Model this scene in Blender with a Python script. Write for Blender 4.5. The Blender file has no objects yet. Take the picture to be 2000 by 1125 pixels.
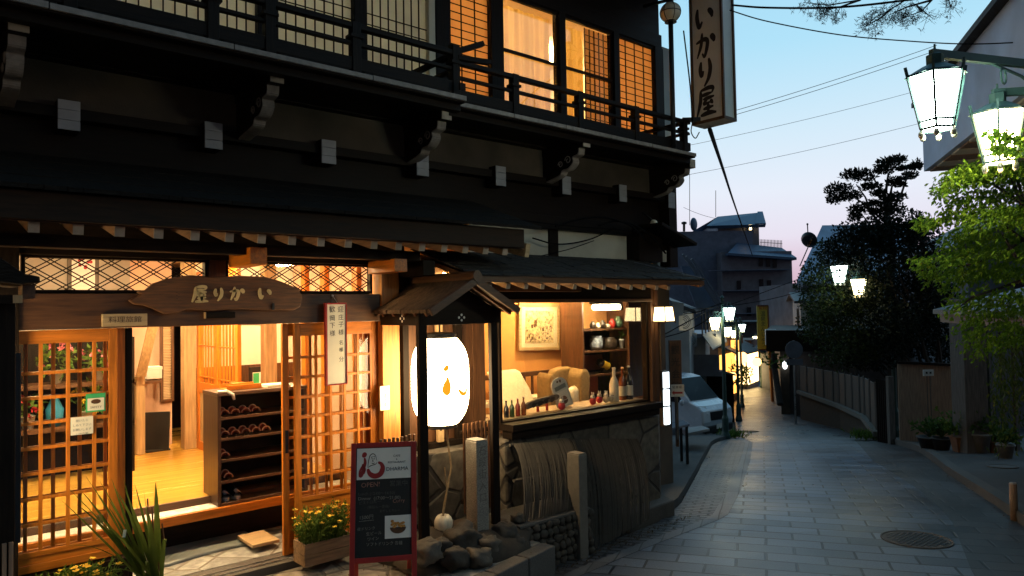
import bpy, bmesh, math, random
from mathutils import Vector, Matrix, noise as mnoise
C = bpy.context.scene.collection
SC = bpy.context.scene
# ------------------------------------------------------------------ camera
FPX, YAW, PIT, ROL, EYE = 1400.0, math.radians(49.3), math.radians(1.75), math.radians(-1.0), 1.9
_s, _c = math.sin(YAW), math.cos(YAW)
_M = Matrix(((_s, -_c, 0), (0, 0, -1), (_c, _s, 0)))
_Rx = Matrix(((1, 0, 0), (0, math.cos(PIT), math.sin(PIT)), (0, -math.sin(PIT), math.cos(PIT))))
_Rz = Matrix(((math.cos(ROL), -math.sin(ROL), 0), (math.sin(ROL), math.cos(ROL), 0), (0, 0, 1)))
W2C = _Rz @ _Rx @ _M                       # world -> camera (right, down, forward)
CAM = Vector((0, 0, EYE))
FW, RT = Vector((_c, _s, 0)), Vector((_s, -_c, 0))
cam = bpy.data.cameras.new('camera'); cam.sensor_width = 36; cam.lens = 36 * FPX / 2000
cam.clip_start = .05; cam.clip_end = 2000
camo = bpy.data.objects.new('camera', cam); C.objects.link(camo)
r0, r1, r2 = W2C[0], W2C[1], W2C[2]
camo.matrix_world = Matrix(((r0[0], -r1[0], -r2[0], 0), (r0[1], -r1[1], -r2[1], 0), (r0[2], -r1[2], -r2[2], EYE), (0, 0, 0, 1)))
SC.camera = camo
# ------------------------------------------------------------------ exposure, world (dusk sky), render
SC.view_settings.view_transform = 'Standard'; SC.view_settings.look = 'None'
SC.view_settings.exposure = 0; SC.view_settings.gamma = 1
SC.render.engine = 'CYCLES'
SC.cycles.max_bounces = 7; SC.cycles.diffuse_bounces = 3; SC.cycles.transparent_max_bounces = 12
SC.cycles.sample_clamp_indirect = 4; SC.cycles.use_light_tree = True
SC.cycles.caustics_reflective = False; SC.cycles.caustics_refractive = False
SC.cycles.use_denoising = True
world = bpy.data.worlds.new('World'); SC.world = world; world.use_nodes = True
wn, wl = world.node_tree.nodes, world.node_tree.links
wn.clear()
def _n(nodes, t, **k):
    n = nodes.new(t)
    for a, b in k.items(): setattr(n, a, b)
    return n
tc = _n(wn, 'ShaderNodeTexCoord'); sep = _n(wn, 'ShaderNodeSeparateXYZ'); wl.new(tc.outputs['Generated'], sep.inputs[0])
ramp = _n(wn, 'ShaderNodeValToRGB'); wl.new(sep.outputs[2], ramp.inputs[0])
el = ramp.color_ramp.elements
# after-sunset sky: rose band on the horizon, pale lavender above it, clear blue overhead
stops = [(0.0, (.56, .34, .42)), (.04, (.68, .48, .59)), (.09, (.78, .73, .84)), (.15, (.77, .82, .92)), (.22, (.64, .80, .92)), (.33, (.42, .73, .91)), (.5, (.32, .64, .86)), (1, (.12, .34, .62))]
el[0].position = 0; el[0].color = (*stops[0][1], 1)
el[1].position = 1; el[1].color = (*stops[-1][1], 1)
for p, c in stops[1:-1]:
    e = el.new(p); e.color = (*c, 1)
# brighter towards the sunset (down the street), dimmer on the opposite side
dotn = _n(wn, 'ShaderNodeVectorMath', operation='DOT_PRODUCT'); wl.new(tc.outputs['Generated'], dotn.inputs[0])
sun_az = (FW * .94 + RT * .34).normalized(); dotn.inputs[1].default_value = sun_az
mr = _n(wn, 'ShaderNodeMapRange', interpolation_type='SMOOTHSTEP'); wl.new(dotn.outputs['Value'], mr.inputs[0])
for i, v in zip((1, 2, 3, 4), (-.85, .9, .07, 1.05)): mr.inputs[i].default_value = v
bg = _n(wn, 'ShaderNodeBackground'); out = _n(wn, 'ShaderNodeOutputWorld')
wl.new(ramp.outputs[0], bg.inputs[0]); wl.new(mr.outputs[0], bg.inputs[1]); wl.new(bg.outputs[0], out.inputs[0])
# ------------------------------------------------------------------ picture point -> place in the world
def ray(px, py): return W2C.transposed() @ Vector(((px - 1000) / FPX, (py - 562.5) / FPX, 1))
def PX(px, py, X): d = ray(px, py); return CAM + d * (X / d.x)
def PY(px, py, Y): d = ray(px, py); return CAM + d * (Y / d.y)
def PZ(px, py, z): d = ray(px, py); return CAM + d * ((z - EYE) / d.z)
def PD(px, py, D): d = ray(px, py); return CAM + d * (D / d.dot(FW))
def RD(r, d, z=0): v = RT * r + FW * d; return Vector((v.x, v.y, z))
def interp(x, T):
    if x <= T[0][0]: return T[0][1]
    for (a, b), (c, d) in zip(T, T[1:]):
        if x <= c: return b + (d - b) * (x - a) / (c - a)
    return T[-1][1]
GT = [(-60, 2.2), (0, .1), (6, -.33), (8, -.42), (12, -.75), (17, -1.3), (20, -1.75), (30, -2.6), (50, -3.6), (60, -3.8), (900, -3.8)]
def G(d): return interp(d, GT)
def GP(r, d, off=0): return RD(r, d, G(d) + off)
# ------------------------------------------------------------------ materials
MATS = {}
def newmat(name):
    m = bpy.data.materials.new(name); m.use_nodes = True; MATS[name] = m
    nt = m.node_tree; nt.nodes.clear()
    return m, nt.nodes, nt.links
def mat(name, c, rough=.6, var=.25, scale=6, stretch=(1, 1, 1), bump=.15, bscale=None, metal=0, c2=None, spec=.5, detail=6, dirt=0, coat=0, speck=0):
    """noise-varied principled surface; stretch squeezes the noise along an axis (wood grain)"""
    m, N, L = newmat(name)
    o = _n(N, 'ShaderNodeOutputMaterial'); b = _n(N, 'ShaderNodeBsdfPrincipled'); L.new(b.outputs[0], o.inputs[0])
    t = _n(N, 'ShaderNodeTexCoord'); mp = _n(N, 'ShaderNodeMapping'); L.new(t.outputs['Object'], mp.inputs[0]); mp.inputs['Scale'].default_value = stretch
    nz = _n(N, 'ShaderNodeTexNoise'); L.new(mp.outputs[0], nz.inputs[0]); nz.inputs['Scale'].default_value = scale; nz.inputs['Detail'].default_value = detail; nz.inputs['Roughness'].default_value = .6
    r = _n(N, 'ShaderNodeValToRGB'); L.new(nz.outputs[0], r.inputs[0])
    a = Vector(c); k = Vector(c2) if c2 else a * (1 - var)
    r.color_ramp.elements[0].position = .32; r.color_ramp.elements[1].position = .68
    r.color_ramp.elements[0].color = (*k, 1); r.color_ramp.elements[1].color = (*(a * (1 + (0 if c2 else var * .5))), 1)
    col = r.outputs[0]
    if dirt:
        n2 = _n(N, 'ShaderNodeTexNoise'); L.new(t.outputs['Object'], n2.inputs[0]); n2.inputs['Scale'].default_value = 1.3; n2.inputs['Detail'].default_value = 8
        m2 = _n(N, 'ShaderNodeMapRange'); L.new(n2.outputs[0], m2.inputs[0])
        for i, v in zip((1, 2, 3, 4), (.35, .65, 1 - dirt, 1)): m2.inputs[i].default_value = v
        mx = _n(N, 'ShaderNodeMix', data_type='RGBA', blend_type='MULTIPLY'); mx.inputs[0].default_value = 1
        L.new(col, mx.inputs[6]); L.new(m2.outputs[0], mx.inputs[7]); col = mx.outputs[2]
    if speck:
        n3 = _n(N, 'ShaderNodeTexNoise'); L.new(t.outputs['Object'], n3.inputs[0]); n3.inputs['Scale'].default_value = 220; n3.inputs['Detail'].default_value = 2
        m3 = _n(N, 'ShaderNodeMapRange'); L.new(n3.outputs[0], m3.inputs[0])
        for i, v in zip((1, 2, 3, 4), (.35, .65, 1 - speck, 1 + speck * .4)): m3.inputs[i].default_value = v
        mx = _n(N, 'ShaderNodeMix', data_type='RGBA', blend_type='MULTIPLY'); mx.inputs[0].default_value = 1
        L.new(col, mx.inputs[6]); L.new(m3.outputs[0], mx.inputs[7]); col = mx.outputs[2]
    L.new(col, b.inputs['Base Color'])
    b.inputs['Metallic'].default_value = metal; b.inputs['Specular IOR Level'].default_value = spec
    if coat: b.inputs['Coat Weight'].default_value = coat; b.inputs['Coat Roughness'].default_value = .15
    rr = _n(N, 'ShaderNodeMapRange'); L.new(nz.outputs[0], rr.inputs[0])
    for i, v in zip((1, 2, 3, 4), (.3, .7, max(.03, rough - .1), min(1, rough + .1))): rr.inputs[i].default_value = v
    L.new(rr.outputs[0], b.inputs['Roughness'])
    if bump:
        bp = _n(N, 'ShaderNodeBump'); bp.inputs['Strength'].default_value = bump; bp.inputs['Distance'].default_value = .01
        if bscale:
            n4 = _n(N, 'ShaderNodeTexNoise'); L.new(mp.outputs[0], n4.inputs[0]); n4.inputs['Scale'].default_value = bscale; L.new(n4.outputs[0], bp.inputs['Height'])
        else: L.new(nz.outputs[0], bp.inputs['Height'])
        L.new(bp.outputs[0], b.inputs['Normal'])
    return m
def wood(name, c, axis='X', **k):
    if name.startswith('dark'): k.setdefault('spec', .12)
    st = {'X': (1.2, 14, 14), 'Y': (14, 1.2, 14), 'Z': (14, 14, 1.2)}[axis]
    k.setdefault('scale', 3.2); k.setdefault('bump', .25); k.setdefault('var', .5)
    return mat(name, c, stretch=st, **k)
def emit(name, c, s):
    m, N, L = newmat(name)
    o = _n(N, 'ShaderNodeOutputMaterial'); e = _n(N, 'ShaderNodeEmission'); e.inputs[0].default_value = (*c, 1); e.inputs[1].default_value = s
    L.new(e.outputs[0], o.inputs[0]); return m
def glass(name, tint=(.93, .95, .94), gl=1.0, rough=.02):
    m, N, L = newmat(name)
    o = _n(N, 'ShaderNodeOutputMaterial'); t = _n(N, 'ShaderNodeBsdfTransparent'); t.inputs[0].default_value = (*tint, 1)
    g = _n(N, 'ShaderNodeBsdfGlossy'); g.inputs['Roughness'].default_value = rough
    f = _n(N, 'ShaderNodeFresnel'); f.inputs[0].default_value = 1.5
    mm = _n(N, 'ShaderNodeMath', operation='MULTIPLY'); L.new(f.outputs[0], mm.inputs[0]); mm.inputs[1].default_value = gl
    x = _n(N, 'ShaderNodeMixShader'); L.new(mm.outputs[0], x.inputs[0]); L.new(t.outputs[0], x.inputs[1]); L.new(g.outputs[0], x.inputs[2]); L.new(x.outputs[0], o.inputs[0])
    return m
def paper(name, c, trans=.7, var=.12, scale=5, stretch=(1, 1, 1)):
    """cloth or paper that lets light from behind through"""
    m, N, L = newmat(name)
    o = _n(N, 'ShaderNodeOutputMaterial'); d = _n(N, 'ShaderNodeBsdfDiffuse'); t = _n(N, 'ShaderNodeBsdfTranslucent')
    tcn = _n(N, 'ShaderNodeTexCoord'); mp = _n(N, 'ShaderNodeMapping'); mp.inputs['Scale'].default_value = stretch; L.new(tcn.outputs['Object'], mp.inputs[0])
    nz = _n(N, 'ShaderNodeTexNoise'); L.new(mp.outputs[0], nz.inputs[0]); nz.inputs['Scale'].default_value = scale; nz.inputs['Detail'].default_value = 5
    r = _n(N, 'ShaderNodeValToRGB'); L.new(nz.outputs[0], r.inputs[0]); a = Vector(c)
    r.color_ramp.elements[0].position = .3; r.color_ramp.elements[1].position = .7
    r.color_ramp.elements[0].color = (*(a * (1 - var)), 1); r.color_ramp.elements[1].color = (*a, 1)
    L.new(r.outputs[0], d.inputs[0]); L.new(r.outputs[0], t.inputs[0])
    x = _n(N, 'ShaderNodeMixShader'); x.inputs[0].default_value = trans; L.new(d.outputs[0], x.inputs[1]); L.new(t.outputs[0], x.inputs[2]); L.new(x.outputs[0], o.inputs[0])
    return m
def leafmat(name, c, c2, trans=.35):
    m, N, L = newmat(name)
    o = _n(N, 'ShaderNodeOutputMaterial'); b = _n(N, 'ShaderNodeBsdfPrincipled'); t = _n(N, 'ShaderNodeBsdfTranslucent')
    tcn = _n(N, 'ShaderNodeTexCoord'); nz = _n(N, 'ShaderNodeTexNoise'); L.new(tcn.outputs['Object'], nz.inputs[0]); nz.inputs['Scale'].default_value = 9
    g = _n(N, 'ShaderNodeNewGeometry'); ad = _n(N, 'ShaderNodeMath', operation='ADD'); ml = _n(N, 'ShaderNodeMath', operation='MULTIPLY')
    L.new(g.outputs['Random Per Island'], ml.inputs[0]); ml.inputs[1].default_value = .5; L.new(nz.outputs[0], ad.inputs[0]); L.new(ml.outputs[0], ad.inputs[1])
    r = _n(N, 'ShaderNodeValToRGB'); L.new(ad.outputs[0], r.inputs[0])
    r.color_ramp.elements[0].position = .35; r.color_ramp.elements[1].position = 1.0
    r.color_ramp.elements[0].color = (*c, 1); r.color_ramp.elements[1].color = (*c2, 1)
    L.new(r.outputs[0], b.inputs['Base Color']); L.new(r.outputs[0], t.inputs[0]); b.inputs['Roughness'].default_value = .6; b.inputs['Specular IOR Level'].default_value = .12
    x = _n(N, 'ShaderNodeMixShader'); x.inputs[0].default_value = trans; L.new(b.outputs[0], x.inputs[1]); L.new(t.outputs[0], x.inputs[2]); L.new(x.outputs[0], o.inputs[0])
    return m
def strips(name, c, var=.55, rough=.75):
    m, N, L = newmat(name)
    o = _n(N, 'ShaderNodeOutputMaterial'); b = _n(N, 'ShaderNodeBsdfPrincipled'); L.new(b.outputs[0], o.inputs[0])
    g = _n(N, 'ShaderNodeNewGeometry'); t = _n(N, 'ShaderNodeTexCoord'); nz = _n(N, 'ShaderNodeTexNoise'); L.new(t.outputs['Object'], nz.inputs[0]); nz.inputs['Scale'].default_value = 7; nz.inputs['Detail'].default_value = 8
    ad = _n(N, 'ShaderNodeMath', operation='ADD'); L.new(g.outputs['Random Per Island'], ad.inputs[0]); L.new(nz.outputs[0], ad.inputs[1])
    r = _n(N, 'ShaderNodeValToRGB'); L.new(ad.outputs[0], r.inputs[0]); r.color_ramp.elements[0].position = .3; r.color_ramp.elements[1].position = 1.3 / 1.35; a = Vector(c)
    r.color_ramp.elements[0].color = (*(a * (1 - var)), 1); r.color_ramp.elements[1].color = (*(a * (1 + var)), 1)
    L.new(r.outputs[0], b.inputs['Base Color']); b.inputs['Roughness'].default_value = rough; b.inputs['Specular IOR Level'].default_value = .25
    return m
def blocks(name, c, mortar, bw, bh, msize=.02, var=.35, rough=.5, bump=.5, offset=.5, use_uv=True, spec=.5, bias=0, rough2=None):
    """paving: brick pattern over UVs in metres, each block its own tone, worn and stained"""
    m, N, L = newmat(name)
    o = _n(N, 'ShaderNodeOutputMaterial'); b = _n(N, 'ShaderNodeBsdfPrincipled'); L.new(b.outputs[0], o.inputs[0])
    t = _n(N, 'ShaderNodeTexCoord')
    wz = _n(N, 'ShaderNodeTexNoise'); wz.inputs['Scale'].default_value = 2.2; L.new(t.outputs['UV'], wz.inputs[0])
    wa = _n(N, 'ShaderNodeVectorMath', operation='MULTIPLY_ADD'); L.new(wz.outputs['Color'], wa.inputs[0]); wa.inputs[1].default_value = (.025, .025, 0); L.new(t.outputs['UV'], wa.inputs[2])
    br = _n(N, 'ShaderNodeTexBrick'); L.new(wa.outputs[0], br.inputs[0]); br.offset = offset
    a = Vector(c)
    br.inputs['Color1'].default_value = (*(a * (1 - var)), 1); br.inputs['Color2'].default_value = (*(a * (1 + var)), 1); br.inputs['Mortar'].default_value = (*mortar, 1)
    br.inputs['Scale'].default_value = 1; br.inputs['Mortar Size'].default_value = msize; br.inputs['Brick Width'].default_value = bw; br.inputs['Row Height'].default_value = bh; br.inputs['Bias'].default_value = bias
    br.inputs['Mortar Smooth'].default_value = .3
    nz = _n(N, 'ShaderNodeTexNoise'); L.new(t.outputs['UV'], nz.inputs[0]); nz.inputs['Scale'].default_value = .8; nz.inputs['Detail'].default_value = 9; nz.inputs['Roughness'].default_value = .65
    mr2 = _n(N, 'ShaderNodeMapRange'); L.new(nz.outputs[0], mr2.inputs[0])
    for i, v in zip((1, 2, 3, 4), (.32, .68, .42, 1.38)): mr2.inputs[i].default_value = v
    mx = _n(N, 'ShaderNodeMix', data_type='RGBA', blend_type='MULTIPLY'); mx.inputs[0].default_value = 1; L.new(br.outputs[0], mx.inputs[6]); L.new(mr2.outputs[0], mx.inputs[7])
    n3 = _n(N, 'ShaderNodeTexNoise'); L.new(t.outputs['UV'], n3.inputs[0]); n3.inputs['Scale'].default_value = 60; n3.inputs['Detail'].default_value = 4
    m3 = _n(N, 'ShaderNodeMapRange'); L.new(n3.outputs[0], m3.inputs[0])
    for i, v in zip((1, 2, 3, 4), (.3, .7, .75, 1.2)): m3.inputs[i].default_value = v
    my = _n(N, 'ShaderNodeMix', data_type='RGBA', blend_type='MULTIPLY'); my.inputs[0].default_value = 1; L.new(mx.outputs[2], my.inputs[6]); L.new(m3.outputs[0], my.inputs[7])
    L.new(my.outputs[2], b.inputs['Base Color']); b.inputs['Specular IOR Level'].default_value = spec
    rr = _n(N, 'ShaderNodeMapRange'); L.new(nz.outputs[0], rr.inputs[0])
    for i, v in zip((1, 2, 3, 4), (.3, .7, rough - .1, (rough2 or rough) + .12)): rr.inputs[i].default_value = v
    L.new(rr.outputs[0], b.inputs['Roughness'])
    h = _n(N, 'ShaderNodeMath', operation='MULTIPLY_ADD'); L.new(br.outputs['Fac'], h.inputs[0]); h.inputs[1].default_value = -1.0
    hs = _n(N, 'ShaderNodeMath', operation='MULTIPLY'); L.new(n3.outputs[0], hs.inputs[0]); hs.inputs[1].default_value = .25; L.new(hs.outputs[0], h.inputs[2])
    bp = _n(N, 'ShaderNodeBump'); bp.inputs['Strength'].default_value = bump; bp.inputs['Distance'].default_value = .012; L.new(h.outputs[0], bp.inputs['Height']); L.new(bp.outputs[0], b.inputs['Normal'])
    return m
def cells(name, c, joint, scale=3, var=.4, rough=.7, bump=.8, jw=.05, obj=True):
    """irregular stones: voronoi cells with sunken joints"""
    m, N, L = newmat(name)
    o = _n(N, 'ShaderNodeOutputMaterial'); b = _n(N, 'ShaderNodeBsdfPrincipled'); L.new(b.outputs[0], o.inputs[0])
    t = _n(N, 'ShaderNodeTexCoord'); src = t.outputs['Object' if obj else 'UV']
    v1 = _n(N, 'ShaderNodeTexVoronoi'); L.new(src, v1.inputs[0]); v1.inputs['Scale'].default_value = scale
    v2 = _n(N, 'ShaderNodeTexVoronoi', feature='DISTANCE_TO_EDGE'); L.new(src, v2.inputs[0]); v2.inputs['Scale'].default_value = scale
    sx = _n(N, 'ShaderNodeSeparateColor'); L.new(v1.outputs['Color'], sx.inputs[0])
    r = _n(N, 'ShaderNodeValToRGB'); L.new(sx.outputs[0], r.inputs[0]); a = Vector(c)
    r.color_ramp.elements[0].color = (*(a * (1 - var)), 1); r.color_ramp.elements[1].color = (*(a * (1 + var)), 1)
    nz = _n(N, 'ShaderNodeTexNoise'); L.new(src, nz.inputs[0]); nz.inputs['Scale'].default_value = 14; nz.inputs['Detail'].default_value = 8
    mr2 = _n(N, 'ShaderNodeMapRange'); L.new(nz.outputs[0], mr2.inputs[0])
    for i, v in zip((1, 2, 3, 4), (.3, .7, .6, 1.3)): mr2.inputs[i].default_value = v
    mx = _n(N, 'ShaderNodeMix', data_type='RGBA', blend_type='MULTIPLY'); mx.inputs[0].default_value = 1; L.new(r.outputs[0], mx.inputs[6]); L.new(mr2.outputs[0], mx.inputs[7])
    e = _n(N, 'ShaderNodeMapRange'); L.new(v2.outputs[0], e.inputs[0])
    for i, v in zip((1, 2, 3, 4), (jw * .5, jw, 0, 1)): e.inputs[i].default_value = v
    my = _n(N, 'ShaderNodeMix', data_type='RGBA'); L.new(e.outputs[0], my.inputs[0]); my.inputs[6].default_value = (*joint, 1); L.new(mx.outputs[2], my.inputs[7])
    L.new(my.outputs[2], b.inputs['Base Color']); b.inputs['Roughness'].default_value = rough
    ad = _n(N, 'ShaderNodeMath', operation='MULTIPLY_ADD'); L.new(nz.outputs[0], ad.inputs[0]); ad.inputs[1].default_value = .5; L.new(e.outputs[0], ad.inputs[2])
    bp = _n(N, 'ShaderNodeBump'); bp.inputs['Strength'].default_value = bump; bp.inputs['Distance'].default_value = .02; L.new(ad.outputs[0], bp.inputs['Height']); L.new(bp.outputs[0], b.inputs['Normal'])
    return m
# ------------------------------------------------------------------ mesh builder
WO = {}
class MB:
    def __init__(s): s.v = []; s.f = []; s.uv = None
    def box(s, x0, x1, y0, y1, z0, z1):
        i = len(s.v)
        s.v += [Vector(p) for p in ((x0, y0, z0), (x1, y0, z0), (x1, y1, z0), (x0, y1, z0), (x0, y0, z1), (x1, y0, z1), (x1, y1, z1), (x0, y1, z1))]
        s.f += [tuple(i + k for k in q) for q in ((0, 3, 2, 1), (4, 5, 6, 7), (0, 1, 5, 4), (1, 2, 6, 5), (2, 3, 7, 6), (3, 0, 4, 7))]
        return s
    def mbox(s, M, sx, sy, sz):
        """box of size sx,sy,sz centred at the origin of matrix M"""
        i = len(s.v); a, b, c = sx / 2, sy / 2, sz / 2
        s.v += [M @ Vector(p) for p in ((-a, -b, -c), (a, -b, -c), (a, b, -c), (-a, b, -c), (-a, -b, c), (a, -b, c), (a, b, c), (-a, b, c))]
        s.f += [tuple(i + k for k in q) for q in ((0, 3, 2, 1), (4, 5, 6, 7), (0, 1, 5, 4), (1, 2, 6, 5), (2, 3, 7, 6), (3, 0, 4, 7))]
        return s
    def bar(s, p, q, w, h, up=(0, 0, 1)):
        """rectangular bar p->q, w wide (sideways) and h high (along up)"""
        p, q = Vector(p), Vector(q); d = (q - p); L = d.length; d.normalize()
        u = Vector(up); sd = d.cross(u)
        if sd.length < 1e-4: sd = d.cross(Vector((1, 0, 0)))
        sd.normalize(); u = sd.cross(d)
        M = Matrix.Translation((p + q) / 2) @ Matrix((sd, d, u)).transposed().to_4x4()
        return s.mbox(M, w, L, h)
    def tube(s, pts, r, n=8, r2=None, cap=True):
        pts = [Vector(p) for p in pts]; m = len(pts); i0 = len(s.v)
        pu = None
        for k, p in enumerate(pts):
            d = (pts[min(k + 1, m - 1)] - pts[max(k - 1, 0)]); d = d.normalized() if d.length > 1e-9 else Vector((0, 0, 1))
            if pu is None: pu = d.orthogonal()
            u = pu - d * pu.dot(d)
            u = u.normalized() if u.length > 1e-6 else d.orthogonal().normalized()
            pu = u; w = d.cross(u)
            rr = (r[k] if isinstance(r, (list, tuple)) else (r if r2 is None else r + (r2 - r) * k / (m - 1)))
            for j in range(n):
                a = 2 * math.pi * j / n; s.v.append(p + (u * math.cos(a) + w * math.sin(a)) * rr)
        for k in range(m - 1):
            for j in range(n):
                a = i0 + k * n + j; b = i0 + k * n + (j + 1) % n; s.f.append((a, b, b + n, a + n))
        if cap:
            s.f.append(tuple(i0 + j for j in range(n))[::-1]); s.f.append(tuple(i0 + (m - 1) * n + j for j in range(n)))
        return s
    def lathe(s, c, prof, n=16, cap=True, M=None):
        c = Vector(c); i0 = len(s.v); m = len(prof)
        for r, z in prof:
            for j in range(n):
                a = 2 * math.pi * j / n; q = Vector((r * math.cos(a), r * math.sin(a), z)); s.v.append((M @ q if M else q) + c)
        for k in range(m - 1):
            for j in range(n):
                a = i0 + k * n + j; b = i0 + k * n + (j + 1) % n; s.f.append((a, b, b + n, a + n))
        if cap: s.f.append(tuple(i0 + j for j in range(n))[::-1]); s.f.append(tuple(i0 + (m - 1) * n + j for j in range(n)))
        return s
    def prism(s, pts, ex):
        """closed outline (3-D points) swept by the vector ex"""
        ex = Vector(ex); pts = [Vector(p) for p in pts]; i = len(s.v); n = len(pts)
        s.v += pts + [p + ex for p in pts]
        s.f.append(tuple(range(i, i + n))[::-1]); s.f.append(tuple(range(i + n, i + 2 * n)))
        for k in range(n): s.f.append((i + k, i + (k + 1) % n, i + n + (k + 1) % n, i + n + k))
        return s
    def poly(s, *pts):
        i = len(s.v); s.v += [Vector(p) for p in pts]; s.f.append(tuple(range(i, i + len(pts)))); return s
    def grid(s, fn, nu, nv):
        i = len(s.v)
        for a in range(nu + 1):
            for b in range(nv + 1): s.v.append(Vector(fn(a / nu, b / nv)))
        for a in range(nu):
            for b in range(nv):
                k = i + a * (nv + 1) + b; s.f.append((k, k + 1, k + nv + 2, k + nv + 1))
        return s
    def blob(s, c, rx, ry, rz, rough=.15, seed=0, nu=14, nv=9, sq=1.0):
        """a rounded lump (stone, fruit) with an uneven surface"""
        c = Vector(c); i = len(s.v); off = Vector((seed * 3.7, seed * 1.3, seed * 2.1))
        for b in range(nv + 1):
            th = math.pi * b / nv
            for a in range(nu):
                ph = 2 * math.pi * a / nu
                p = Vector((math.sin(th) * math.cos(ph), math.sin(th) * math.sin(ph), math.cos(th)))
                q = Vector([math.copysign(abs(t) ** sq, t) for t in p])
                k = 1 + rough * mnoise.noise(p * 1.7 + off) * 1.6 + rough * .5 * mnoise.noise(p * 4 + off) + rough * .22 * mnoise.noise(p * 10 + off)
                s.v.append(c + Vector((q.x * rx, q.y * ry, q.z * rz)) * k)
        for b in range(nv):
            for a in range(nu):
                p = i + b * nu + a; q = i + b * nu + (a + 1) % nu; s.f.append((p, p + nu, q + nu, q))
        return s
    SPLIT = {'rail': 'rail', 'side_panel': 'side_panel', 'interior_post': 'interior_post', 'hall_wall': 'hall_wall', 'cafe_wall': 'cafe_wall', 'room_wall': 'room_wall', 'outer_wall': 'outer_wall', 'side_wall': 'side_wall', 'posts': 'post', 'legs': 'leg', 'feet': 'foot', 'shelves': 'shelf', 'wing': 'wing', 'panel_frame': 'panel_frame', 'rail_end': 'rail_end', 'eyes': 'eye', 'support': 'support', 'cross_rail': 'cross_rail', 'cross_bar': 'cross_bar', 'wall_slot': 'wall_slot', 'dark_squares': 'dark_square', 'spindles': 'spindle', 'rafters': 'rafter', 'drops': 'drop', 'stakes': 'stake', 'wiper': 'wiper', 'side_window': 'side_window', 'balcony_slab': 'balcony_slab', 'eave_beam': 'eave_beam', 'upper_panel': 'upper_panel', 'board': 'board', 'dormer': 'dormer', 'stake': 'stake', 'window': 'window', 'rust_square': 'rust_square', 'stems': 'stem', 'ring': 'ring', 'hook': 'hook', 'trim': 'trim', 'drip': 'drip', 'handle': 'handle'}
    def build(s, name, m, parent=None, bevel=0, smooth=False, recalc=True, origin=None, sub=0):
        if parent is not None and name in s.SPLIT and len(s.v) < 4000:
            par = list(range(len(s.v)))
            def fd(a):
                while par[a] != a: par[a] = par[par[a]]; a = par[a]
                return a
            for f in s.f:
                for q in f[1:]: par[fd(q)] = fd(f[0])
            isl = {}
            for k in range(len(s.v)): isl.setdefault(fd(k), []).append(k)
            if 1 < len(isl) <= 40:
                o = None
                for ids in isl.values():
                    mp = {k: j for j, k in enumerate(ids)}; b = MB(); b.v = [s.v[k] for k in ids]; b.f = [tuple(mp[q] for q in f) for f in s.f if f[0] in mp]
                    o = MB._build(b, s.SPLIT[name], m, parent, bevel, smooth, recalc, origin, sub)
                return o
            name = s.SPLIT[name]
        return MB._build(s, name, m, parent, bevel, smooth, recalc, origin, sub)
    def _build(s, name, m, parent=None, bevel=0, smooth=False, recalc=True, origin=None, sub=0):
        me = bpy.data.meshes.new(name)
        if parent is not None: o0 = WO[parent]
        elif origin is not None: o0 = Vector(origin)
        else:
            xs = [[p[k] for p in s.v] for k in range(3)]
            o0 = Vector(((min(xs[0]) + max(xs[0])) / 2, (min(xs[1]) + max(xs[1])) / 2, min(xs[2])))
        me.from_pydata([p - o0 for p in s.v], [], s.f)
        if s.uv: 
            ul = me.uv_layers.new(name='UVMap')
            for lp in me.loops: ul.data[lp.index].uv = s.uv[lp.vertex_index]
        if recalc:
            bm = bmesh.new(); bm.from_mesh(me); bmesh.ops.recalc_face_normals(bm, faces=bm.faces); bm.to_mesh(me); bm.free()
        if isinstance(m, str): m = MATS[m]
        me.materials.append(m)
        if smooth: me.polygons.foreach_set('use_smooth', [True] * len(me.polygons))
        me.update()
        o = bpy.data.objects.new(name, me); C.objects.link(o)
        if parent is not None: o.parent = parent; WO[o] = o0
        else: o.location = o0; WO[o] = o0
        if bevel:
            b = o.modifiers.new('bevel', 'BEVEL'); b.width = bevel; b.segments = 2; b.limit_method = 'ANGLE'; b.harden_normals = False
        if sub:
            b = o.modifiers.new('sub', 'SUBSURF'); b.levels = sub; b.render_levels = sub
        return o
def tag(o, label=None, cat=None, group=None, kind=None):
    if label: o['label'] = label
    if cat: o['category'] = cat
    if group: o['group'] = group
    if kind: o['kind'] = kind
    return o
def thing(name, label, cat, loc, group=None):
    o = bpy.data.objects.new(name, None); C.objects.link(o); o.location = loc; WO[o] = Vector(loc); o.empty_display_size = .1
    return tag(o, label, cat, group)
def dup(src, loc, rotz=None, label=None, scale=None):
    r = src.copy(); C.objects.link(r); r.location = loc; WO[r] = Vector(loc)
    if rotz is not None: r.rotation_euler = (0, 0, rotz)
    if scale: r.scale = scale if isinstance(scale, (tuple, list)) else (scale,) * 3
    if label: r['label'] = label
    for ch in list(src.children):
        c = ch.copy(); C.objects.link(c); c.parent = r
        for g in list(ch.children):
            d = g.copy(); C.objects.link(d); d.parent = c
    return r
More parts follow.
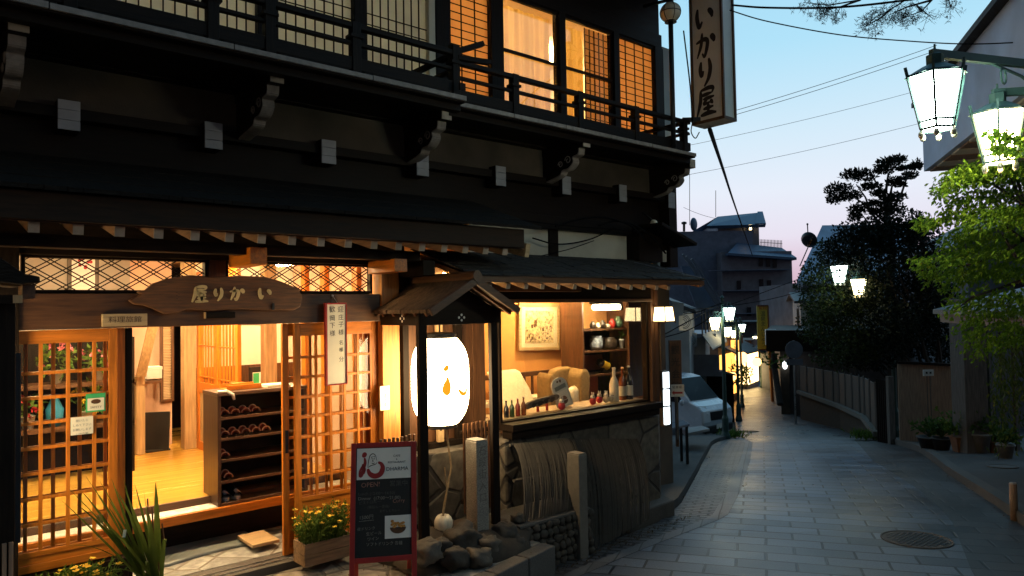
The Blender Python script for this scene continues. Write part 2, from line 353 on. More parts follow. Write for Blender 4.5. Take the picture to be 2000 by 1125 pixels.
# ------------------------------------------------------------------ writing
_fc = {}
def glyphs(body, size=1, align='CENTER'):
    cu = bpy.data.curves.new('txt', 'FONT'); cu.body = body; cu.size = size; cu.align_x = align; cu.align_y = 'CENTER'; cu.resolution_u = 2
    o = bpy.data.objects.new('txt', cu); C.objects.link(o)
    dg = bpy.context.evaluated_depsgraph_get(); me = bpy.data.meshes.new_from_object(o.evaluated_get(dg))
    v = [p.co.copy() for p in me.vertices]; f = [tuple(p.vertices) for p in me.polygons]
    bpy.data.objects.remove(o); bpy.data.curves.remove(cu); bpy.data.meshes.remove(me)
    return v, f
def write(mb, body, org, rt, up, size, align='CENTER', wid=None):
    """lay text in the plane (rt, up) at org; wid squeezes it to that width"""
    v, f = glyphs(body, size, align)
    if not v: return
    k = 1
    if wid:
        w = max(p.x for p in v) - min(p.x for p in v); k = wid / w
    i = len(mb.v); rt, up, org = Vector(rt), Vector(up), Vector(org)
    mb.v += [org + rt * p.x * k + up * p.y for p in v]; mb.f += [tuple(i + a for a in q) for q in f]
def catmull(P, n=7):
    P = [Vector(p) for p in P]
    if len(P) < 3: return [P[0].lerp(P[-1], t / n) for t in range(n + 1)]
    Q = [P[0] * 2 - P[1]] + P + [P[-1] * 2 - P[-2]]; o = []
    for k in range(1, len(Q) - 2):
        a, b, c, d = Q[k - 1:k + 3]
        for t in range(n):
            t /= n; o.append(.5 * ((2 * b) + (c - a) * t + (2 * a - 5 * b + 4 * c - d) * t * t + (3 * b - a - 3 * c + d) * t ** 3))
    return o + [P[-1]]
def brush(mb, strokes, org, rt, up, size, w=.085, thick=0.0, nrm=None, asp=1.0):
    """brush strokes in a unit square (y down), as tapering ribbons"""
    rt, up, org = Vector(rt), Vector(up), Vector(org)
    for st in strokes:
        ws = 1.0
        if isinstance(st[0], (int, float)): ws, st = st[0], st[1]
        pts = catmull([(a, b, 0) for a, b in st]); n = len(pts); L = []; R = []
        for k, p in enumerate(pts):
            d = pts[min(k + 1, n - 1)] - pts[max(k - 1, 0)]; d = d.normalized() if d.length else Vector((1, 0, 0)); s = Vector((-d.y, d.x, 0))
            t = k / (n - 1); ww = w * ws * (.55 + .6 * math.sin(min(1, t * 3.2) * math.pi / 2) - .75 * max(0, t - .6) / .4 * .9) / 2
            if k == 0: ww *= .7
            L.append(p + s * ww); R.append(p - s * ww)
        P3 = lambda q: org + rt * (q.x - .5) * size * asp + up * (.5 - q.y) * size
        for k in range(n - 1):
            q4 = [P3(L[k]), P3(R[k]), P3(R[k + 1]), P3(L[k + 1])]
            if thick: mb.prism(q4, Vector(nrm) * thick)
            else: mb.poly(*q4)
K_I = [(1.2, [(.2, .2), (.17, .5), (.26, .82), (.4, .66)]), (1.3, [(.66, .3), (.8, .45), (.84, .62)])]
K_KA = [(1.1, [(.1, .4), (.42, .33), (.6, .4), (.57, .65), (.46, .9), (.36, .78)]), (1, [(.38, .1), (.32, .5), (.14, .9)]), (1.4, [(.74, .24), (.86, .36), (.9, .5)])]
K_RI = [(1.2, [(.3, .14), (.26, .42), (.32, .6), (.4, .46)]), (1.2, [(.64, .08), (.7, .4), (.62, .72), (.42, .98)])]
K_YA = [(1, [(.24, .13), (.6, .08), (.8, .12), (.74, .27)]), (.9, [(.26, .3), (.74, .26)]), (1.1, [(.25, .12), (.23, .5), (.06, .97)]), (.9, [(.34, .43), (.84, .39)]), (.8, [(.56, .42), (.38, .58), (.72, .55)]), (1, [(.66, .48), (.78, .62)]), (.9, [(.34, .75), (.8, .71)]), (1, [(.57, .58), (.56, .9)]), (1.1, [(.22, .95), (.6, .9), (.92, .93)])]
# ------------------------------------------------------------------ plants
def leaf_quad(mb, p, d, n, l, w):
    s = d.cross(n); s = s.normalized() * w if s.length > 1e-6 else Vector((w, 0, 0))
    mb.poly(p, p + d * l * .5 + s, p + d * l, p + d * l * .5 - s)
def rvec(rng): 
    while True:
        v = Vector((rng.uniform(-1, 1), rng.uniform(-1, 1), rng.uniform(-1, 1)))
        if .05 < v.length < 1: return v.normalized()
def clump(mb, c, r, n, l, w, rng, flat=.6, droop=0):
    c = Vector(c)
    for _ in range(n):
        o = rvec(rng) * (rng.random() ** .4) * r; o.z *= flat
        d = (o.normalized() * .6 + rvec(rng) * .8); d.z -= droop; d.normalize()
        leaf_quad(mb, c + o, d, rvec(rng), l * rng.uniform(.6, 1.3), w * rng.uniform(.7, 1.3))
def limb(mb, p, q, r, r2, rng, n=5, wob=.12, sides=7):
    p, q = Vector(p), Vector(q); L = (q - p).length; pts = []
    for k in range(n + 1):
        t = k / n; o = rvec(rng) * wob * L * .5 * math.sin(t * math.pi); pts.append(p.lerp(q, t) + o)
    mb.tube(pts, r, sides, r2); return pts
# ------------------------------------------------------------------ the palette
rng = random.Random(7)
wood('dark_x', (.014, .009, .006), 'X', rough=.55); wood('dark_y', (.014, .009, .006), 'Y', rough=.55); wood('dark_z', (.014, .009, .006), 'Z', rough=.55)
wood('brown_x', (.10, .042, .016), 'X', rough=.5); wood('brown_y', (.10, .042, .016), 'Y', rough=.5); wood('brown_z', (.10, .042, .016), 'Z', rough=.5)
wood('door_x', (.62, .19, .014), 'X', rough=.42, var=.35); wood('door_z', (.62, .19, .014), 'Z', rough=.42, var=.35); wood('door_y', (.62, .19, .014), 'Y', rough=.42, var=.35)
wood('pale_z', (.50, .33, .16), 'Z', rough=.5, var=.3); wood('pale_x', (.55, .40, .22), 'X', rough=.5, var=.3)
wood('post_z', (.50, .20, .035), 'Z', rough=.5, var=.4)
wood('floor_x', (.66, .36, .065), 'X', rough=.2, scale=1.6, var=.16, bump=.05, coat=.3)
wood('sugi', (.16, .066, .024), 'X', rough=.55, var=.55, scale=4, bump=.6)
wood('grey_wood', (.13, .115, .10), 'Z', rough=.8, var=.5)
wood('fence_wood', (.075, .06, .05), 'Z', rough=.8, var=.4)
wood('cedar', (.34, .21, .13), 'Z', rough=.75, var=.4)
wood('rafter', (.26, .155, .085), 'Y', rough=.6)
mat('end_grain', (.58, .50, .41), .8, .25, 14, bump=.3, dirt=.3)
mat('white_cap', (.42, .42, .45), .6, .12, 10, bump=.1, dirt=.25)
mat('drip_white', (.36, .31, .27), .75, .3, 20, bump=.3, dirt=.35)
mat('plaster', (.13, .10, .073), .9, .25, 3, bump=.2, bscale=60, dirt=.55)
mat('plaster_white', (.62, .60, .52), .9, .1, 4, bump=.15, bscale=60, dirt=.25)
mat('plaster_pink', (.62, .40, .28), .9, .1, 4, bump=.15, bscale=80)
mat('plaster_orange', (.78, .38, .12), .9, .1, 5, bump=.25, bscale=90)
mat('plaster_cream', (.72, .66, .52), .9, .08, 4, bump=.1)
mat('ceiling_cream', (.65, .55, .40), .9, .08, 4, bump=.1)
mat('marble', (.80, .79, .76), .25, .12, 5, bump=.03)
mat('roof_bark', (.016, .0125, .010), .9, .5, 9, spec=.15, stretch=(1, 3, 3), bump=.9, bscale=30)
mat('roof_shingle', (.05, .048, .046), .9, .5, 7, spec=.15, stretch=(3, 1, 1), bump=.9, bscale=22)
mat('roof_metal', (.16, .19, .25), .35, .2, 4, bump=.1, metal=.3)
mat('slate_slab', (.20, .24, .25), .45, .3, 3, bump=.25, bscale=18, dirt=.2)
mat('granite', (.30, .275, .235), .8, .15, 6, bump=.3, bscale=90, speck=.5)
mat('granite_dark', (.11, .10, .09), .8, .3, 6, bump=.4, bscale=60, speck=.4)
mat('rock_a', (.075, .062, .048), .85, .5, 7, bump=.9, bscale=16, dirt=.4)
mat('rock_b', (.13, .11, .085), .85, .45, 9, bump=.9, bscale=20, dirt=.4)
mat('concrete', (.085, .08, .075), .85, .25, 3, bump=.35, bscale=50, dirt=.35)
mat('asphalt', (.04, .041, .045), .8, .3, 2.5, bump=.6, bscale=140, speck=.4)
mat('asphalt_worn', (.10, .108, .12), .34, .3, 1.6, bump=.5, bscale=110, speck=.3, dirt=.35)
mat('earth', (.05, .038, .026), .95, .5, 9, bump=.8)
mat('black_metal', (.012, .012, .013), .4, .2, 8, bump=.05)
mat('green_metal', (.045, .095, .080), .5, .35, 9, bump=.15)
mat('steel', (.45, .45, .46), .35, .15, 8, bump=.05, metal=.9)
mat('brass', (.6, .42, .18), .35, .2, 8, bump=.05, metal=1)
mat('ink', (.012, .010, .012), .7, .2, 10, bump=0)
mat('red_paint', (.36, .022, .016), .42, .25, 7, bump=.08, coat=.2)
mat('white_paint', (.78, .76, .70), .5, .06, 8, bump=.04)
mat('sign_white', (.66, .70, .68), .45, .12, 3, bump=.04, dirt=.2)
mat('note_paper', (.82, .78, .64), .8, .06, 8, bump=.05)
mat('chalkboard', (.016, .017, .016), .75, .4, 4, bump=.05)
mat('chalk', (.26, .245, .215), .9, .4, 60, bump=0); mat('chalk_dim', (.10, .095, .088), .9, .5, 60, bump=0); mat('chalk_pink', (.34, .17, .13), .9, .4, 60, bump=0)
mat('brush_red', (.32, .02, .02), .7, .2, 10, bump=0)
mat('gold_letter', (.75, .58, .28), .5, .25, 12, bump=.1)
mat('rope', (.36, .26, .14), .9, .3, 60, bump=.4)
mat('terracotta', (.33, .15, .075), .8, .25, 8, bump=.2, dirt=.3)
mat('pot_grey', (.33, .31, .28), .7, .3, 6, bump=.2, dirt=.4)
mat('pot_dark', (.05, .045, .04), .6, .3, 6, bump=.2)
wood('crate_wood', (.24, .15, .08), 'X', rough=.8, var=.5)
mat('rubber', (.02, .02, .02), .7, .2, 10, bump=.1)
mat('bark', (.045, .034, .026), .95, .5, 8, stretch=(2, 2, .5), bump=1.0)
strips('bamboo_grey', (.046, .042, .037), .6)
mat('cable_black', (.010, .010, .011), .95, .2, 8, bump=0, spec=.03)
mat('wall_beige', (.36, .33, .29), .9, .1, 4, bump=.1)
mat('hotel_wall', (.30, .31, .40), .9, .15, 3, bump=.1, dirt=.2); mat('hotel_wall_warm', (.34, .31, .34), .9, .15, 3, bump=.1, dirt=.2)
emit('cafe_glow', (1.0, .62, .24), 900)
cells('crazy_stone', (.11, .095, .075), (.035, .03, .026), 2.6, .4, .75, .9, .045)
cells('cobble', (.05, .045, .04), (.018, .016, .014), 8.5, .45, .7, 1.0, .14)
cells('flag_stone', (.27, .285, .285), (.16, .15, .13), 2.9, .22, .6, .5, .035)
cells('pebble_paving', (.22, .20, .17), (.10, .09, .08), 3.2, .35, .75, .7, .05)
blocks('road_slabs_run', (.080, .100, .130), (.010, .010, .012), .50, .25, .013, .50, .40, .6, .5, rough2=.44)
blocks('road_slabs_stack', (.078, .106, .146), (.010, .011, .013), .50, .25, .013, .45, .36, .55, .5, rough2=.40)
blocks('small_bricks', (.082, .086, .096), (.010, .010, .012), .20, .10, .018, .25, .45, .8, .5)
blocks('gutter_slabs', (.046, .048, .053), (.010, .010, .011), .50, .25, .014, .35, .5, .5, .5)
blocks('border_stone', (.115, .12, .13), (.05, .05, .05), .16, .9, .008, .2, .5, .3, 0)
glass('pane_glass', gl=.6); glass('dark_glass', (.35, .37, .37)); glass('win_glass', (.97, .97, .96), .28)
paper('shoji_paper', (.84, .84, .74), .6); paper('shoji_warm', (.86, .66, .38), .6)
paper('curtain', (.92, .68, .24), .55, .3, 3, (1, 1, .1))
emit('lantern_glow', (1.0, .72, .38), 22); emit('wall_lamp_glow', (1.0, .74, .36), 7.0); emit('tube_glow', (1.0, .82, .50), 150)
emit('hall_glow', (1.0, .66, .32), 270); emit('room_glow', (1.0, .64, .27), 82); emit('cool_room_glow', (.96, 1.0, .90), 62); emit('bulb_glow', (1.0, .50, .15), 420)
emit('street_cool', (.82, 1.0, .90), 42); emit('street_warm', (1.0, .80, .45), 42); emit('sign_glow', (.85, .95, 1.0), 3.5)
emit('shop_glow', (1.0, .44, .08), 2.6); emit('shop_white', (1.0, .68, .28), 5)
# ------------------------------------------------------------------ ground, road, pavements
AXV, AXU = (FW * .945 + RT * .327), (RT * .945 - FW * .327)
def rd(p): return p.dot(RT), p.dot(FW)
g = MB()
ds = [-60, -30, -10, 0, 3, 6, 8, 10, 12, 14.5, 17, 20, 25, 30, 40, 50, 60, 100, 200, 420]
rs = [-260, -120, -60, -30, -15, -8, -4, -2, 0, 2, 4, 6, 8, 10, 15, 25, 40, 80, 160, 300]
g.v = [GP(r, d, -.05) for d in ds for r in rs]
nr = len(rs); g.f = [(a * nr + b, a * nr + b + 1, (a + 1) * nr + b + 1, (a + 1) * nr + b) for a in range(len(ds) - 1) for b in range(nr - 1)]
tag(g.build('ground', 'asphalt', recalc=False, origin=(0, 0, 0)), kind='structure')
def strip(name, m, Lf, Rf, d0, d1, off, step=.45, nc=5):
    """road sheet between two edges given as r(d) tables, UVs in metres along the street"""
    b = MB(); b.uv = []; n = max(2, int((d1 - d0) / step))
    for k in range(n + 1):
        d = d0 + (d1 - d0) * k / n; l, r = interp(d, Lf), interp(d, Rf)
        for j in range(nc + 1):
            p = GP(l + (r - l) * j / nc, d, off); b.v.append(p); b.uv.append((p.dot(AXU), p.dot(AXV)))
    w = nc + 1; b.f = [(k * w + j, k * w + j + 1, (k + 1) * w + j + 1, (k + 1) * w + j) for k in range(n) for j in range(nc)]
    return tag(b.build(name, m, recalc=False, origin=(0, 0, 0)), kind='structure')
sw = lambda T: sorted([(d, r) for r, d in T])
SLAB_L = sw([(-6, 0), (-2.2, 3.4), (.54, 6.06), (1.09, 6.69), (2.32, 7.96), (2.96, 9.53), (4.14, 12.71), (5.48, 16.61), (6.4, 20.72), (9.74, 32), (16.5, 53), (24, 76)])
BR_L = sw([(-7, 0), (-2.5, 2.6), (-.24, 5.47), (.17, 6.02), (.25, 6.28), (1.56, 7.83), (1.99, 8.73), (2.91, 11.45), (4.4, 16.1), (6.2, 20.4)])
DK_L = sw([(1.6, 0), (3.0, 4), (3.7, 5.88), (4.56, 7.57), (5.22, 9.3), (6.1, 12.3), (7.2, 15), (8.2, 17.5)])
KB_R = sw([(3.2, 0), (4.3, 4.5), (5.14, 7.33), (6.42, 10.75), (7.83, 14.06), (8.38, 16.4), (10.23, 22.68), (10.7, 26.72), (11.9, 31.6), (19.7, 53.8), (28, 76)])
sh = lambda T, o: [(d, r + o) for d, r in T]
strip('road_paving', 'road_slabs_run', SLAB_L, DK_L, .5, 7.3, .004, .25)
strip('road_paving', 'road_slabs_stack', SLAB_L, DK_L, 7.3, 17.3, .004, .25)
strip('road', 'asphalt_worn', SLAB_L, KB_R, 17.3, 76, .002, .8)
strip('road_gutter', 'gutter_slabs', DK_L, KB_R, .5, 17.3, .001, .4)
strip('brick_pavement', 'small_bricks', BR_L, sh(SLAB_L, -.16), 1.0, 20.4, .003, .25)
strip('road_border', 'border_stone', sh(SLAB_L, -.17), sh(SLAB_L, 0), 1.0, 20.4, .008, .25, 1)
# raised patio beside the inn and the pavement across the street
def raised(name, m, Lf, Rf, d0, d1, h, step=.6):
    b = MB(); b.uv = []; n = int((d1 - d0) / step)
    for k in range(n + 1):
        d = d0 + (d1 - d0) * k / n; l, r = interp(d, Lf), interp(d, Rf)
        for q, hh in ((l, -.1), (l, h), (r, h), (r, -.1)):
            p = GP(q, d, hh); b.v.append(p); b.uv.append((p.dot(AXU), p.dot(AXV) + p.z))
    b.f = [(k * 4 + j, k * 4 + j + 1, k * 4 + j + 5, k * 4 + j + 4) for k in range(n) for j in range(3)] + [(0, 1, 2, 3), (n * 4, n * 4 + 3, n * 4 + 2, n * 4 + 1)]
    return tag(b.build(name, m, origin=(0, 0, 0)), kind='structure')
raised('patio', 'concrete', sh(BR_L, -3.2), sh(BR_L, -.02), 8.1, 20.2, .09)
raised('pavement', 'concrete', sh(KB_R, .16), sh(KB_R, 9), .5, 16.2, .10)
raised('kerb', 'granite_dark', KB_R, sh(KB_R, .155), .5, 16.2, .115)
for (px, py, w) in ((1790, 1055, .31), (1462, 843, .3), (1958, 912, .2)):
    p = PZ(px, py, G(7)); 
    for _ in range(30):
        p = PZ(px, py, G(rd(p)[1]) + (.1 if px == 1958 else 0))
    d = rd(p)[1]; sl = (G(d + .3) - G(d - .3)) / .6
    t = thing('manhole_cover', {1790: 'large round cast iron manhole cover set in the stone slabs', 1462: 'small dark drain cover far down the road past the slabs', 1958: 'dark drain cover set in the concrete pavement beside the flowerpots'}[px], 'manhole cover', (p.x, p.y, p.z + .006))
    b = MB(); b.lathe(WO[t], [(0.01, .004), (w - .03, .004), (w - .028, .001), (w - .015, .001), (w - .012, .008), (w, .008), (w, -.02)], 40, cap=False); o = b.build('rim', 'granite_dark', t)
    b = MB()
    for i in range(-6, 7):
        for j in range(-6, 7):
            x, y = i * w / 7.5, j * w / 7.5
            if x * x + y * y < (w * .84) ** 2 and w > .25: b.box(WO[t].x + x - .013, WO[t].x + x + .013, WO[t].y + y - .013, WO[t].y + y + .013, WO[t].z + .002, WO[t].z + .009)
    if b.v: b.build('raised_studs', 'black_metal', t)
    q = FW * 1; t.rotation_euler = Vector((0, 0, 1)).rotation_difference(Vector((-FW.x * sl, -FW.y * sl, 1)).normalized()).to_euler()
# entrance terrace
b = MB(); b.prism([(-3, 3.6, -.5), (2.3, 4.05, -.5), (3.386, 4.31, -.5), (4.12, 4.48, -.5), (4.12, 5.36, -.5), (-3, 5.36, -.5)], (0, 0, .44)); tag(b.build('terrace', 'pebble_paving'), kind='structure')
b = MB(); b.box(-3, 4.3, 5.36, 5.62, -.4, -.004); tag(b.build('doorstep', 'concrete'), kind='structure')
b = MB(); b.box(-3, 3.3, 5.62, 6.6, -.4, .0); tag(b.build('entrance_paving', 'flag_stone'), kind='structure')
b = MB()
for y in (5.425, 5.50): b.box(-1, 3.2, y, y + .012, -.01, .004)
tag(b.build('door_track', 'steel', origin=(0, 5.45, 0)), 'steel sliding door track set in the entrance doorstep', 'door track')
P = [PZ(x, y, .035) for x, y in ((330, 1052), (400, 1040), (478, 1033), (500, 1046), (492, 1056), (440, 1066), (380, 1082), (330, 1098), (270, 1107), (262, 1080))]
b = MB(); b.prism([(p.x, p.y, -.02) for p in P], (0, 0, .045)); tag(b.build('stepping_stone', 'slate_slab', bevel=.012), 'large flat bluish slate stepping stone in front of the wooden entrance step', 'stepping stone')
KS = [(-2.6, 3.62), (1.1, 3.93), (2.3, 4.05), (3.386, 4.31), (3.78, 4.40), (4.15, 4.48)]
for k, (p, q) in enumerate(zip(KS, KS[1:])):
    a, c = Vector((*p, -.27)), Vector((*q, -.27)); d = (c - a).normalized() * .006
    if k < 2: continue
    b = MB(); b.bar(a + d - Vector((0, .07, 0)), c - d - Vector((0, .07, 0)), .14, .43)
    tag(b.build('kerb_stone', 'granite_dark', bevel=.012), ('', '', 'long granite kerb stone below the red framed chalkboard', 'granite kerb stone at the foot of the boulders', 'granite kerb stone next to the dark cobbled base')[k], 'kerb stone', 'kerb stones edging the inn terrace')
# ------------------------------------------------------------------ the inn
inn = thing('inn_building', 'old dark timber two storey inn with lattice doors, carved brackets and lit balcony windows', 'inn', (3.5, 6.0, 0))
def P_(name, m, fn, bevel=.004, parent=None, smooth=False, lab=None):
    b = MB(); fn(b); o = b.build(name, m, parent or inn, bevel=bevel, smooth=smooth)
    if lab: o['label'] = lab
    return o
bx = lambda *a: (lambda b: b.box(*a))
# entrance frame
P_('post', 'post_z', bx(3.145, 3.315, 5.36, 5.55, -.02, 2.36)); P_('post', 'dark_z', bx(.40, .58, 5.36, 5.55, -.02, 2.36))
P_('post', 'brown_z', bx(1.74, 1.86, 5.42, 5.54, 2.05, 2.36))
P_('lintel', 'brown_x', bx(.58, 3.143, 5.385, 5.50, 1.825, 2.055)); P_('upper_lintel', 'dark_x', bx(.40, 3.4, 5.40, 5.55, 2.305, 2.60))
P_('threshold_board', 'dark_x', bx(.58, 1.2, 5.40, 5.52, .0, .285))
for x0, x1 in ((.60, 1.735), (1.865, 3.10)):
    z0, z1, y = 2.058, 2.303, 5.47
    f = P_('transom', 'dark_x', lambda b: (b.box(x0, x1, y - .03, y + .03, z0, z0 + .024), b.box(x0, x1, y - .03, y + .03, z1 - .014, z1), b.box(x0, x0 + .02, y - .03, y + .03, z0 + .024, z1 - .014), b.box(x1 - .02, x1, y - .03, y + .03, z0 + .024, z1 - .014)), .002)
    def lat(b, x0=x0 + .02, x1=x1 - .02, z0=z0 + .024, z1=z1 - .014):
        H = z1 - z0
        for sgn in (1, -1):
            for k in range(-4, 14):
                for o in (0, .042):
                    xa = x0 + k * .176 + o; dx = H / .62 * sgn
                    if sgn < 0: xa += .06
                    p, q = [xa, z0], [xa + dx, z1]
                    lo, hi = x0, x1
                    t0, t1 = 0, 1
                    for lim, s_ in ((lo, 1), (hi, -1)):
                        for which in (0, 1):
                            pass
                    ts = sorted(((lo - xa) / dx, (hi - xa) / dx)); t0, t1 = max(0, ts[0]), min(1, ts[1])
                    if t1 - t0 > .03:
                        yy = y + (.004 if sgn > 0 else -.004)
                        b.bar((xa + dx * t0, yy, z0 + H * t0), (xa + dx * t1, yy, z0 + H * t1), .007, .007)
    P_('lattice', 'dark_x', lat, 0, f)
# sliding lattice doors: two overlapping leaves on each side
def leaf(x0, x1, y, z0, z1, zl, rows, xs, top, label=None, panel='door_x', hand=None):
    st = .052
    d = P_('lattice_door', 'door_z', lambda b: (b.box(x0, x0 + st, y - .016, y + .016, z0, z1), b.box(x1 - st, x1, y - .016, y + .016, z0, z1)), .003, lab=label)
    P_('rail', 'door_x', lambda b: (b.box(x0 + st, x1 - st, y - .015, y + .015, z1 - top, z1), b.box(x0 + st, x1 - st, y - .015, y + .015, zl - .035, zl), b.box(x0 + st, x1 - st, y - .015, y + .015, z0, z0 + .05)), .003, d)
    def L(b):
        for x in xs: b.box(x - .011, x + .011, y - .012, y + .004, zl, z1 - top)
        for z in rows: b.box(x0 + st, x1 - st, y - .010, y + .003, z - .010, z + .010)
    P_('lattice', 'door_z', L, .002, d)
    if z0 + .05 < zl - .06: P_('bottom_panel', panel, bx(x0 + st, x1 - st, y - .006, y + .006, z0 + .05, zl - .035), 0, d)
    P_('glass', 'pane_glass', bx(x0 + st, x1 - st, y + .006, y + .009, zl, z1 - top), 0, d)
    if hand: P_('handle', 'black_metal', bx(hand - .014, hand + .014, y - .019, y - .014, .80, .98), .002, d)
RZ = [.44 + .1585 * k for k in range(1, 8)]
leaf(.28, 1.142, 5.452, .30, 1.822, .43, RZ, [.555, .705, .855, 1.005], .085)
leaf(.36, 1.20, 5.506, .02, 1.822, .43, RZ, [.48, .63, .78, .93, 1.08], .085)
leaf(2.395, 3.14, 5.452, .005, 1.822, .444, RZ, [2.455 + .125 * k for k in range(1, 6)], .10)
leaf(2.318, 3.10, 5.506, .005, 1.822, .444, RZ, [2.42 + .135 * k for k in range(1, 5)], .10, hand=2.35)
P_('door_edge', 'dark_z', bx(1.202, 1.245, 5.488, 5.53, .02, 1.822))
# eave of the entrance
P_('purlin', 'dark_x', bx(-.6, 1.872, 5.04, 5.16, 2.322, 2.40)); P_('purlin', 'dark_x', bx(2.0, 3.33, 5.04, 5.16, 2.322, 2.40))
for x in (1.875, 3.04): P_('bracket_arm', 'door_y', bx(x, x + .122, 4.98, 5.41, 2.25 if x < 2 else 2.225, 2.372 if x < 2 else 2.33))
P_('bracket_arm', 'dark_y', bx(3.33, 3.45, 5.0, 5.5, 2.2, 2.33))
for k in range(-3, 17):
    x = .58 + .2143 * k
    r = P_('rafter', 'rafter', lambda b: b.bar((x, 4.75, 2.408), (x, 5.62, 2.625), .056, .062), .002)
    P_('end_cap', 'end_grain', lambda b: b.bar((x, 4.742, 2.406), (x, 4.7505, 2.408), .054, .060), 0, r)
P_('eave_board', 'brown_x', lambda b: b.prism([(-1.2, 4.70, 2.432), (-1.2, 5.62, 2.662), (-1.2, 5.62, 2.69), (-1.2, 4.70, 2.46)], (5.4, 0, 0)), 0)
P_('barge_board', 'pale_x', lambda b: b.bar((4.225, 4.69, 2.42), (4.225, 5.5, 2.62), .05, .12), .003)
mat('fascia_wood', (.030, .017, .010), .7, .5, 5, stretch=(1, 12, 12), spec=.2)
P_('fascia', 'fascia_wood', bx(-1.25, 4.16, 4.66, 4.69, 2.44, 2.60), .003); 
def bark(b):
    n = 150
    for k in range(n):
        x0 = -1.3 + 5.62 * k / n; x1 = -1.3 + 5.62 * (k + 1) / n; j = rng.uniform(-.005, .005)
        for r_ in range(4):
            ya = 4.60 + r_ * .25 + j; za = 2.60 + (ya - 4.60) * .36; yb = min(5.62, ya + .28); zb = 2.60 + (yb - 4.60) * .36
            b.prism([(x0, ya, za + .004 * r_), (x0, yb, zb), (x0, yb, zb + .018), (x0, ya, za + .026)], (x1 - x0 - .001, 0, 0))
P_('roof', 'roof_bark', bark, 0)
P_('recessed_wall', 'dark_x', bx(-1.5, 7.45, 5.62, 5.72, 2.6, 3.36), 0)
# upper floor: beams with white painted ends, plaster, carved brackets
for k in range(-1, 8):
    x = .859 + .9265 * k
    bm_ = P_('beam', 'dark_y', bx(x - .066, x + .066, 5.455, 6.2, 3.135, 3.335), .004)
    def cap(b, x=x):
        for a, c in ((3.137, 3.20), (3.202, 3.268), (3.27, 3.333)): b.box(x - .064, x + .064, 5.444, 5.4555, a, c)
    P_('end_cap', 'white_cap', cap, .002, bm_)
P_('sill_beam', 'dark_x', bx(-1.5, 7.4, 5.50, 5.62, 3.225, 3.30)); P_('wall_plate', 'dark_x', bx(-1.5, 7.4, 5.47, 5.62, 3.60, 3.70))
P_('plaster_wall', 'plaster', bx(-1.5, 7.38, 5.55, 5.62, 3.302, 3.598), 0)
P_('corner_post', 'dark_z', bx(7.30, 7.46, 5.46, 5.62, 2.4, 3.72))
for x in (.52, 2.03, 3.55, 5.28, 7.08):
    L_ = 4.87 if x < 3 else 4.95
    br_ = P_('bracket', 'dark_y', lambda b: (b.box(x - .05, x + .05, L_, 5.56, 3.53, 3.63)), .004)
    P_('end_cap', 'end_grain', bx(x - .051, x + .051, L_ - .012, L_ - .001, 3.531, 3.629), .002, br_)
    prof = catmull([(L_ + .07, 3.53, 0), (L_ + .085, 3.47, 0), (L_ + .16, 3.45, 0), (L_ + .155, 3.40, 0), (L_ + .22, 3.345, 0), (L_ + .31, 3.335, 0), (L_ + .36, 3.29, 0), (5.5, 3.25, 0)], 5)
    def corb(b):
        n = len(prof)
        for k in range(n - 1):
            a, c = prof[k], prof[k + 1]
            b.prism([(x - .042, a.x, a.y), (x - .042, c.x, c.y), (x - .042, 5.555, c.y), (x - .042, 5.555, a.y)], (.084, 0, 0))
    P_('corbel', 'dark_y', corb, 0, br_)
    def edge(b):
        for k in range(len(prof) - 1):
            a, c = prof[k], prof[k + 1]
            b.bar((x, a.x - .004, a.y), (x, c.x - .004, c.y), .088, .012, (0, -1, .4))
        for (cy, cz, R) in ((L_ + .22, 3.43, .045), (L_ + .33, 3.40, .036)):
            b.tube([(x - .044, cy + math.cos(t * .5) * R * (1 - t * .045), cz + math.sin(t * .5) * R * (1 - t * .045)) for t in range(17)], .006, 5)
    P_('carved_edge', 'drip_white', edge, 0, br_)
# balconies
def balcony(x0, x1, yf, z0, posts, endpost=False):
    d = P_('balcony', 'dark_x', lambda b: (b.box(x0, x1, yf + .02, 5.72, z0 - .045, z0 - .004), b.box(x0, x1, yf + .09, yf + .17, z0 - .10, z0 - .046)), .003)
    def drip(b):
        x = x0; k = 0
        while x < x1 - .02:
            w = min(.66 if x1 > 4 else 1.02, x1 - x); b.box(x, x + w - .006, yf + rng.uniform(-.002, .002), yf + .019, z0 - .032, z0 + .004 + rng.uniform(-.001, .002)); b.box(x, x + w - .006, yf + .0195, yf + .12, z0 - .0035, z0 + .004); x += w
    P_('drip_board', 'drip_white', drip, .002, d)
    def rails(b):
        b.box(x0, x1, yf + .075, yf + .135, z0 + .36, z0 + .40); b.box(x0, x1, yf + .085, yf + .125, z0 + .235, z0 + .262)
        ps = sorted([x0 - .1] + posts + [x1 + .1])
        for a, c in zip(ps, ps[1:]):
            a2, c2 = max(x0, a + .03), min(x1, c - .03)
            b.box(a2, c2, yf + .08, yf + .13, z0 + .045, z0 + .14)
            if c2 - a2 > .15: b.box(a2 + .035, c2 - .035, yf + .08, yf + .13, z0 + .005, z0 + .044)
    P_('rail', 'dark_x', rails, .003, d)
    for p in posts:
        hi = z0 + (.45 if (endpost and p == posts[-1]) else .405)
        P_('post', 'dark_z', lambda b: (b.box(p - .036, p + .036, yf + .07, yf + .14, z0 + .005, hi), b.box(p - .055, p + .055, yf + .06, yf + .15, z0 + .285, z0 + .31)), .003, d)
    return d
bl = balcony(-1.4, 3.55, 4.65, 3.655, [-.3, .75, 1.55, 1.93, 2.585, 3.50], True)
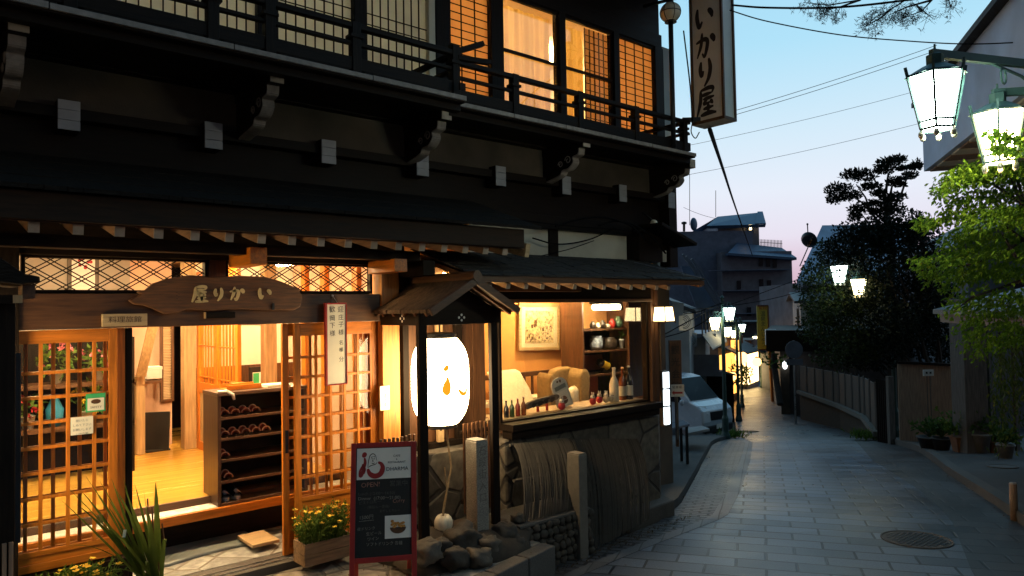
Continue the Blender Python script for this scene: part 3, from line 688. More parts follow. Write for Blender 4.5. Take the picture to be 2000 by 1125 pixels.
P_('rail_end', 'dark_x', lambda b: (b.bar((3.5, 4.75, 4.045), (3.78, 4.72, 4.17), .05, .045), b.bar((3.52, 4.74, 4.0), (3.84, 4.70, 4.015), .05, .04), b.bar((3.50, 4.79, 4.03), (3.50, 5.7, 4.03), .05, .04), b.bar((3.50, 4.79, 3.90), (3.50, 5.7, 3.90), .04, .03), b.box(3.47, 3.53, 4.64, 4.66, 3.70, 3.76)), .003, bl)
b2 = balcony(3.57, 7.02, 4.84, 3.668, [4.32, 5.18, 6.05, 6.92], False)
P_('rail_end', 'dark_y', lambda b: (b.bar((6.98, 4.91, 4.05), (6.98, 5.7, 4.05), .05, .04), b.bar((6.98, 4.92, 3.92), (6.98, 5.7, 3.92), .04, .03), b.box(6.95, 7.01, 4.95, 5.7, 3.68, 3.80)), .003, b2)
# upper windows
W0, W1, YW = 3.79, 5.10, 5.70
fx = lambda px, py=60: PY(px, py, YW).x
P_('window_sill', 'dark_x', bx(-1.5, 7.5, 5.66, 5.78, 3.66, W0)); P_('window_head', 'dark_x', bx(-1.5, 7.5, 5.66, 5.78, 5.245, 5.42))
P_('frieze', 'dark_x', bx(-1.5, 7.5, 5.70, 5.76, 5.422, 5.9), 0); P_('upper_eave', 'dark_x', lambda b: b.prism([(-2, 4.5, 5.78), (-2, 9, 6.9), (-2, 9, 7.05), (-2, 4.5, 5.9)], (10, 0, 0)), 0)
bars = [(-1.5, .9), (fx(500), fx(540)), (fx(688), fx(713)), (fx(847), fx(876, 100)), (fx(955, 90), fx(979, 90)), (fx(1089, 130), fx(1101, 130)), (fx(1195, 150), fx(1204, 60)), (fx(1274, 90), 7.52)]
for k, (a, c) in enumerate(bars):
    if a > -1: P_('post', 'dark_z', bx(a, c, 5.655, 5.77, W0, 5.245))
P_('post', 'plaster_cream', bx(fx(834), fx(846.5), 5.665, 5.76, W0, 5.245))
P_('corner_board', 'plaster_white', bx(7.56, 7.80, 5.70, 5.8, 3.7, 5.3))
P_('mullion_post', 'dark_z', bx(fx(410), fx(426), 5.66, 5.76, W0, 5.245))
def window(x0, x1, kind):
    fr = P_('window', 'dark_x', lambda b: (b.box(x0, x1, YW - .02, YW + .02, W0, W0 + .03), b.box(x0, x1, YW - .02, YW + .02, 5.215, 5.244)), .002)
    w = x1 - x0
    if kind in ('white', 'warm'):
        P_('paper', 'shoji_paper' if kind == 'white' else 'shoji_warm', bx(x0, x1, YW + .022, YW + .026, W0 + .03, 5.215), 0, fr)
        nv = max(2, round(w / (.082 if kind == 'white' else .165))); nh = 14 if kind == 'white' else 17
        def gr(b):
            for k in range(1, nv): b.box(x0 + w * k / nv - .0045, x0 + w * k / nv + .0045, YW + .008, YW + .02, W0 + .03, 5.215)
            for k in range(1, nh):
                z = W0 + .03 + 1.395 * k / nh
                if kind == 'warm' or k in (1, 2, 3, 7, 8, 12, 13): b.box(x0, x1, YW + .004, YW + .012, z - .004, z + .004)
            if kind == 'white':
                for zz in (W0 + .23, W0 + 1.12):
                    for k in range(nv):
                        xa, xb = x0 + w * k / nv, x0 + w * (k + 1) / nv
                        b.bar((xa, YW + .01, zz), (xb, YW + .01, zz + .098), .005, .005); b.bar((xa, YW + .01, zz + .098), (xb, YW + .01, zz), .005, .005)
        P_('lattice', 'dark_z', gr, 0, fr)
    else:
        P_('sash_bar', 'dark_x', lambda b: (b.box(x0, x1, YW - .015, YW + .012, 4.63, 4.662), b.box(x0, x0 + .022, YW - .012, YW + .012, W0 + .03, 5.215), b.box(x1 - .022, x1, YW - .012, YW + .012, W0 + .03, 5.215)), .002, fr)
        P_('glass', 'win_glass', bx(x0 + .022, x1 - .022, YW + .013, YW + .016, W0 + .03, 5.215), 0, fr)
        xe = x1 if kind == 'curtain' else x0 + w * .52
        def cur(b):
            n = 160; ph = rng.uniform(0, 6)
            fold = lambda x: .022 * math.sin(x * 46 + ph + 1.3 * math.sin(x * 9)) + .012 * math.sin(x * 83 + ph)
            b.grid(lambda u, v: (x0 + (xe - x0) * u, YW + .11 + fold(x0 + (xe - x0) * u) * (.55 + .45 * (1 - v)), W0 + .02 + 1.38 * v), n, 6)
        P_('curtain', 'curtain', cur, 0, fr, smooth=True)
        if kind == 'half':
            xs_ = x0 + w * .5
            P_('paper', 'shoji_warm', bx(xs_, x1, YW + .062, YW + .066, W0 + .03, 5.215), 0, fr)
            def gr(b):
                n = 5
                for k in range(n + 1): b.box(xs_ + (x1 - xs_) * k / n - .005, xs_ + (x1 - xs_) * k / n + .005, YW + .048, YW + .06, W0 + .03, 5.215)
                for k in range(1, 17): b.box(xs_, x1, YW + .044, YW + .052, W0 + .03 + 1.395 * k / 17 - .004, W0 + .03 + 1.395 * k / 17 + .004)
            P_('lattice', 'dark_z', gr, 0, fr)
window(.92, fx(410) , 'white'); window(fx(426), fx(500), 'white'); window(fx(540), fx(688), 'white'); window(fx(713), fx(834), 'white')
window(fx(876, 100), fx(955, 90), 'warm'); window(fx(979, 90), fx(1089, 130), 'curtain'); window(fx(1101, 130), fx(1195, 150), 'half'); window(fx(1204, 60), fx(1274, 90), 'warm')
# the rooms behind them
xm = fx(862)
P_('room_wall', 'plaster_cream', lambda b: (b.box(-1.5, 7.5, 8.4, 8.5, 3.5, 5.6), b.box(xm - .05, xm + .05, 5.78, 8.4, 3.7, 5.5), b.box(-1.55, -1.45, 5.78, 8.4, 3.5, 5.6), b.box(7.46, 7.54, 5.78, 8.4, 2.4, 5.6)), 0)
P_('room_floor', 'floor_x', bx(-1.5, 7.5, 5.78, 8.4, 3.6, 3.68), 0); P_('room_ceiling', 'ceiling_cream', bx(-1.5, 7.5, 5.78, 8.4, 5.5, 5.58), 0)
def pendant(x, y, z, r, m, lab):
    t = thing('ceiling_lamp', lab, 'ceiling lamp', (x, y, z), 'lamps inside the upper rooms')
    b = MB(); b.lathe((x, y, z), [(r * .3, -.10), (r * .9, -.085), (r, -.05), (r, 0)], 20); b.build('shade', m, t, smooth=True)
    b = MB(); b.lathe((x, y, z), [(r * .6, .002), (r * .6, .03)], 16); b.build('mount', 'black_metal', t)
pendant(5.3, 7.0, 5.46, .22, 'room_glow', 'round ceiling lamp behind the curtained amber window'); pendant(6.9, 7.0, 5.46, .22, 'room_glow', 'round ceiling lamp behind the amber lattice window by the hanging sign')
pendant(4.35, 6.6, 5.46, .16, 'room_glow', 'round ceiling lamp behind the amber lattice window next to the cream post'); pendant(2.2, 7.0, 5.46, .22, 'cool_room_glow', 'round ceiling lamp behind the pale white lattice windows')
# ------------------------------------------------------------------ ground floor right of the entrance
P_('panel_wall', 'brown_z', lambda b: [b.box(3.32 + .15 * k, 3.467 + .15 * k, 5.50 + (.006 if k % 2 else 0), 5.56, .66, 2.34) for k in range(7)], .002)
P_('panel_frame', 'dark_z', lambda b: (b.box(3.40, 3.46, 5.44, 5.499, .70, 2.0), b.box(3.98, 4.05, 5.44, 5.499, .70, 2.0), b.box(3.32, 4.37, 5.42, 5.499, .66, .71), b.box(3.32, 4.23, 5.42, 5.499, 2.0, 2.10)), .003)
P_('low_stone_wall', 'crazy_stone', bx(3.30, 4.25, 5.24, 5.50, -.3, .655), .01); P_('post', 'pale_z', bx(3.735, 3.80, 5.40, 5.44, .71, 1.95))

P_('corner_panel', 'brown_z', lambda b: [b.box(6.492 + .033 * k, 6.5235 + .033 * k, 5.14 + (.005 if k % 2 else 0), 5.28, .74, 2.12) for k in range(4)], .003)
P_('head_beam', 'dark_x', bx(4.24, 6.49, 5.13, 5.30, 1.975, 2.135)); P_('head_trim', 'brown_x', bx(4.24, 6.49, 5.11, 5.129, 1.965, 2.0))
P_('window_sill', 'dark_x', lambda b: (b.box(4.30, 6.52, 5.02, 5.34, .775, .84), b.box(4.32, 6.5, 5.06, 5.2, .70, .773)), .005)
dw = P_('display_window', 'dark_z', lambda b: (b.box(4.285, 4.315, 5.18, 5.22, .842, 1.974), b.box(6.452, 6.49, 5.18, 5.25, .842, 1.974), b.box(4.315, 6.452, 5.18, 5.25, .842, .858)), .003)
P_('glass', 'win_glass', bx(4.315, 6.452, 5.212, 5.217, .858, 1.974), 0, dw)
P_('stone_base', 'crazy_stone', lambda b: b.prism([(4.28, 5.12, -.7), (6.55, 5.12, -.7), (6.66, 5.18, -.7), (6.70, 5.36, -.7), (6.70, 5.6, -.7), (4.28, 5.6, -.7)], (0, 0, 1.4)), .03)
P_('plinth', 'granite_dark', lambda b: b.prism([(5.8, 4.93, -.8), (6.62, 4.97, -.8), (6.72, 5.2, -.8), (6.72, 5.4, -.8), (5.8, 5.4, -.8)], (0, 0, .55)), .02)
# display roof
sh_n = 64
def shing(b):
    for r_ in range(7):
        y0 = 4.62 + r_ * .127; y1 = y0 + .15; za = 2.19 + (y0 - 4.62) * .30; zb = 2.19 + (y1 - 4.62) * .30
        x = 3.55
        while x < 6.78:
            w = rng.uniform(.10, .2); xe = min(6.8, x + w); j = rng.uniform(-.012, .012); h = rng.uniform(.010, .02)
            b.prism([(x, y0 + j, za), (x, y1 + j, zb), (x, y1 + j, zb + .008), (x, y0 + j, za + h)], (xe - x - .003, 0, 0)); x = xe
P_('display_roof', 'roof_shingle', shing, 0)
P_('roof_deck', 'brown_x', lambda b: b.prism([(3.55, 4.64, 2.135), (3.55, 5.52, 2.40), (3.55, 5.52, 2.42), (3.55, 4.64, 2.188)], (3.26, 0, 0)), 0)
P_('hip_roof', 'roof_metal', lambda b: b.prism([(6.45, 5.52, 2.475), (6.79, 4.66, 2.225), (6.95, 4.80, 2.20), (7.6, 5.9, 2.40)], (0, 0, -.03)), .003)
P_('hip_fascia', 'brown_x', lambda b: (b.bar((6.80, 4.66, 2.17), (6.95, 4.80, 2.155), .03, .07), b.bar((6.95, 4.80, 2.155), (7.55, 5.9, 2.33), .03, .07)), .003)
for px in (953, 989, 1024, 1056, 1087, 1119, 1149, 1176, 1203, 1229, 1254, 1279, 1302):
    x = PY(px, 554, 4.74).x
    r = P_('rafter', 'rafter', lambda b: b.bar((x, 4.72, 2.108), (x, 5.5, 2.34), .045, .05), .002)
    P_('end_cap', 'end_grain', lambda b: b.bar((x, 4.713, 2.106), (x, 4.7205, 2.108), .043, .048), 0, r)
P_('eave_beam', 'brown_x', bx(3.6, 5.2, 4.98, 5.08, 2.07, 2.135)); P_('eave_beam', 'dark_x', bx(3.5, 6.85, 5.30, 5.5, 2.135, 2.30))
P_('post', 'pale_z', bx(7.0, 7.14, 5.40, 5.5, 1.86, 2.2)); P_('wall_box', 'plaster', bx(6.86, 7.16, 5.38, 5.399, 1.88, 2.16), .004)
P_('upper_panel', 'plaster_white', bx(4.2, 6.64, 5.60, 5.66, 2.40, 2.76), 0); P_('panel_post', 'dark_z', lambda b: (b.box(5.34, 5.47, 5.57, 5.599, 2.4, 2.76), b.box(4.2, 6.66, 5.52, 5.62, 2.761, 2.90)), .003)
P_('dormer', 'dark_z', lambda b: (b.box(6.66, 7.10, 5.42, 5.75, 2.45, 2.82), b.bar((6.72, 5.38, 2.87), (7.40, 5.38, 2.66), .5, .04)), .004)
P_('dormer_panel', 'plaster_white', bx(7.12, 7.24, 5.47, 5.50, 2.46, 2.60), 0)
P_('outer_wall', 'dark_x', lambda b: (b.box(-2.2, 8.0, 10.42, 10.5, -.5, 6.9), b.box(-2.2, -2.1, 5.6, 10.42, -.5, 6.9)), 0)
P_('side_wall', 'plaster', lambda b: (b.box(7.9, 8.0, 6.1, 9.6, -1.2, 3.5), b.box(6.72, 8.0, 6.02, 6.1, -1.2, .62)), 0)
# ------------------------------------------------------------------ entrance hall inside
P_('step_edge', 'door_x', bx(-1.4, 3.28, 6.08, 6.115, .245, .318)); P_('step_riser', 'dark_x', bx(-1.4, 3.28, 6.30, 6.34, .0, .318), 0)
P_('step_top', 'marble', bx(-1.4, 3.28, 6.116, 6.285, .26, .322)); P_('floor_edge', 'brown_x', bx(-1.4, 3.28, 6.286, 6.32, .26, .378))
P_('hall_floor', 'floor_x', lambda b: [b.box(-1.4, 4.3, 6.321 + .30 * k, 6.617 + .30 * k, .30, .378) for k in range(14)], .002)
P_('hall_wall', 'plaster_cream', lambda b: (b.box(-1.5, 2.2, 10.2, 10.3, 0, 2.9), b.box(-1.6, -1.5, 5.6, 10.3, 0, 2.9), b.box(2.7, 4.3, 9.3, 9.4, 1.25, 2.9)), 0)
P_('hall_wall', 'plaster_pink', lambda b: (b.box(1.97, 2.5, 9.15, 9.25, .3, 2.9), b.box(3.25, 3.31, 5.62, 7.4, 0, 2.9), b.box(2.45, 2.52, 9.25, 10.2, .3, 2.9)), 0)
P_('wainscot', 'brown_z', lambda b: [b.box(2.7 + .1 * k, 2.797 + .1 * k, 9.29, 9.32, .3, 1.25) for k in range(15)], 0)
P_('hall_wall', 'plaster_orange', bx(4.22, 4.26, 5.58, 9.4, .0, 2.9), 0)
P_('hall_ceiling', 'ceiling_cream', bx(-1.5, 4.22, 5.72, 10.2, 2.55, 2.6), 0)
P_('interior_post', 'pale_z', lambda b: (b.box(2.50, 2.63, 8.66, 8.80, .378, 2.55), b.box(2.92, 3.05, 7.36, 7.48, .378, 2.55)), .004)
P_('interior_post', 'door_z', lambda b: (b.box(3.20, 3.249, 5.9, 6.0, .32, 2.55), b.box(3.20, 3.249, 6.55, 6.65, .378, 2.55), b.box(3.20, 3.249, 7.0, 7.1, .378, 2.55)), .004)
pt = P_('partition_door', 'door_z', lambda b: (b.box(2.63, 2.67, 7.34, 7.42, .378, 2.4), b.box(2.63, 2.67, 7.95, 8.02, .378, 2.4), b.box(2.63, 2.67, 8.58, 8.655, .378, 2.4), b.box(2.632, 2.668, 7.42, 8.58, 1.02, 1.14), b.box(2.632, 2.668, 7.42, 8.58, .378, .47), b.box(2.632, 2.668, 7.42, 8.58, 2.3, 2.4)), .003)
P_('lattice', 'door_z', lambda b: [b.box(2.64, 2.66, 7.42 + .097 * k - .008, 7.42 + .097 * k + .008, 1.14, 2.3) for k in range(1, 12)] + [b.box(2.638, 2.65, 7.42, 8.58, z, z + .014) for z in (1.20, 1.55, 1.95)], 0, pt)
P_('bottom_panel', 'pale_z', bx(2.645, 2.655, 7.42, 8.58, .47, 1.02), 0, pt)
for i, (x, y) in enumerate(((.9, 7.1), (2.1, 7.3), (3.5, 8.3), (1.6, 9.2), (2.0, 5.93))):
    t = thing('ceiling_lamp', ('round ceiling lamp over the entrance hall near the plant shelf', 'round ceiling lamp over the shoe cabinet', 'round ceiling lamp in the back room past the lattice partition', 'round ceiling lamp over the reception corner', 'round ceiling lamp just inside the lattice doors')[i], 'ceiling lamp', (x, y, 2.548), 'lamps inside the entrance hall')
    b = MB(); b.lathe((x, y, 2.548), [(.05, -.075), (.15, -.06), (.17, -.03), (.17, -.004)], 20); b.build('shade', 'hall_glow', t, smooth=True)
    b = MB(); b.lathe((x, y, 2.548), [(.18, -.022), (.185, -.012), (.18, -.002)], 20, cap=False); b.build('rim', 'brass', t)
ep = PY(868, 541, 5.25)
t = thing('eave_lamp', 'small bare egg shaped bulb under the eave above the lantern shelter', 'eave lamp', ep)
b = MB(); b.lathe(ep, [(.004, .04), (.016, .034), (.023, .015), (.022, -.005), (.014, -.028)], 14); b.build('bulb', 'bulb_glow', t, smooth=True)
b = MB(); b.lathe(ep, [(.016, -.028), (.018, -.05), (.024, -.055)], 12); b.bar(ep + Vector((0, .01, -.05)), ep + Vector((0, .24, -.05)), .02, .02); b.build('socket', 'black_metal', t)
# shoe cabinet
t = thing('shoe_cabinet', 'dark brown open shoe cabinet with five shelves of slippers', 'shoe cabinet', (2.4, 6.28, .322))
X0, X1, Y0, Y1 = 2.02, 2.80, 6.10, 6.47
SHZ = [.345, .524, .70, .876, 1.05]
wood('cab_z', (.085, .048, .03), 'Z', rough=.4, coat=.2); wood('cab_x', (.12, .07, .045), 'X', rough=.4); mat('cab_in', (.012, .009, .008), .7)
b = MB(); b.box(X0, X0 + .028, Y0, Y1, .322, 1.225); b.box(X1 - .028, X1, Y0, Y1, .322, 1.225); b.build('side_panel', 'cab_z', t, .003)
b = MB(); b.box(X0 - .004, X1 + .004, Y0 - .004, Y1, 1.226, 1.256); b.build('top', 'cab_x', t, .003)
b = MB(); b.box(X0 + .028, X1 - .028, Y1 - .02, Y1 - .005, .33, 1.225); b.build('back_panel', 'cab_in', t)
for z in SHZ:
    b = MB(); b.box(X0 + .029, X1 - .029, Y0 + .004, Y1 - .021, z - .022, z); b.build('shelf', 'cab_x', t, .002)
mat('slipper_brown', (.38, .06, .035), .35, .3, 10, coat=.4); mat('slipper_trim', (.72, .50, .38), .6); mat('slipper_sole', (.03, .02, .016), .7)
def slipper(x, z, lab):
    t = thing('slipper', lab, 'slipper', (x, 6.13, z), 'slippers in the shoe cabinet')
    o = WO[t]
    b = MB(); b.prism([(o.x + .034 * math.cos(a) * (1 - .12 * math.sin(a)), o.y + .115 + .115 * math.sin(a), o.z + .001) for a in [k * math.pi / 10 for k in range(20)]], (0, 0, .016)); b.build('sole', 'slipper_sole', t, .003)
    up_ = lambda s0: (lambda u, v: (o.x + .035 * math.cos(math.pi * v) * (1 - .25 * u * u), o.y + .008 + .12 * (1 - u) * (1) + .0, o.z + .016 + .052 * math.sin(math.pi * v) * (1 - .6 * u) + s0))
    b = MB(); b.grid(up_(0), 8, 10); b.build('upper', 'slipper_brown', t, smooth=True)
    b = MB(); b.tube([(o.x + .0355 * math.cos(math.pi * k / 10), o.y + .02, o.z + .017 + .036 * math.sin(math.pi * k / 10)) for k in range(11)], .0055, 6); b.tube([(o.x + .0355 * math.cos(math.pi * k / 10), o.y + .10, o.z + .018 + .050 * math.sin(math.pi * k / 10)) for k in range(11)], .005, 6); b.build('trim', 'slipper_trim', t, smooth=True)
    return t
sl = []
for (zi, pxs, nm) in ((4, (605, 665, 715, 790), 'highest occupied shelf'), (3, (600, 645, 718, 785, 853), 'second shelf down'), (2, (605,), 'middle shelf'), (1, (640,), 'shelf above the sneakers')):
    for k, q in enumerate(pxs):
        x = max(2.095 + .088 * k, PY(230 + q / 2.96, 800, 6.14).x)
        lab = 'maroon slipper on the %s' % nm + (' of the shoe cabinet' if len(pxs) == 1 else ', ' + ('first', 'second', 'third', 'fourth', 'fifth')[k] + ' from the side panel')
        if not sl: sl.append(slipper(x, SHZ[zi], lab))
        else: dup(sl[0], (x, 6.13, SHZ[zi]), 0, lab)
mat('shoe_black', (.03, .03, .035), .5); mat('shoe_white', (.75, .75, .75), .5)
for k, (x, lab) in enumerate(((2.105, 'black and white sneaker on the bottom shelf beside the side panel'), (2.20, 'black and white sneaker on the bottom shelf, inner one of the pair'))):
    t = thing('sneaker', lab, 'sneaker', (x, 6.13, SHZ[0]), 'pair of sneakers in the cabinet'); o = WO[t]
    b = MB(); b.prism([(o.x + .04 * math.cos(a), o.y + .12 + .12 * math.sin(a), o.z) for a in [j * math.pi / 10 for j in range(20)]], (0, 0, .03)); b.build('sole', 'shoe_white', t, .004)
    b = MB(); b.grid(lambda u, v: (o.x + .038 * math.cos(math.pi * v), o.y + .012 + .2 * u, o.z + .03 + (.03 + .055 * u) * math.sin(math.pi * v)), 8, 10); b.build('upper', 'shoe_black', t, smooth=True)
    b = MB(); b.grid(lambda u, v: (o.x + .028 * math.cos(math.pi * (.15 + .7 * v)), o.y + .009 + .06 * u, o.z + .032 + (.034 + .055 * .3 * u) * math.sin(math.pi * (.15 + .7 * v))), 3, 6); b.build('toe_cap', 'shoe_white', t, smooth=True)
def simple(name, m, fn, label, cat, bevel=.003, group=None, smooth=False, parent=None):
    b = MB(); fn(b); o = b.build(name, m, parent, bevel=bevel, smooth=smooth)
    if not parent: tag(o, label, cat, group)
    return o
simple('tray', 'door_x', lambda b: (b.box(2.13, 2.43, 6.2, 6.4, 1.258, 1.268), b.box(2.13, 2.43, 6.2, 6.21, 1.268, 1.30), b.box(2.13, 2.43, 6.39, 6.4, 1.268, 1.30), b.box(2.2, 2.32, 6.25, 6.35, 1.268, 1.31)), 'orange wooden tray with a small box on the shoe cabinet', 'tray')
simple('paper_stack', 'note_paper', lambda b: [b.box(2.46 + .004 * k, 2.68 - .003 * k, 6.16, 6.36, 1.258 + .004 * k, 1.2615 + .004 * k) for k in range(5)], 'stack of white papers on the shoe cabinet', 'papers', 0)
simple('shoehorn', 'white_paint', lambda b: (b.tube([(2.03, 6.13, 1.262), (2.10, 6.11, 1.262), (2.14, 6.085, 1.235), (2.15, 6.08, 1.19)], [.012, .016, .014, .010], 8)), 'white shoehorn hanging over the edge of the shoe cabinet', 'shoehorn', 0, smooth=True)
# framed cards standing on the ledge at the back, picture over the wainscot
t = thing('card_frame', 'small dark frame holding a green and red card in the back room', 'card frame', PY(505, 745, 9.1))
o = WO[t]; b = MB(); b.box(o.x - .12, o.x + .12, o.y - .01, o.y + .02, o.z - .19, o.z + .19); b.build('frame', 'black_metal', t, .004)
mat('card_green', (.05, .45, .16), .6); mat('card_red', (.6, .05, .05), .6)
b = MB(); b.box(o.x - .08, o.x + .07, o.y - .016, o.y - .011, o.z - .16, o.z + .12); b.build('card', 'white_paint', t)
b = MB(); b.box(o.x - .075, o.x + .0, o.y - .02, o.y - .017, o.z - .03, o.z + .11); b.build('green_panel', 'card_green', t)
b = MB(); b.box(o.x + .005, o.x + .06, o.y - .02, o.y - .017, o.z - .12, o.z - .02); b.build('red_panel', 'card_red', t)
simple('back_ledge', 'brown_x', bx(2.75, 4.2, 8.98, 9.28, .95, .985), 'brown wooden ledge along the wainscot at the back of the hall', 'ledge', parent=None)
t = thing('wall_picture', 'dark framed picture hanging high over the brown wainscot', 'picture', PY(504, 630, 9.27)); o = WO[t]
b = MB(); b.box(o.x - .2, o.x + .2, o.y - .02, o.y + .01, o.z, o.z + .45); b.build('frame', 'dark_x', t, .004); b = MB(); b.box(o.x - .16, o.x + .16, o.y - .024, o.y - .021, o.z + .04, o.z + .41); b.build('canvas', 'plaster_cream', t)
# reception corner
simple('leaning_board', 'pale_z', lambda b: b.bar(PY(275, 735, 8.6), PY(300, 630, 8.3), .10, .02, (0, -1, 0)), 'long pale wooden board leaning in the reception corner', 'board')
simple('half_wall', 'pale_z', lambda b: b.box(PY(262, 800, 8.8).x, PY(279, 800, 8.8).x, 8.7, 8.85, .38, PY(270, 735, 8.8).z), 'narrow pale wooden half wall at the reception corner', 'half wall')
simple('wall_shelf', 'brown_x', lambda b: b.box(1.98, 2.28, 8.72, 9.14, PY(290, 742, 8.9).z - .03, PY(290, 742, 8.9).z), 'small brown shelf on the pink wall', 'shelf')
p = PY(298, 739, 8.9); simple('paper_box', 'white_paint', lambda b: (b.box(p.x - .08, p.x + .08, 8.82, 8.98, p.z, p.z + .13), b.box(p.x - .085, p.x + .085, 8.815, 8.985, p.z + .10, p.z + .135)), 'white box with a lid on the small wall shelf', 'box')
p0, p1 = PY(318, 640, 9.12), PY(334, 778, 9.12)
t = thing('bamboo_blind', 'narrow framed bamboo blind on the pink hall wall', 'blind', (p0.x, 9.12, p1.z)); b = MB()
for k in range(60): b.tube([(p0.x, 9.12, p1.z + (p0.z + .3 - p1.z) * k / 60), (p1.x, 9.12, p1.z + (p0.z + .3 - p1.z) * k / 60)], .008, 5)
b.build('slats', 'pale_x', t); b = MB(); b.box(p0.x - .03, p0.x, 9.1, 9.145, p1.z - .03, p0.z + .3); b.box(p1.x, p1.x + .03, 9.1, 9.145, p1.z - .03, p0.z + .3); b.box(p0.x, p1.x, 9.1, 9.145, p1.z - .03, p1.z - .004); b.build('frame', 'brown_z', t)
p0 = PZ(307, 880, .378)
t = thing('panel_heater', 'thin black panel leaning against the pink wall on the hall floor', 'black panel', p0); b = MB()
M = Matrix.Translation(p0 + Vector((0, 0, .22))) @ Matrix.Rotation(-.5, 4, 'Z') @ Matrix.Rotation(-.14, 4, 'X'); b.mbox(M, .26, .035, .43); b.build('panel', 'black_metal', t, .006)
b = MB(); b.box(p0.x - .13, p0.x + .12, p0.y - .08, p0.y + .08, p0.z, p0.z + .02); b.build('foot', 'black_metal', t, .004)
mat('blue_plastic', (.03, .22, .42), .4); mat('white_bag', (.7, .72, .75), .5)
q = PY(252, 812, 9.7)
t = thing('wire_rack', 'metal storage rack in the reception corner', 'rack', (q.x, 9.7, .378)); b = MB()
for dx in (-.2, .2):
    for dy in (-.2, .2): b.tube([(q.x + dx, 9.7 + dy, .378), (q.x + dx, 9.7 + dy, 1.75)], .01, 6)
b.build('posts', 'steel', t); b = MB()
for z in (.75, 1.2, 1.6):
    for k in range(6): b.tube([(q.x - .2, 9.5 + .08 * k, z), (q.x + .2, 9.5 + .08 * k, z)], .006, 5)
b.build('shelves', 'black_metal', t)
simple('blue_basin', 'blue_plastic', lambda b: b.lathe((q.x, 9.62, .39), [(.12, 0), (.17, .18), (.18, .18), (.165, .17), (.11, .01)], 18), 'blue plastic basin on the floor under the metal rack', 'basin', 0, smooth=True)
simple('plastic_bag', 'white_bag', lambda b: b.blob((q.x + .02, 9.66, 1.34), .15, .12, .14, .5, 3), 'crumpled white plastic bag on the metal rack', 'bag', 0, smooth=True)
simple('blue_cloth', 'blue_plastic', lambda b: b.blob((q.x - .09, 9.58, .86), .08, .1, .11, .4, 5), 'folded blue cloth on the metal rack', 'cloth', 0, smooth=True)
# plants, ornaments behind the lattice door
t = thing('plant_shelf', 'low black display shelf behind the lattice door', 'display shelf', (1.25, 8.0, .378)); b = MB(); b.box(.75, 1.8, 7.85, 8.25, .84, .88); b.box(.75, 1.8, 7.85, 8.25, 1.24, 1.28); b.build('board', 'brown_x', t); b = MB(); b.box(.75, .80, 7.85, 8.25, .378, 1.7); b.box(1.75, 1.8, 7.85, 8.25, .378, 1.7); b.box(.75, 1.8, 8.22, 8.25, .378, 1.7); b.build('frame', 'dark_z', t)
mat('petal_pink', (.75, .16, .22), .6, .3); mat('petal_yellow', (.80, .50, .03), .55, .25, 30); mat('petal_red', (.55, .03, .04), .6); mat('pot_white', (.75, .74, .7), .35); mat('pot_beige', (.55, .36, .22), .6)
leafmat('leaf_dark', (.02, .05, .012), (.08, .15, .03)); leafmat('leaf_mid', (.035, .08, .015), (.14, .22, .04))
def bouquet(x, y, z, r, pot, petal, lab, cat='flowers', leafm='leaf_mid', h=.12, potm='pot_white', n=14):
    t = thing('flower_pot', lab, cat, (x, y, z)); R = random.Random(int(x * 1000))
    b = MB(); b.lathe((x, y, z), [(pot * .7, 0), (pot, h), (pot * 1.05, h), (pot * .95, h - .01), (pot * .65, .02)], 14); b.build('pot', potm, t, smooth=True)
    b = MB(); clump(b, (x, y, z + h + r * .7), r, 70, .09, .02, R, 1.0); b.build('leaves', leafm, t, recalc=False)
    b = MB()
    for _ in range(n):
        o = rvec(R) * r; c = Vector((x, y, z + h + r * .8)) + o
        for k in range(7): leaf_quad(b, c, rvec(R), rvec(R), .035, .012)
    b.build('blossoms', petal, t, recalc=False)
bouquet(1.15, 7.95, 1.282, .15, .06, 'petal_pink', 'pot of pink blossoms high on the display shelf'); bouquet(1.50, 7.98, 1.282, .13, .06, 'petal_pink', 'smaller pot of pink blossoms on the end of the display shelf')
bouquet(1.42, 7.95, .882, .15, .07, 'petal_yellow', 'pot of yellow and green flowers on the lower display shelf'); bouquet(.93, 7.95, .882, .12, .06, 'petal_red', 'pot of red flowers on the lower display shelf')
simple('vase', 'blue_plastic', lambda b: b.lathe((1.14, 7.95, .882), [(.04, 0), (.07, .06), (.075, .16), (.035, .25), (.045, .30)], 16), 'tall blue and white vase on the lower display shelf', 'vase', 0, smooth=True)
def leafy(x, y, z, h, potr, poth, potm, lab, n=16, L=.28, w=.05, lm='leaf_mid', spread=.8):
    t = thing('potted_plant', lab, 'plant', (x, y, z)); R = random.Random(int(x * 777 + y * 31))
    b = MB(); b.lathe((x, y, z), [(potr * .72, 0), (potr, poth), (potr * 1.08, poth), (potr * 1.08, poth - .03), (potr * .9, poth - .02)], 16); b.build('pot', potm, t, smooth=True)
    b = MB(); c = Vector((x, y, z + poth))
    for k in range(n):
        a = R.uniform(0, 6.28); e = R.uniform(.3, 1.0); d = Vector((math.cos(a) * spread * (1.1 - e), math.sin(a) * spread * (1.1 - e), e)); m_ = c + d * h * R.uniform(.4, 1)
        b.tube([c, m_], .006, 5, .003); leaf_quad(b, m_, (d + Vector((d.x, d.y, -.4))).normalized(), rvec(R), L * R.uniform(.6, 1.1), w)
    b.build('leaves', lm, t, recalc=False)
p = PZ(120, 905, .378)
leafy(p.x, p.y, .378, .42, .17, .26, 'pot_beige', 'leafy green plant in a beige pot behind the lattice door', 22, .24, .06); leafy(p.x - .28, p.y - .25, .378, .3, .06, .12, 'pot_white', 'small leafy plant in a white pot behind the lattice door', 12, .16, .035)
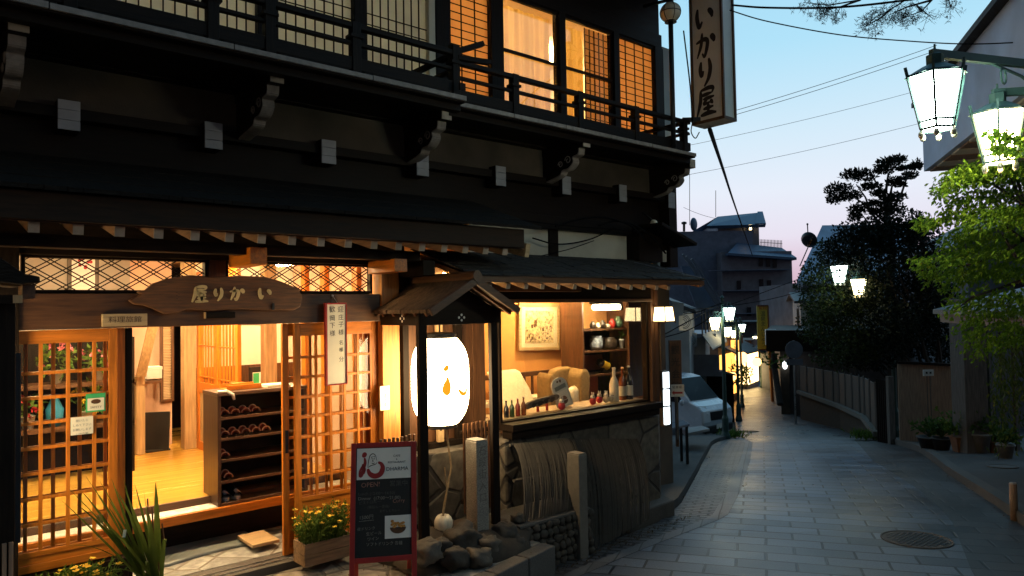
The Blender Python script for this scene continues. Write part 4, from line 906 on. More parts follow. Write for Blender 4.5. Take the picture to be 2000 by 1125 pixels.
simple('white_ornament', 'pot_white', lambda b: (b.blob((p.x - .42, p.y - .2, .50), .10, .09, .13, .05, 2), b.blob((p.x - .42, p.y - .21, .69), .075, .07, .07, .05, 4)), 'white rounded ceramic ornament beside the plants behind the lattice door', 'ornament', 0, smooth=True)
t = thing('hall_poster', 'framed white poster with coloured dots seen through the transom lattice', 'poster', PY(163, 532, 8.9)); o = WO[t]
simple('frame', 'grey_wood', bx(o.x - .15, o.x + .15, o.y, o.y + .02, o.z - .22, o.z + .28), '', '', parent=t); simple('print', 'white_paint', bx(o.x - .11, o.x + .11, o.y - .004, o.y - .001, o.z - .19, o.z + .26), '', '', parent=t)
b = MB(); R = random.Random(3)
for k in range(9): c = Vector((o.x + R.uniform(-.07, .07), o.y - .006, o.z + R.uniform(.04, .2))); b.poly(*[c + Vector((.018 * math.cos(a), 0, .018 * math.sin(a))) for a in [j * .785 for j in range(8)]])
b.build('dots', 'petal_red', t); P_('picture_wall', 'wall_beige', bx(-1.5, 2.0, 8.92, 8.98, 1.75, 2.55), 0)
# ------------------------------------------------------------------ café room behind the display window
P_('cafe_wall', 'plaster_orange', lambda b: (b.box(4.26, 7.35, 7.28, 7.36, .2, 2.45), b.box(7.26, 8.0, 6.98, 7.05, 1.0, 2.45)), 0)
P_('cafe_floor', 'floor_x', lambda b: b.prism([(4.26, 5.56, .2), (6.9, 5.56, .2), (7.9, 6.3, .2), (7.9, 7.28, .2), (4.26, 7.28, .2)], (0, 0, .1)), 0); P_('cafe_ceiling', 'ceiling_cream', lambda b: b.prism([(4.26, 5.36, 2.28), (6.8, 5.36, 2.28), (7.9, 6.3, 2.28), (7.9, 7.4, 2.28), (4.26, 7.4, 2.28)], (0, 0, .05)), 0)
P_('inner_ledge', 'pale_x', bx(4.36, 6.6, 5.345, 5.72, .80, .846)); P_('interior_post', 'brown_z', lambda b: (b.box(6.98, 7.255, 6.96, 7.10, .3, 2.28), b.box(4.262, 4.30, 5.58, 5.66, .3, 2.28)), .004)
P_('cafe_wall', 'brown_z', lambda b: b.box(7.80, 7.88, 6.12, 7.0, .3, 2.3), 0)
P_('inner_panel', 'brown_z', bx(6.53, 7.0, 5.50, 5.53, .85, 2.28), 0)
t = thing('wall_shelving', 'dark brown wall shelves crowded with jars and small figures', 'shelves', (7.3, 6.7, .6))
for z in (1.625, 1.335, 1.017): b = MB(); b.box(6.87, 7.78, 6.55, 6.9, z - .025, z); b.build('shelf', 'brown_x', t, .003)
b = MB(); b.box(6.84, 6.87, 6.55, 6.95, .6, 2.0); b.build('upright', 'brown_z', t, .003)
b = MB(); b.box(6.87, 7.78, 6.92, 6.95, .6, 1.60); b.build('back_panel', 'dark_z', t)
mat('rust_panel', (.25, .06, .025), .6); b = MB(); b.box(7.10, 7.6, 6.90, 6.918, 1.04, 1.25); b.box(7.10, 7.5, 6.90, 6.918, .7, .98); b.build('rust_square', 'rust_panel', t)
mat('glaze_green', (.10, .20, .12), .25); mat('glaze_blue', (.35, .40, .48), .25, .6, 25); mat('glaze_dark', (.05, .035, .025), .3); mat('glaze_red', (.5, .04, .03), .3); mat('glaze_cream', (.7, .62, .45), .35)
for (px, m, r, h, lab) in ((1158, 'glaze_dark', .045, .10, 'dark rounded jar at the open end of the top shelf'), (1168, 'glaze_cream', .04, .08, 'cream cup next to the dark jar on the top shelf'), (1177, 'glaze_dark', .05, .11, 'black lidded jar in the middle of the top shelf'), (1187, 'glaze_cream', .04, .06, 'low cream bowl on the top shelf'), (1196, 'glaze_red', .05, .13, 'red and white figure on the top shelf'), (1208, 'glaze_green', .065, .16, 'green glazed vase on the top shelf')):
    x = PY(px, 640, 6.68).x; simple('jar', m, lambda b: b.lathe((x, 6.68, 1.626), [(r * .6, 0), (r, h * .3), (r * .95, h * .65), (r * .45, h * .9), (r * .55, h)], 14), lab, 'jar', 0, 'small jars on the wall shelves', True)
for (px, m, r, h, lab) in ((1165, 'glaze_blue', .09, .19, 'blue and white jar on the middle shelf'), (1190, 'glaze_dark', .11, .16, 'wide dark pot on the middle shelf')):
    x = PY(px, 680, 6.68).x; simple('jar', m, lambda b: b.lathe((x, 6.68, 1.336), [(r * .75, 0), (r, h * .3), (r, h * .75), (r * .8, h * .92), (r * .85, h)], 18), lab, 'jar', 0, 'small jars on the wall shelves', True)
leafy(PY(1214, 680, 6.64).x, 6.64, 1.336, .12, .035, .13, 'pot_white', 'sprig of green leaves in a slim white vase on the middle shelf', 12, .07, .02, spread=.5)
glass('bottle_brown', (.30, .12, .03)); 
def bottle(x, y, z, r, h, gm, lab, cap='brass', label='note_paper', tilt=None, name='bottle', neck=.34):
    t = thing(name, lab, 'bottle', (x, y, z)); R_ = tilt or Matrix.Identity(4)
    pr = [(r * .95, 0), (r, .01), (r, h * .52), (r * .8, h * .62), (r * neck, h * .74), (r * neck, h * .93), (r * neck * 1.1, h * .935), (r * neck * 1.1, h * .955)]
    b = MB(); b.lathe((x, y, z), pr, 18, M=R_); b.build('glass', gm, t, smooth=True)
    b = MB(); b.lathe((x, y, z), [(r * neck * 1.2, h * .95), (r * neck * 1.2, h)], 12, M=R_); b.build('cap', cap, t)
    if label: b = MB(); b.lathe((x, y, z), [(r * 1.012, h * .12), (r * 1.012, h * .42)], 18, cap=False, M=R_); b.build('paper_label', label, t, smooth=True)
    return t
mat('glass_amber', (.20, .05, .012), .12, .2, 6, coat=.5); mat('glass_green', (.03, .07, .02), .12, .2, 6, coat=.5); mat('glass_black', (.012, .012, .014), .12, .2, 6, coat=.5); mat('glass_red', (.28, .035, .015), .15, .2, 6, coat=.5); mat('bottle_white', (.72, .70, .60), .3, .06)
for px, gm, h, lab in ((989, 'glass_black', .165, 'small dark bottle nearest the window post'), (1000, 'glass_green', .17, 'small green glass bottle, second from the window post'), (1011.5, 'glass_red', .175, 'small reddish amber bottle, third from the window post'), (1023, 'glass_amber', .185, 'small amber bottle standing next to the carved sign')):
    p = PY(px, 815, 5.40); bottle(p.x, 5.40, .847, .026, h, gm, lab, 'steel' if gm != 'glass_black' else 'black_metal', None)['group'] = 'small bottles on the window ledge'
p = PY(1200, 780, 5.44); bottle(p.x, 5.44, .847, .053, .38, 'bottle_white', 'tall white sake bottle on the window ledge', 'bottle_white', 'note_paper')
p = PY(1216.5, 780, 5.47); bottle(p.x, 5.47, .847, .045, .37, 'glass_amber', 'brown sake bottle with white label beside the white bottle', 'brass', 'note_paper')
p = PY(1229, 780, 5.44); bottle(p.x, 5.44, .847, .047, .385, 'glass_black', 'black sake bottle with pale labels near the window corner', 'white_paint', 'note_paper')
x = PY(1187, 712, 6.66).x; bottle(x - .17, 6.66, 1.17, .055, .42, 'glass_black', 'dark bottle reclining on a stand on the lower wall shelf', 'brass', 'petal_yellow', Matrix.Rotation(math.radians(112), 4, 'Y'))
simple('bottle_cradle', 'dark_x', lambda b: (b.box(x - .15, x + .22, 6.62, 6.70, 1.018, 1.035), b.bar((x - .1, 6.66, 1.03), (x - .1, 6.66, 1.10), .05, .03), b.bar((x + .12, 6.66, 1.03), (x + .12, 6.66, 1.05), .05, .03)), 'dark wooden cradle under the reclining bottle', 'bottle cradle')
def figurine(px, m, lab, y=5.42, h=.115):
    x = PY(px, 790, y).x; t = thing('figurine', lab, 'figurine', (x, y, .847), 'figurines on the window ledge')
    b = MB(); b.blob((x, y, .847 + h * .34), h * .34, h * .32, h * .36, .04, 1); b.build('body', m, t, smooth=True)
    b = MB(); b.blob((x, y, .847 + h * .74), h * .24, h * .22, h * .22, .03, 2); b.tube([(x - .01, y, .847 + h * .9), (x - .014, y, .847 + h * 1.2)], .009, 6, .005); b.tube([(x + .012, y, .847 + h * .9), (x + .018, y, .847 + h * 1.15)], .009, 6, .005); b.build('head', 'white_paint', t, smooth=True)
    b = MB(); b.blob((x - .010, y - h * .2, .847 + h * .78), .005, .005, .006, 0, 1, 6, 5); b.blob((x + .012, y - h * .2, .847 + h * .78), .005, .005, .006, 0, 1, 6, 5); b.build('eyes', 'ink', t)
figurine(1158, 'petal_red', 'red bodied white figurine with pointed ears, farthest from the bottles'); figurine(1171, 'petal_red', 'second red and white figurine in the row', 5.46); figurine(1184, 'glaze_cream', 'cream and pink figurine in the middle of the row'); figurine(1194, 'glaze_cream', 'small cream figurine right against the white bottle', 5.40, .10); figurine(1097, 'petal_red', 'little red figurine in front of the menu stand', 5.38, .12)
p = PY(1060, 792, 5.46)
t = thing('carved_sign', 'carved grey wooden sign with raised letters on small red feet', 'carved sign', (p.x, 5.46, .847))
b = MB(); b.prism(catmull([(p.x - .21, 5.45, .885, ), (p.x - .15, 5.45, .90), (p.x + .0, 5.45, .915), (p.x + .21, 5.45, .95), (p.x + .22, 5.45, 1.0), (p.x + .05, 5.45, .99), (p.x - .2, 5.45, .955), (p.x - .21, 5.45, .885)], 3)[:-1], (0, .035, 0)); b.build('board', 'grey_wood', t, .004)
b = MB(); brush(b, [[(.1, .2), (.1, .8)], [(.1, .5), (.25, .3)], [(.35, .2), (.35, .8)], [(.35, .3), (.5, .6)], [(.62, .7), (.62, .25), (.78, .3)], [(.9, .2), (.86, .8)]], (p.x, 5.445, .94), (1, 0, .12), (0, 0, 1), .085, .16, asp=4.0); b.build('letters', 'ink', t)
b = MB(); b.bar((p.x - .06, 5.47, .847), (p.x - .06, 5.47, .90), .02, .02); b.bar((p.x + .07, 5.47, .847), (p.x + .07, 5.47, .92), .02, .02); b.build('feet', 'petal_red', t)
p = PY(1106, 798, 5.50); t = thing('menu_stand', 'grey arched menu stand with a food picture tilted on the window ledge', 'menu stand', (p.x, 5.5, .847)); TM = Matrix.Translation((p.x, 5.5, .847)) @ Matrix.Rotation(-.20, 4, 'Y') @ Matrix.Rotation(-.2, 4, 'X')
out_ = [(-.115, 0), (.115, 0), (.115, .25)] + [(.115 * math.cos(a), .25 + .075 * math.sin(a)) for a in [k * math.pi / 8 for k in range(1, 8)]] + [(-.115, .25)]
b = MB(); b.prism([TM @ Vector((a, 0, c)) for a, c in out_], TM.to_3x3() @ Vector((0, .018, 0))); b.build('board', 'sign_white', t, .003)
T3 = lambda a, c, y=-.003: TM @ Vector((a, y, c))
b = MB(); b.poly(T3(-.085, .19), T3(.085, .205), T3(.085, .25), T3(-.085, .235)); b.build('green_band', 'slate_slab', t)
b = MB(); b.poly(T3(-.075, .03), T3(.085, .02), T3(.085, .185), T3(-.075, .175)); b.build('menu_card', 'white_paint', t)
b = MB(); b.poly(*[T3(-.0 + .055 * math.cos(a), .075 + .04 * math.sin(a), -.005) for a in [k * math.pi / 8 for k in range(8, 17)]]); b.build('bowl_picture', 'brown_x', t)
b = MB(); b.poly(*[T3(.05 * math.cos(a), .08 + .045 * math.sin(a), -.006) for a in [k * math.pi / 8 for k in range(0, 9)]]); b.build('food_picture', 'terracotta', t)
b = MB(); b.poly(*[T3(-.02 + .016 * math.cos(k), .285 + .012 * math.sin(k)) for k in range(6)]); b.poly(*[T3(.022 + .016 * math.cos(k), .285 + .018 * math.sin(k)) for k in range(6)]); b.build('emblem', 'brown_x', t)
# picture on the orange wall
t = thing('framed_picture', 'large framed print in pale wooden frame on the orange cafe wall', 'framed picture', (6.7, 7.26, 1.36)); TM = Matrix.Translation((6.72, 7.25, 1.66)) @ Matrix.Rotation(.03, 4, 'Y')
b = MB(); 
for (a, c, w, h) in ((0, .30, .76, .045), (0, -.30, .76, .045), (-.36, 0, .045, .555), (.36, 0, .045, .555)): b.mbox(TM @ Matrix.Translation((a, 0, c)), w, .035, h)
b.build('frame', 'pale_x', t, .003)
b = MB(); b.mbox(TM, .68, .012, .56); b.build('mat_board', 'plaster_cream', t)
m_ = cells('print_art', (.50, .40, .22), (.62, .52, .34), 26, .6, .7, 0, .08); b = MB(); b.mbox(TM @ Matrix.Translation((0, -.008, 0)), .52, .006, .44); b.build('print', m_, t)
b = MB(); R = random.Random(5)
for k in range(22): b.mbox(TM @ Matrix.Translation((R.uniform(-.24, .24), -.013, R.uniform(-.2, .02))), R.uniform(.01, .04), .003, R.uniform(.01, .05))
b.mbox(TM @ Matrix.Translation((-.08, -.013, .05)), .05, .003, .09); b.build('print_figures', 'brown_x', t)
# chairs and rail
fabric = mat('fabric_cream', (.72, .66, .50), .95, .1, 30, bump=.2); mat('fabric_gold', (.30, .20, .08), .95, .25, 25, bump=.3)
p = PY(990, 760, 6.88); t = thing('cushioned_chair', 'cream upholstered high backed chair behind the small bottles', 'chair', (p.x, 6.6, .3))
b = MB(); b.prism([(p.x - .26, 6.55, .62), (p.x - .28, 6.75, .9), (p.x - .25, 6.9, 1.12), (p.x + .25, 6.9, 1.12), (p.x + .26, 6.72, .9), (p.x + .20, 6.5, .62)], (0, .10, .03)); b.build('backrest', 'fabric_cream', t, .03)
b = MB(); b.box(p.x - .26, p.x + .24, 6.15, 6.6, .48, .66); b.build('seat', 'fabric_cream', t, .03)
b = MB()
for a in (-.28, .28):
    for c in (6.1, 6.6): b.bar((p.x + a, c, .3), (p.x + a, c, .58), .05, .05, (0, 1, 0))
b.build('legs', 'brown_z', t)
p = PY(1120, 760, 6.85); t = thing('wing_chair', 'gold upholstered wing chair with a cushion beside the wall shelves', 'wing chair', (p.x, 6.6, .3))
Q_ = lambda x, y, Y: PY(x, y, Y)
b = MB(); b.prism([Q_(x, y, 6.75) for x, y in ((1079, 830), (1077, 742), (1084, 725), (1100, 719), (1132, 718), (1143, 723), (1143, 830))], (0, .12, .02)); b.build('backrest', 'fabric_gold', t, .03)
b = MB(); b.prism([Q_(x, y, 6.52) for x, y in ((1136, 838), (1134, 735), (1140, 722), (1150, 722), (1154, 735), (1152, 838))], (0, .26, .02)); b.prism([Q_(x, y, 6.52) for x, y in ((1076, 838), (1074, 740), (1080, 730), (1086, 735), (1086, 838))], (0, .26, .02)); b.build('wing', 'fabric_gold', t, .03)
b = MB(); b.prism([Q_(x, y, 6.45) for x, y in ((1086, 840), (1086, 806), (1136, 804), (1136, 840))], (0, .3, 0)); b.build('seat', 'fabric_gold', t, .03)
p = Q_(1122, 775, 6.6)
simple('cushion', 'fabric_cream', lambda b: b.blob((p.x, 6.62, p.z), .10, .07, .13, .06, 4, 16, 10, .7), 'cream cushion propped in the gold wing chair', 'cushion', 0, smooth=True)
t = thing('bench_rail', 'dark wooden railing bench along the orange wall', 'bench', (5.9, 7.1, .3)); b = MB(); b.box(5.1, 7.0, 7.06, 7.12, 1.02, 1.08); b.build('top_rail', 'brown_x', t, .004); b = MB()
for k in range(14): b.box(5.15 + .14 * k, 5.18 + .14 * k, 7.08, 7.10, .3, 1.02)
b.build('spindles', 'brown_z', t); b = MB(); b.box(5.1, 7.0, 6.8, 7.06, .72, .78); b.build('seat', 'plaster_cream', t, .01)
# lamps of the café room
t = thing('tube_lamp', 'short white tube lamp glowing over the wall shelves', 'tube lamp', (7.05, 6.3, 1.92)); b = MB(); b.tube([(6.80, 6.3, 1.915), (7.28, 6.3, 1.915)], .035, 12); b.build('tube', 'tube_glow', t, smooth=True); b = MB(); b.box(6.75, 7.33, 6.27, 6.33, 1.955, 1.985); b.box(7.285, 7.33, 6.265, 6.335, 1.87, 1.955); b.bar((7.05, 6.3, 1.98), (7.05, 6.3, 2.28), .02, .02); b.build('holder', 'black_metal', t)
for i, (x, y) in enumerate(((6.6, 6.92), (5.2, 6.3))):
    t = thing('downlight', ('round ceiling downlight shining on the framed print', 'round ceiling downlight over the cream chair')[i], 'downlight', (x, y, 2.278)); b = MB(); b.lathe((x, y, 2.278), [(.002, -.012), (.07, -.012), (.075, -.004)], 16); b.build('lens', 'cafe_glow', t); b = MB(); b.lathe((x, y, 2.278), [(.076, -.014), (.1, -.012), (.1, -.001)], 16, cap=False); b.build('trim', 'white_paint', t)
# ------------------------------------------------------------------ signs and fittings on the inn front
XS = 7.1; a = PX(1351, 246, XS); c = PX(1415, 234, XS); zb = a.z; ya, yc = a.y, c.y
t = thing('hanging_sign', 'tall projecting white box sign with black brush characters at the balcony corner', 'sign', (XS + .12, (ya + yc) / 2, zb))
b = MB(); b.box(XS + .02, XS + .24, yc + .02, ya - .02, zb + .02, zb + 2.3); b.build('box', 'sign_white', t, .006)
b = MB()
for z in (zb, zb + 2.28): b.box(XS, XS + .26, yc, ya, z, z + .035)
for y in (yc, ya - .028):
    for x in (XS, XS + .232): b.box(x, x + .028, y, y + .028, zb + .035, zb + 2.28)
b.build('frame', 'brown_z', t, .003)
b = MB(); cs = .355
for g_, py in ((K_I, 28), (K_KA, 84), (K_RI, 138), (K_YA, 196)):
    o = PX(1384, py, XS + .017); brush(b, g_, (XS + .017, (ya + yc) / 2 + .02, o.z), (0, -1, 0), (0, 0, 1), cs, .125, asp=.86)
b.build('lettering', 'ink', t, recalc=False)
b = MB(); b.bar((6.98, 5.0, zb + .06), (XS + .1, 4.8, zb + .06), .04, .05); b.bar((7.0, 5.55, zb + 1.6), (XS + .1, 4.9, zb + 1.6), .03, .03); b.build('support', 'black_metal', t)
p = PY(1315, 22, 4.86); t = thing('globe_lamp', 'unlit round globe lamp with metal bands at the top of a dark balcony pole', 'globe lamp', (p.x, 4.9, 3.7)); R_ = .115
b = MB(); b.tube([(p.x, 4.9, 3.66), (p.x, 4.9, p.z - .1)], .028, 10); b.build('pole', 'black_metal', t, smooth=True)
b = MB(); b.lathe((p.x, 4.9, p.z), [(R_ * math.sin(k * math.pi / 12) + .001, -R_ * math.cos(k * math.pi / 12)) for k in range(13)], 20); b.build('globe', 'glaze_cream', t, smooth=True)
b = MB()
for q in range(3): b.tube([(p.x + R_ * 1.02 * math.sin(s_ * .26) * math.cos(q * 1.05), 4.9 + R_ * 1.02 * math.sin(s_ * .26) * math.sin(q * 1.05), p.z + R_ * 1.02 * math.cos(s_ * .26)) for s_ in range(25)], .004, 5)
b.lathe((p.x, 4.9, p.z), [(R_ * 1.0, -.006), (R_ * 1.03, 0), (R_ * 1.0, .006)], 20, cap=False); b.lathe((p.x, 4.9, p.z), [(.07, -.115), (.05, -.09)], 14); b.lathe((p.x, 4.9, p.z), [(.05, .1), (.03, .14), (.004, .16)], 12); b.build('bands', 'black_metal', t)
# carved name board over the door
YB = 5.33
pts = [PY(x, y, YB) for x, y in ((252, 586), (268, 579), (276, 574), (268, 570), (285, 566), (300, 553), (325, 545), (370, 537), (420, 541), (470, 538), (520, 541), (550, 550), (583, 563), (590, 577), (588, 598), (575, 606), (520, 606), (470, 603), (410, 607), (365, 604), (345, 612), (322, 613), (300, 603), (282, 596), (262, 594))]
t = thing('name_board', 'irregular dark wooden plank with gold carved characters above the entrance', 'name board', (2.0, YB, 1.93))
b = MB(); b.prism(pts, (0, .05, 0)); b.build('plank', 'sugi', t, .012)
b = MB()
for g_, px, py, s_ in ((K_YA, 391, 574, .125), (K_RI, 427, 574, .105), (K_KA, 462, 573, .12), (K_I, 517, 572, .12)):
    p = PY(px, py, YB - .002); brush(b, g_, p, (1, 0, 0), (0, 0, 1), s_, .15, .008, (0, -1, 0), asp=1.02)
b.build('lettering', 'gold_letter', t)
b = MB()
for k in range(5): p = PY(343 + (k % 2) * 4, 571 + k * 3, YB - .001); b.poly(p, p + Vector((.012, 0, .002)), p + Vector((.012, 0, -.002)))
b.build('seal', 'ink', t)
b = MB(); p = PY(533, 600, YB); b.box(p.x - .008, p.x + .008, YB - .012, YB + .055, p.z - .02, p.z + .03); b.build('hook', 'black_metal', t)
def plate(name, x0, y0, x1, y1, Y, th, m, lab, cat, bev=.003):
    p, q = PY(x0, y1, Y), PY(x1, y0, Y); t = thing(name, lab, cat, ((p.x + q.x) / 2, Y, p.z)); b = MB(); b.box(p.x, q.x, Y, Y + th, p.z, q.z); b.build('board', m, t, bev); return t, p, q
t, p, q = plate('wooden_plaque', 200, 612, 288, 638, 5.35, .034, 'pale_x', 'pale weathered wooden plaque with faint writing on the left of the lintel', 'plaque'); b = MB(); write(b, '料理旅館', (p.x * .5 + q.x * .5, 5.349, (p.z + q.z) / 2), (1, 0, 0), (0, 0, 1), .045, wid=.2); b.build('lettering', 'brown_x', t, recalc=False)
t, p, q = plate('door_block', 403, 609, 460, 622, 5.34, .045, 'dark_x', 'small dark wooden block under the carved name board', 'block'); b = MB(); b.box(p.x - .004, p.x, 5.342, 5.384, p.z, q.z); b.build('end_grain', 'pale_z', t)
# welcome board with red edge
t, p, q = plate('welcome_board', 640, 594, 675, 751, 5.33, .02, 'note_paper', 'narrow white vertical welcome board with a red edge hanging at the right door', 'welcome board')
b = MB(); b.box(p.x - .018, p.x, 5.322, 5.352, p.z - .01, q.z + .012); b.box(p.x, q.x + .008, 5.322, 5.352, q.z, q.z + .012); b.box(p.x, q.x + .008, 5.322, 5.352, p.z - .01, p.z); b.box(q.x, q.x + .008, 5.322, 5.352, p.z, q.z); b.build('frame', 'red_paint', t, .002)
b = MB(); w_ = q.x - p.x; hh = q.z - p.z
for txt, fx_, fz, s_ in (('歓', .28, .93, .055), ('迎', .72, .93, .055), ('岡', .28, .82, .05), ('下', .28, .73, .05), ('様', .28, .63, .05), ('庄', .74, .83, .05), ('子', .74, .74, .05), ('様', .74, .64, .05), ('名', .74, .51, .04), ('様', .74, .42, .04), ('分', .74, .30, .045)):
    write(b, txt, (p.x + w_ * fx_, 5.329, p.z + hh * fz), (1, 0, .06), (-.05, 0, 1), s_)
b.build('lettering', 'ink', t, recalc=False)
b = MB(); b.tube([(p.x + .05, 5.345, q.z + .01), (p.x + .07, 5.37, q.z + .07), (p.x + .1, 5.345, q.z + .01)], .003, 5); b.lathe((p.x + .07, 5.372, q.z + .07), [(.001, -.01), (.011, -.006), (.011, .006), (.001, .01)], 10); b.build('hanger', 'steel', t)
t, p, q = plate('post_notice', 743, 753, 761, 802, 5.352, .006, 'note_paper', 'narrow cream paper notice on the orange door post', 'notice', 0); b = MB(); write(b, 'お知らせ', ((p.x + q.x) / 2, 5.351, (p.z + q.z) / 2), (0, 0, -1), (1, 0, 0), .022, wid=.14); b.build('lettering', 'brown_x', t, recalc=False)
t, p, q = plate('certificate', 168, 767, 206, 806, 5.428, .008, 'card_green', 'green bordered certificate on the left lattice door', 'certificate', 0); b = MB(); b.box(p.x + .008, q.x - .008, 5.425, 5.4275, p.z + .01, q.z - .03); b.build('paper', 'note_paper', t); mz = (p.z + q.z) / 2 - .01; b = MB(); b.poly(*[(p.x * .5 + q.x * .5 + .03 * math.cos(k * .63), 5.4245, mz + .018 + .016 * math.sin(k * .63)) for k in range(10)]); write(b, 'SAFETY', ((p.x + q.x) / 2, 5.4245, mz - .02), (1, 0, 0), (0, 0, 1), .02); b.build('emblem', 'brown_x', t, recalc=False)
t, p, q = plate('door_note', 138, 812, 182, 851, 5.426, .004, 'note_paper', 'handwritten white note on the left lattice door', 'note', 0); b = MB()
for k, s_ in enumerate(('開けたら', 'しめて下さい', 'お願いします', 'いかり屋')): write(b, s_, ((p.x + q.x) / 2, 5.425, q.z - .025 - .029 * k), (1, 0, 0), (0, 0, 1), .018)
b.build('handwriting', 'slate_slab', t, recalc=False)
for x in (p.x + .01, q.x - .01): pass
# dark post with a little roof at the frame's edge
t = thing('gate_post', 'black wooden gate post with a small curved roof beside the left lattice door', 'gate post', (.30, 4.72, -.06))
XA = lambda px: PY(px, 600, 4.72).x
b = MB(); b.box(XA(-60), XA(31), 4.72, 4.85, -.1, 2.0); b.build('post', 'dark_z', t, .004)
b = MB(); b.box(XA(31), XA(45), 4.78, 4.90, PY(40, 1060, 4.78).z, PY(40, 690, 4.78).z); b.build('side_box', 'black_metal', t, .004)
R0, R1 = PY(75, 552, 4.55), PY(0, 520, 4.55)
b = MB(); b.prism([(-.45, 4.5, R1.z + .10), (R1.x, 4.5, R1.z + .04), (R1.x + .10, 4.5, R0.z + .045), (R0.x, 4.5, R0.z + .03), (R0.x + .002, 4.5, R0.z), (R1.x + .09, 4.5, R0.z - .012), (R1.x, 4.5, R0.z + .0), (-.45, 4.5, R0.z + .03)], (0, .55, 0)); b.build('roof', 'roof_bark', t, .004)
b = MB(); e = PY(34, 584, 4.6); b.box(-.3, e.x - .012, 4.60, 4.66, e.z - .022, e.z + .022); b.build('beam', 'dark_x', t); b = MB(); b.box(e.x - .02, e.x + .022, 4.592, 4.599, e.z - .021, e.z + .021); b.build('end_cap', 'pale_z', t)
b = MB(); e = PY(57, 574, 4.62); b.box(e.x - .03, e.x + .028, 4.62, 4.8, e.z - .025, e.z + .05); b.build('eave_block', 'brown_y', t)
b = MB()
for k in range(3): b.box(XA(-8 + 13 * k), XA(1 + 13 * k), 4.70, 4.718, -.1, PY(10, 1062, 4.7).z)
b.build('base_slats', 'cedar', t, .002)
# ------------------------------------------------------------------ lantern, its shelter, pillars, rocks
LX, LY, LZ0, LZ1, LR = 3.485, 5.0, .955, 1.675, .243
t = thing('paper_lantern', 'big glowing white paper lantern hanging in the small roofed shelter', 'lantern', (LX, LY, LZ0))
n = 26; prof = []
for k in range(n * 2 + 1):
    s_ = -1 + k / n; r = LR * (1 - abs(s_) ** 3.6 * .50) ** .8 * (1 + (.006 if k % 2 else -.006)); prof.append((r, (LZ0 + LZ1) / 2 + s_ * (LZ1 - LZ0) / 2))
b = MB(); b.lathe((LX, LY, 0), [(.13, LZ0 + .003)] + prof + [(.13, LZ1 - .003)], 40); b.build('paper_shade', 'lantern_glow', t, smooth=True)
b = MB(); b.lathe((LX, LY, 0), [(.13, LZ0 - .03), (.14, LZ0 - .03), (.14, LZ0 + .012), (.13, LZ0 + .012)], 28); b.lathe((LX, LY, 0), [(.13, LZ1 - .012), (.14, LZ1 - .012), (.14, LZ1 + .04), (.05, LZ1 + .05)], 28); b.build('ring', 'black_metal', t, smooth=False)
b = MB(); b.tube([(LX, LY, LZ1 + .05), (LX, LY, LZ1 + .18)], .008, 6); b.lathe((LX, LY, 0), [(.006, LZ0 - .06), (.012, LZ0 - .045), (.006, LZ0 - .03)], 8); b.build('hook', 'black_metal', t)
emit('lantern_stroke', (1.0, .42, .02), 1.0)
def lant(b, strokes, w):
    fl = MB(); brush(fl, strokes, (0, 0, 0), (1, 0, 0), (0, 0, 1), 1, w)
    i = len(b.v)
    for v in fl.v:
        th = math.radians(-88) + v.x * 2.4; s_ = v.z * 1.35; r = LR * (1 - min(1, abs(s_)) ** 3.6 * .50) ** .8 * 1.012
        b.v.append(Vector((LX + r * math.cos(th), LY + r * math.sin(th), (LZ0 + LZ1) / 2 + s_ * (LZ1 - LZ0) / 2)))
    b.f += [tuple(i + k for k in f) for f in fl.f]
b = MB(); lant(b, [[(.34, .20), (.31, .27), (.30, .30)], [(.33, .40), (.35, .55), (.33, .67), (.29, .62), (.30, .52), (.34, .42)], [(.50, .62), (.58, .70), (.66, .68), (.72, .55)]], .06); b.build('brush_character', 'lantern_stroke', t, recalc=False)
b = MB(); lant(b, [[(.55, .25), (.60, .22)], [(.62, .36), (.58, .42)]], .012); b.build('fine_mark', 'lantern_stroke', t, recalc=False)
t2_ = dup(t, (.02, LY, LZ0), 0, 'second glowing paper lantern beyond the black gate post'); t2_.name = 'paper_lantern'
t = thing('lantern_shelter', 'small gabled wooden shelter roof on dark posts over the paper lantern', 'shelter', (3.52, 4.75, .1))
for px0, px1, zb_ in ((820, 838, .10), (962, 976, .10)):
    x0, x1 = PY(px0, 850, 4.72).x, PY(px1, 850, 4.72).x; b = MB(); b.box(x0 + .004, x1 - .004, 4.72, 4.765, zb_, 1.93); b.build('post', 'dark_z', t, .004)
mat('shelter_roof', (.12, .08, .05), .85, .5, 9, stretch=(1, 3, 3), bump=.8, bscale=30, spec=.2)
XL, XR, XC, YF, YK, ZE, ZR = 3.06, 3.95, 3.505, 4.52, 5.42, 1.885, 2.125
for sg, xe in ((-1, XL), (1, XR)):
    b = MB(); ns = 20
    for k in range(ns):
        y0 = YF + (YK - YF) * k / ns; y1 = YF + (YK - YF) * (k + 1) / ns - .003; j = rng.uniform(-.008, .008)
        b.prism([(XC, y0, ZR + .01), (XC + (xe - XC) * .5, y0, (ZR + ZE) / 2 - .012), (xe + sg * j, y0, ZE), (xe + sg * j, y0, ZE + .028), (XC + (xe - XC) * .5, y0, (ZR + ZE) / 2 + .022), (XC, y0, ZR + .045)], (0, y1 - y0, 0))
    b.build('roof_slope', 'shelter_roof', t)
    b = MB()
    for k in range(6): b.bar((xe + sg * .0 - sg * .02, YF + .08 + .16 * k, ZE - .012), (XC, YF + .08 + .16 * k, ZR - .012), .03, .025)
    b.build('rafters', 'brown_x', t)
    b = MB(); b.bar((xe, YF - .012, ZE + .005), (XC, YF - .012, ZR + .015), .024, .06, (0, 0, 1)); b.build('barge_board', 'brown_x', t, .003)
b = MB(); b.tube([(XC, YF - .03, ZR + .05), (XC, YK, ZR + .05)], .045, 10); b.build('ridge', 'brown_y', t)
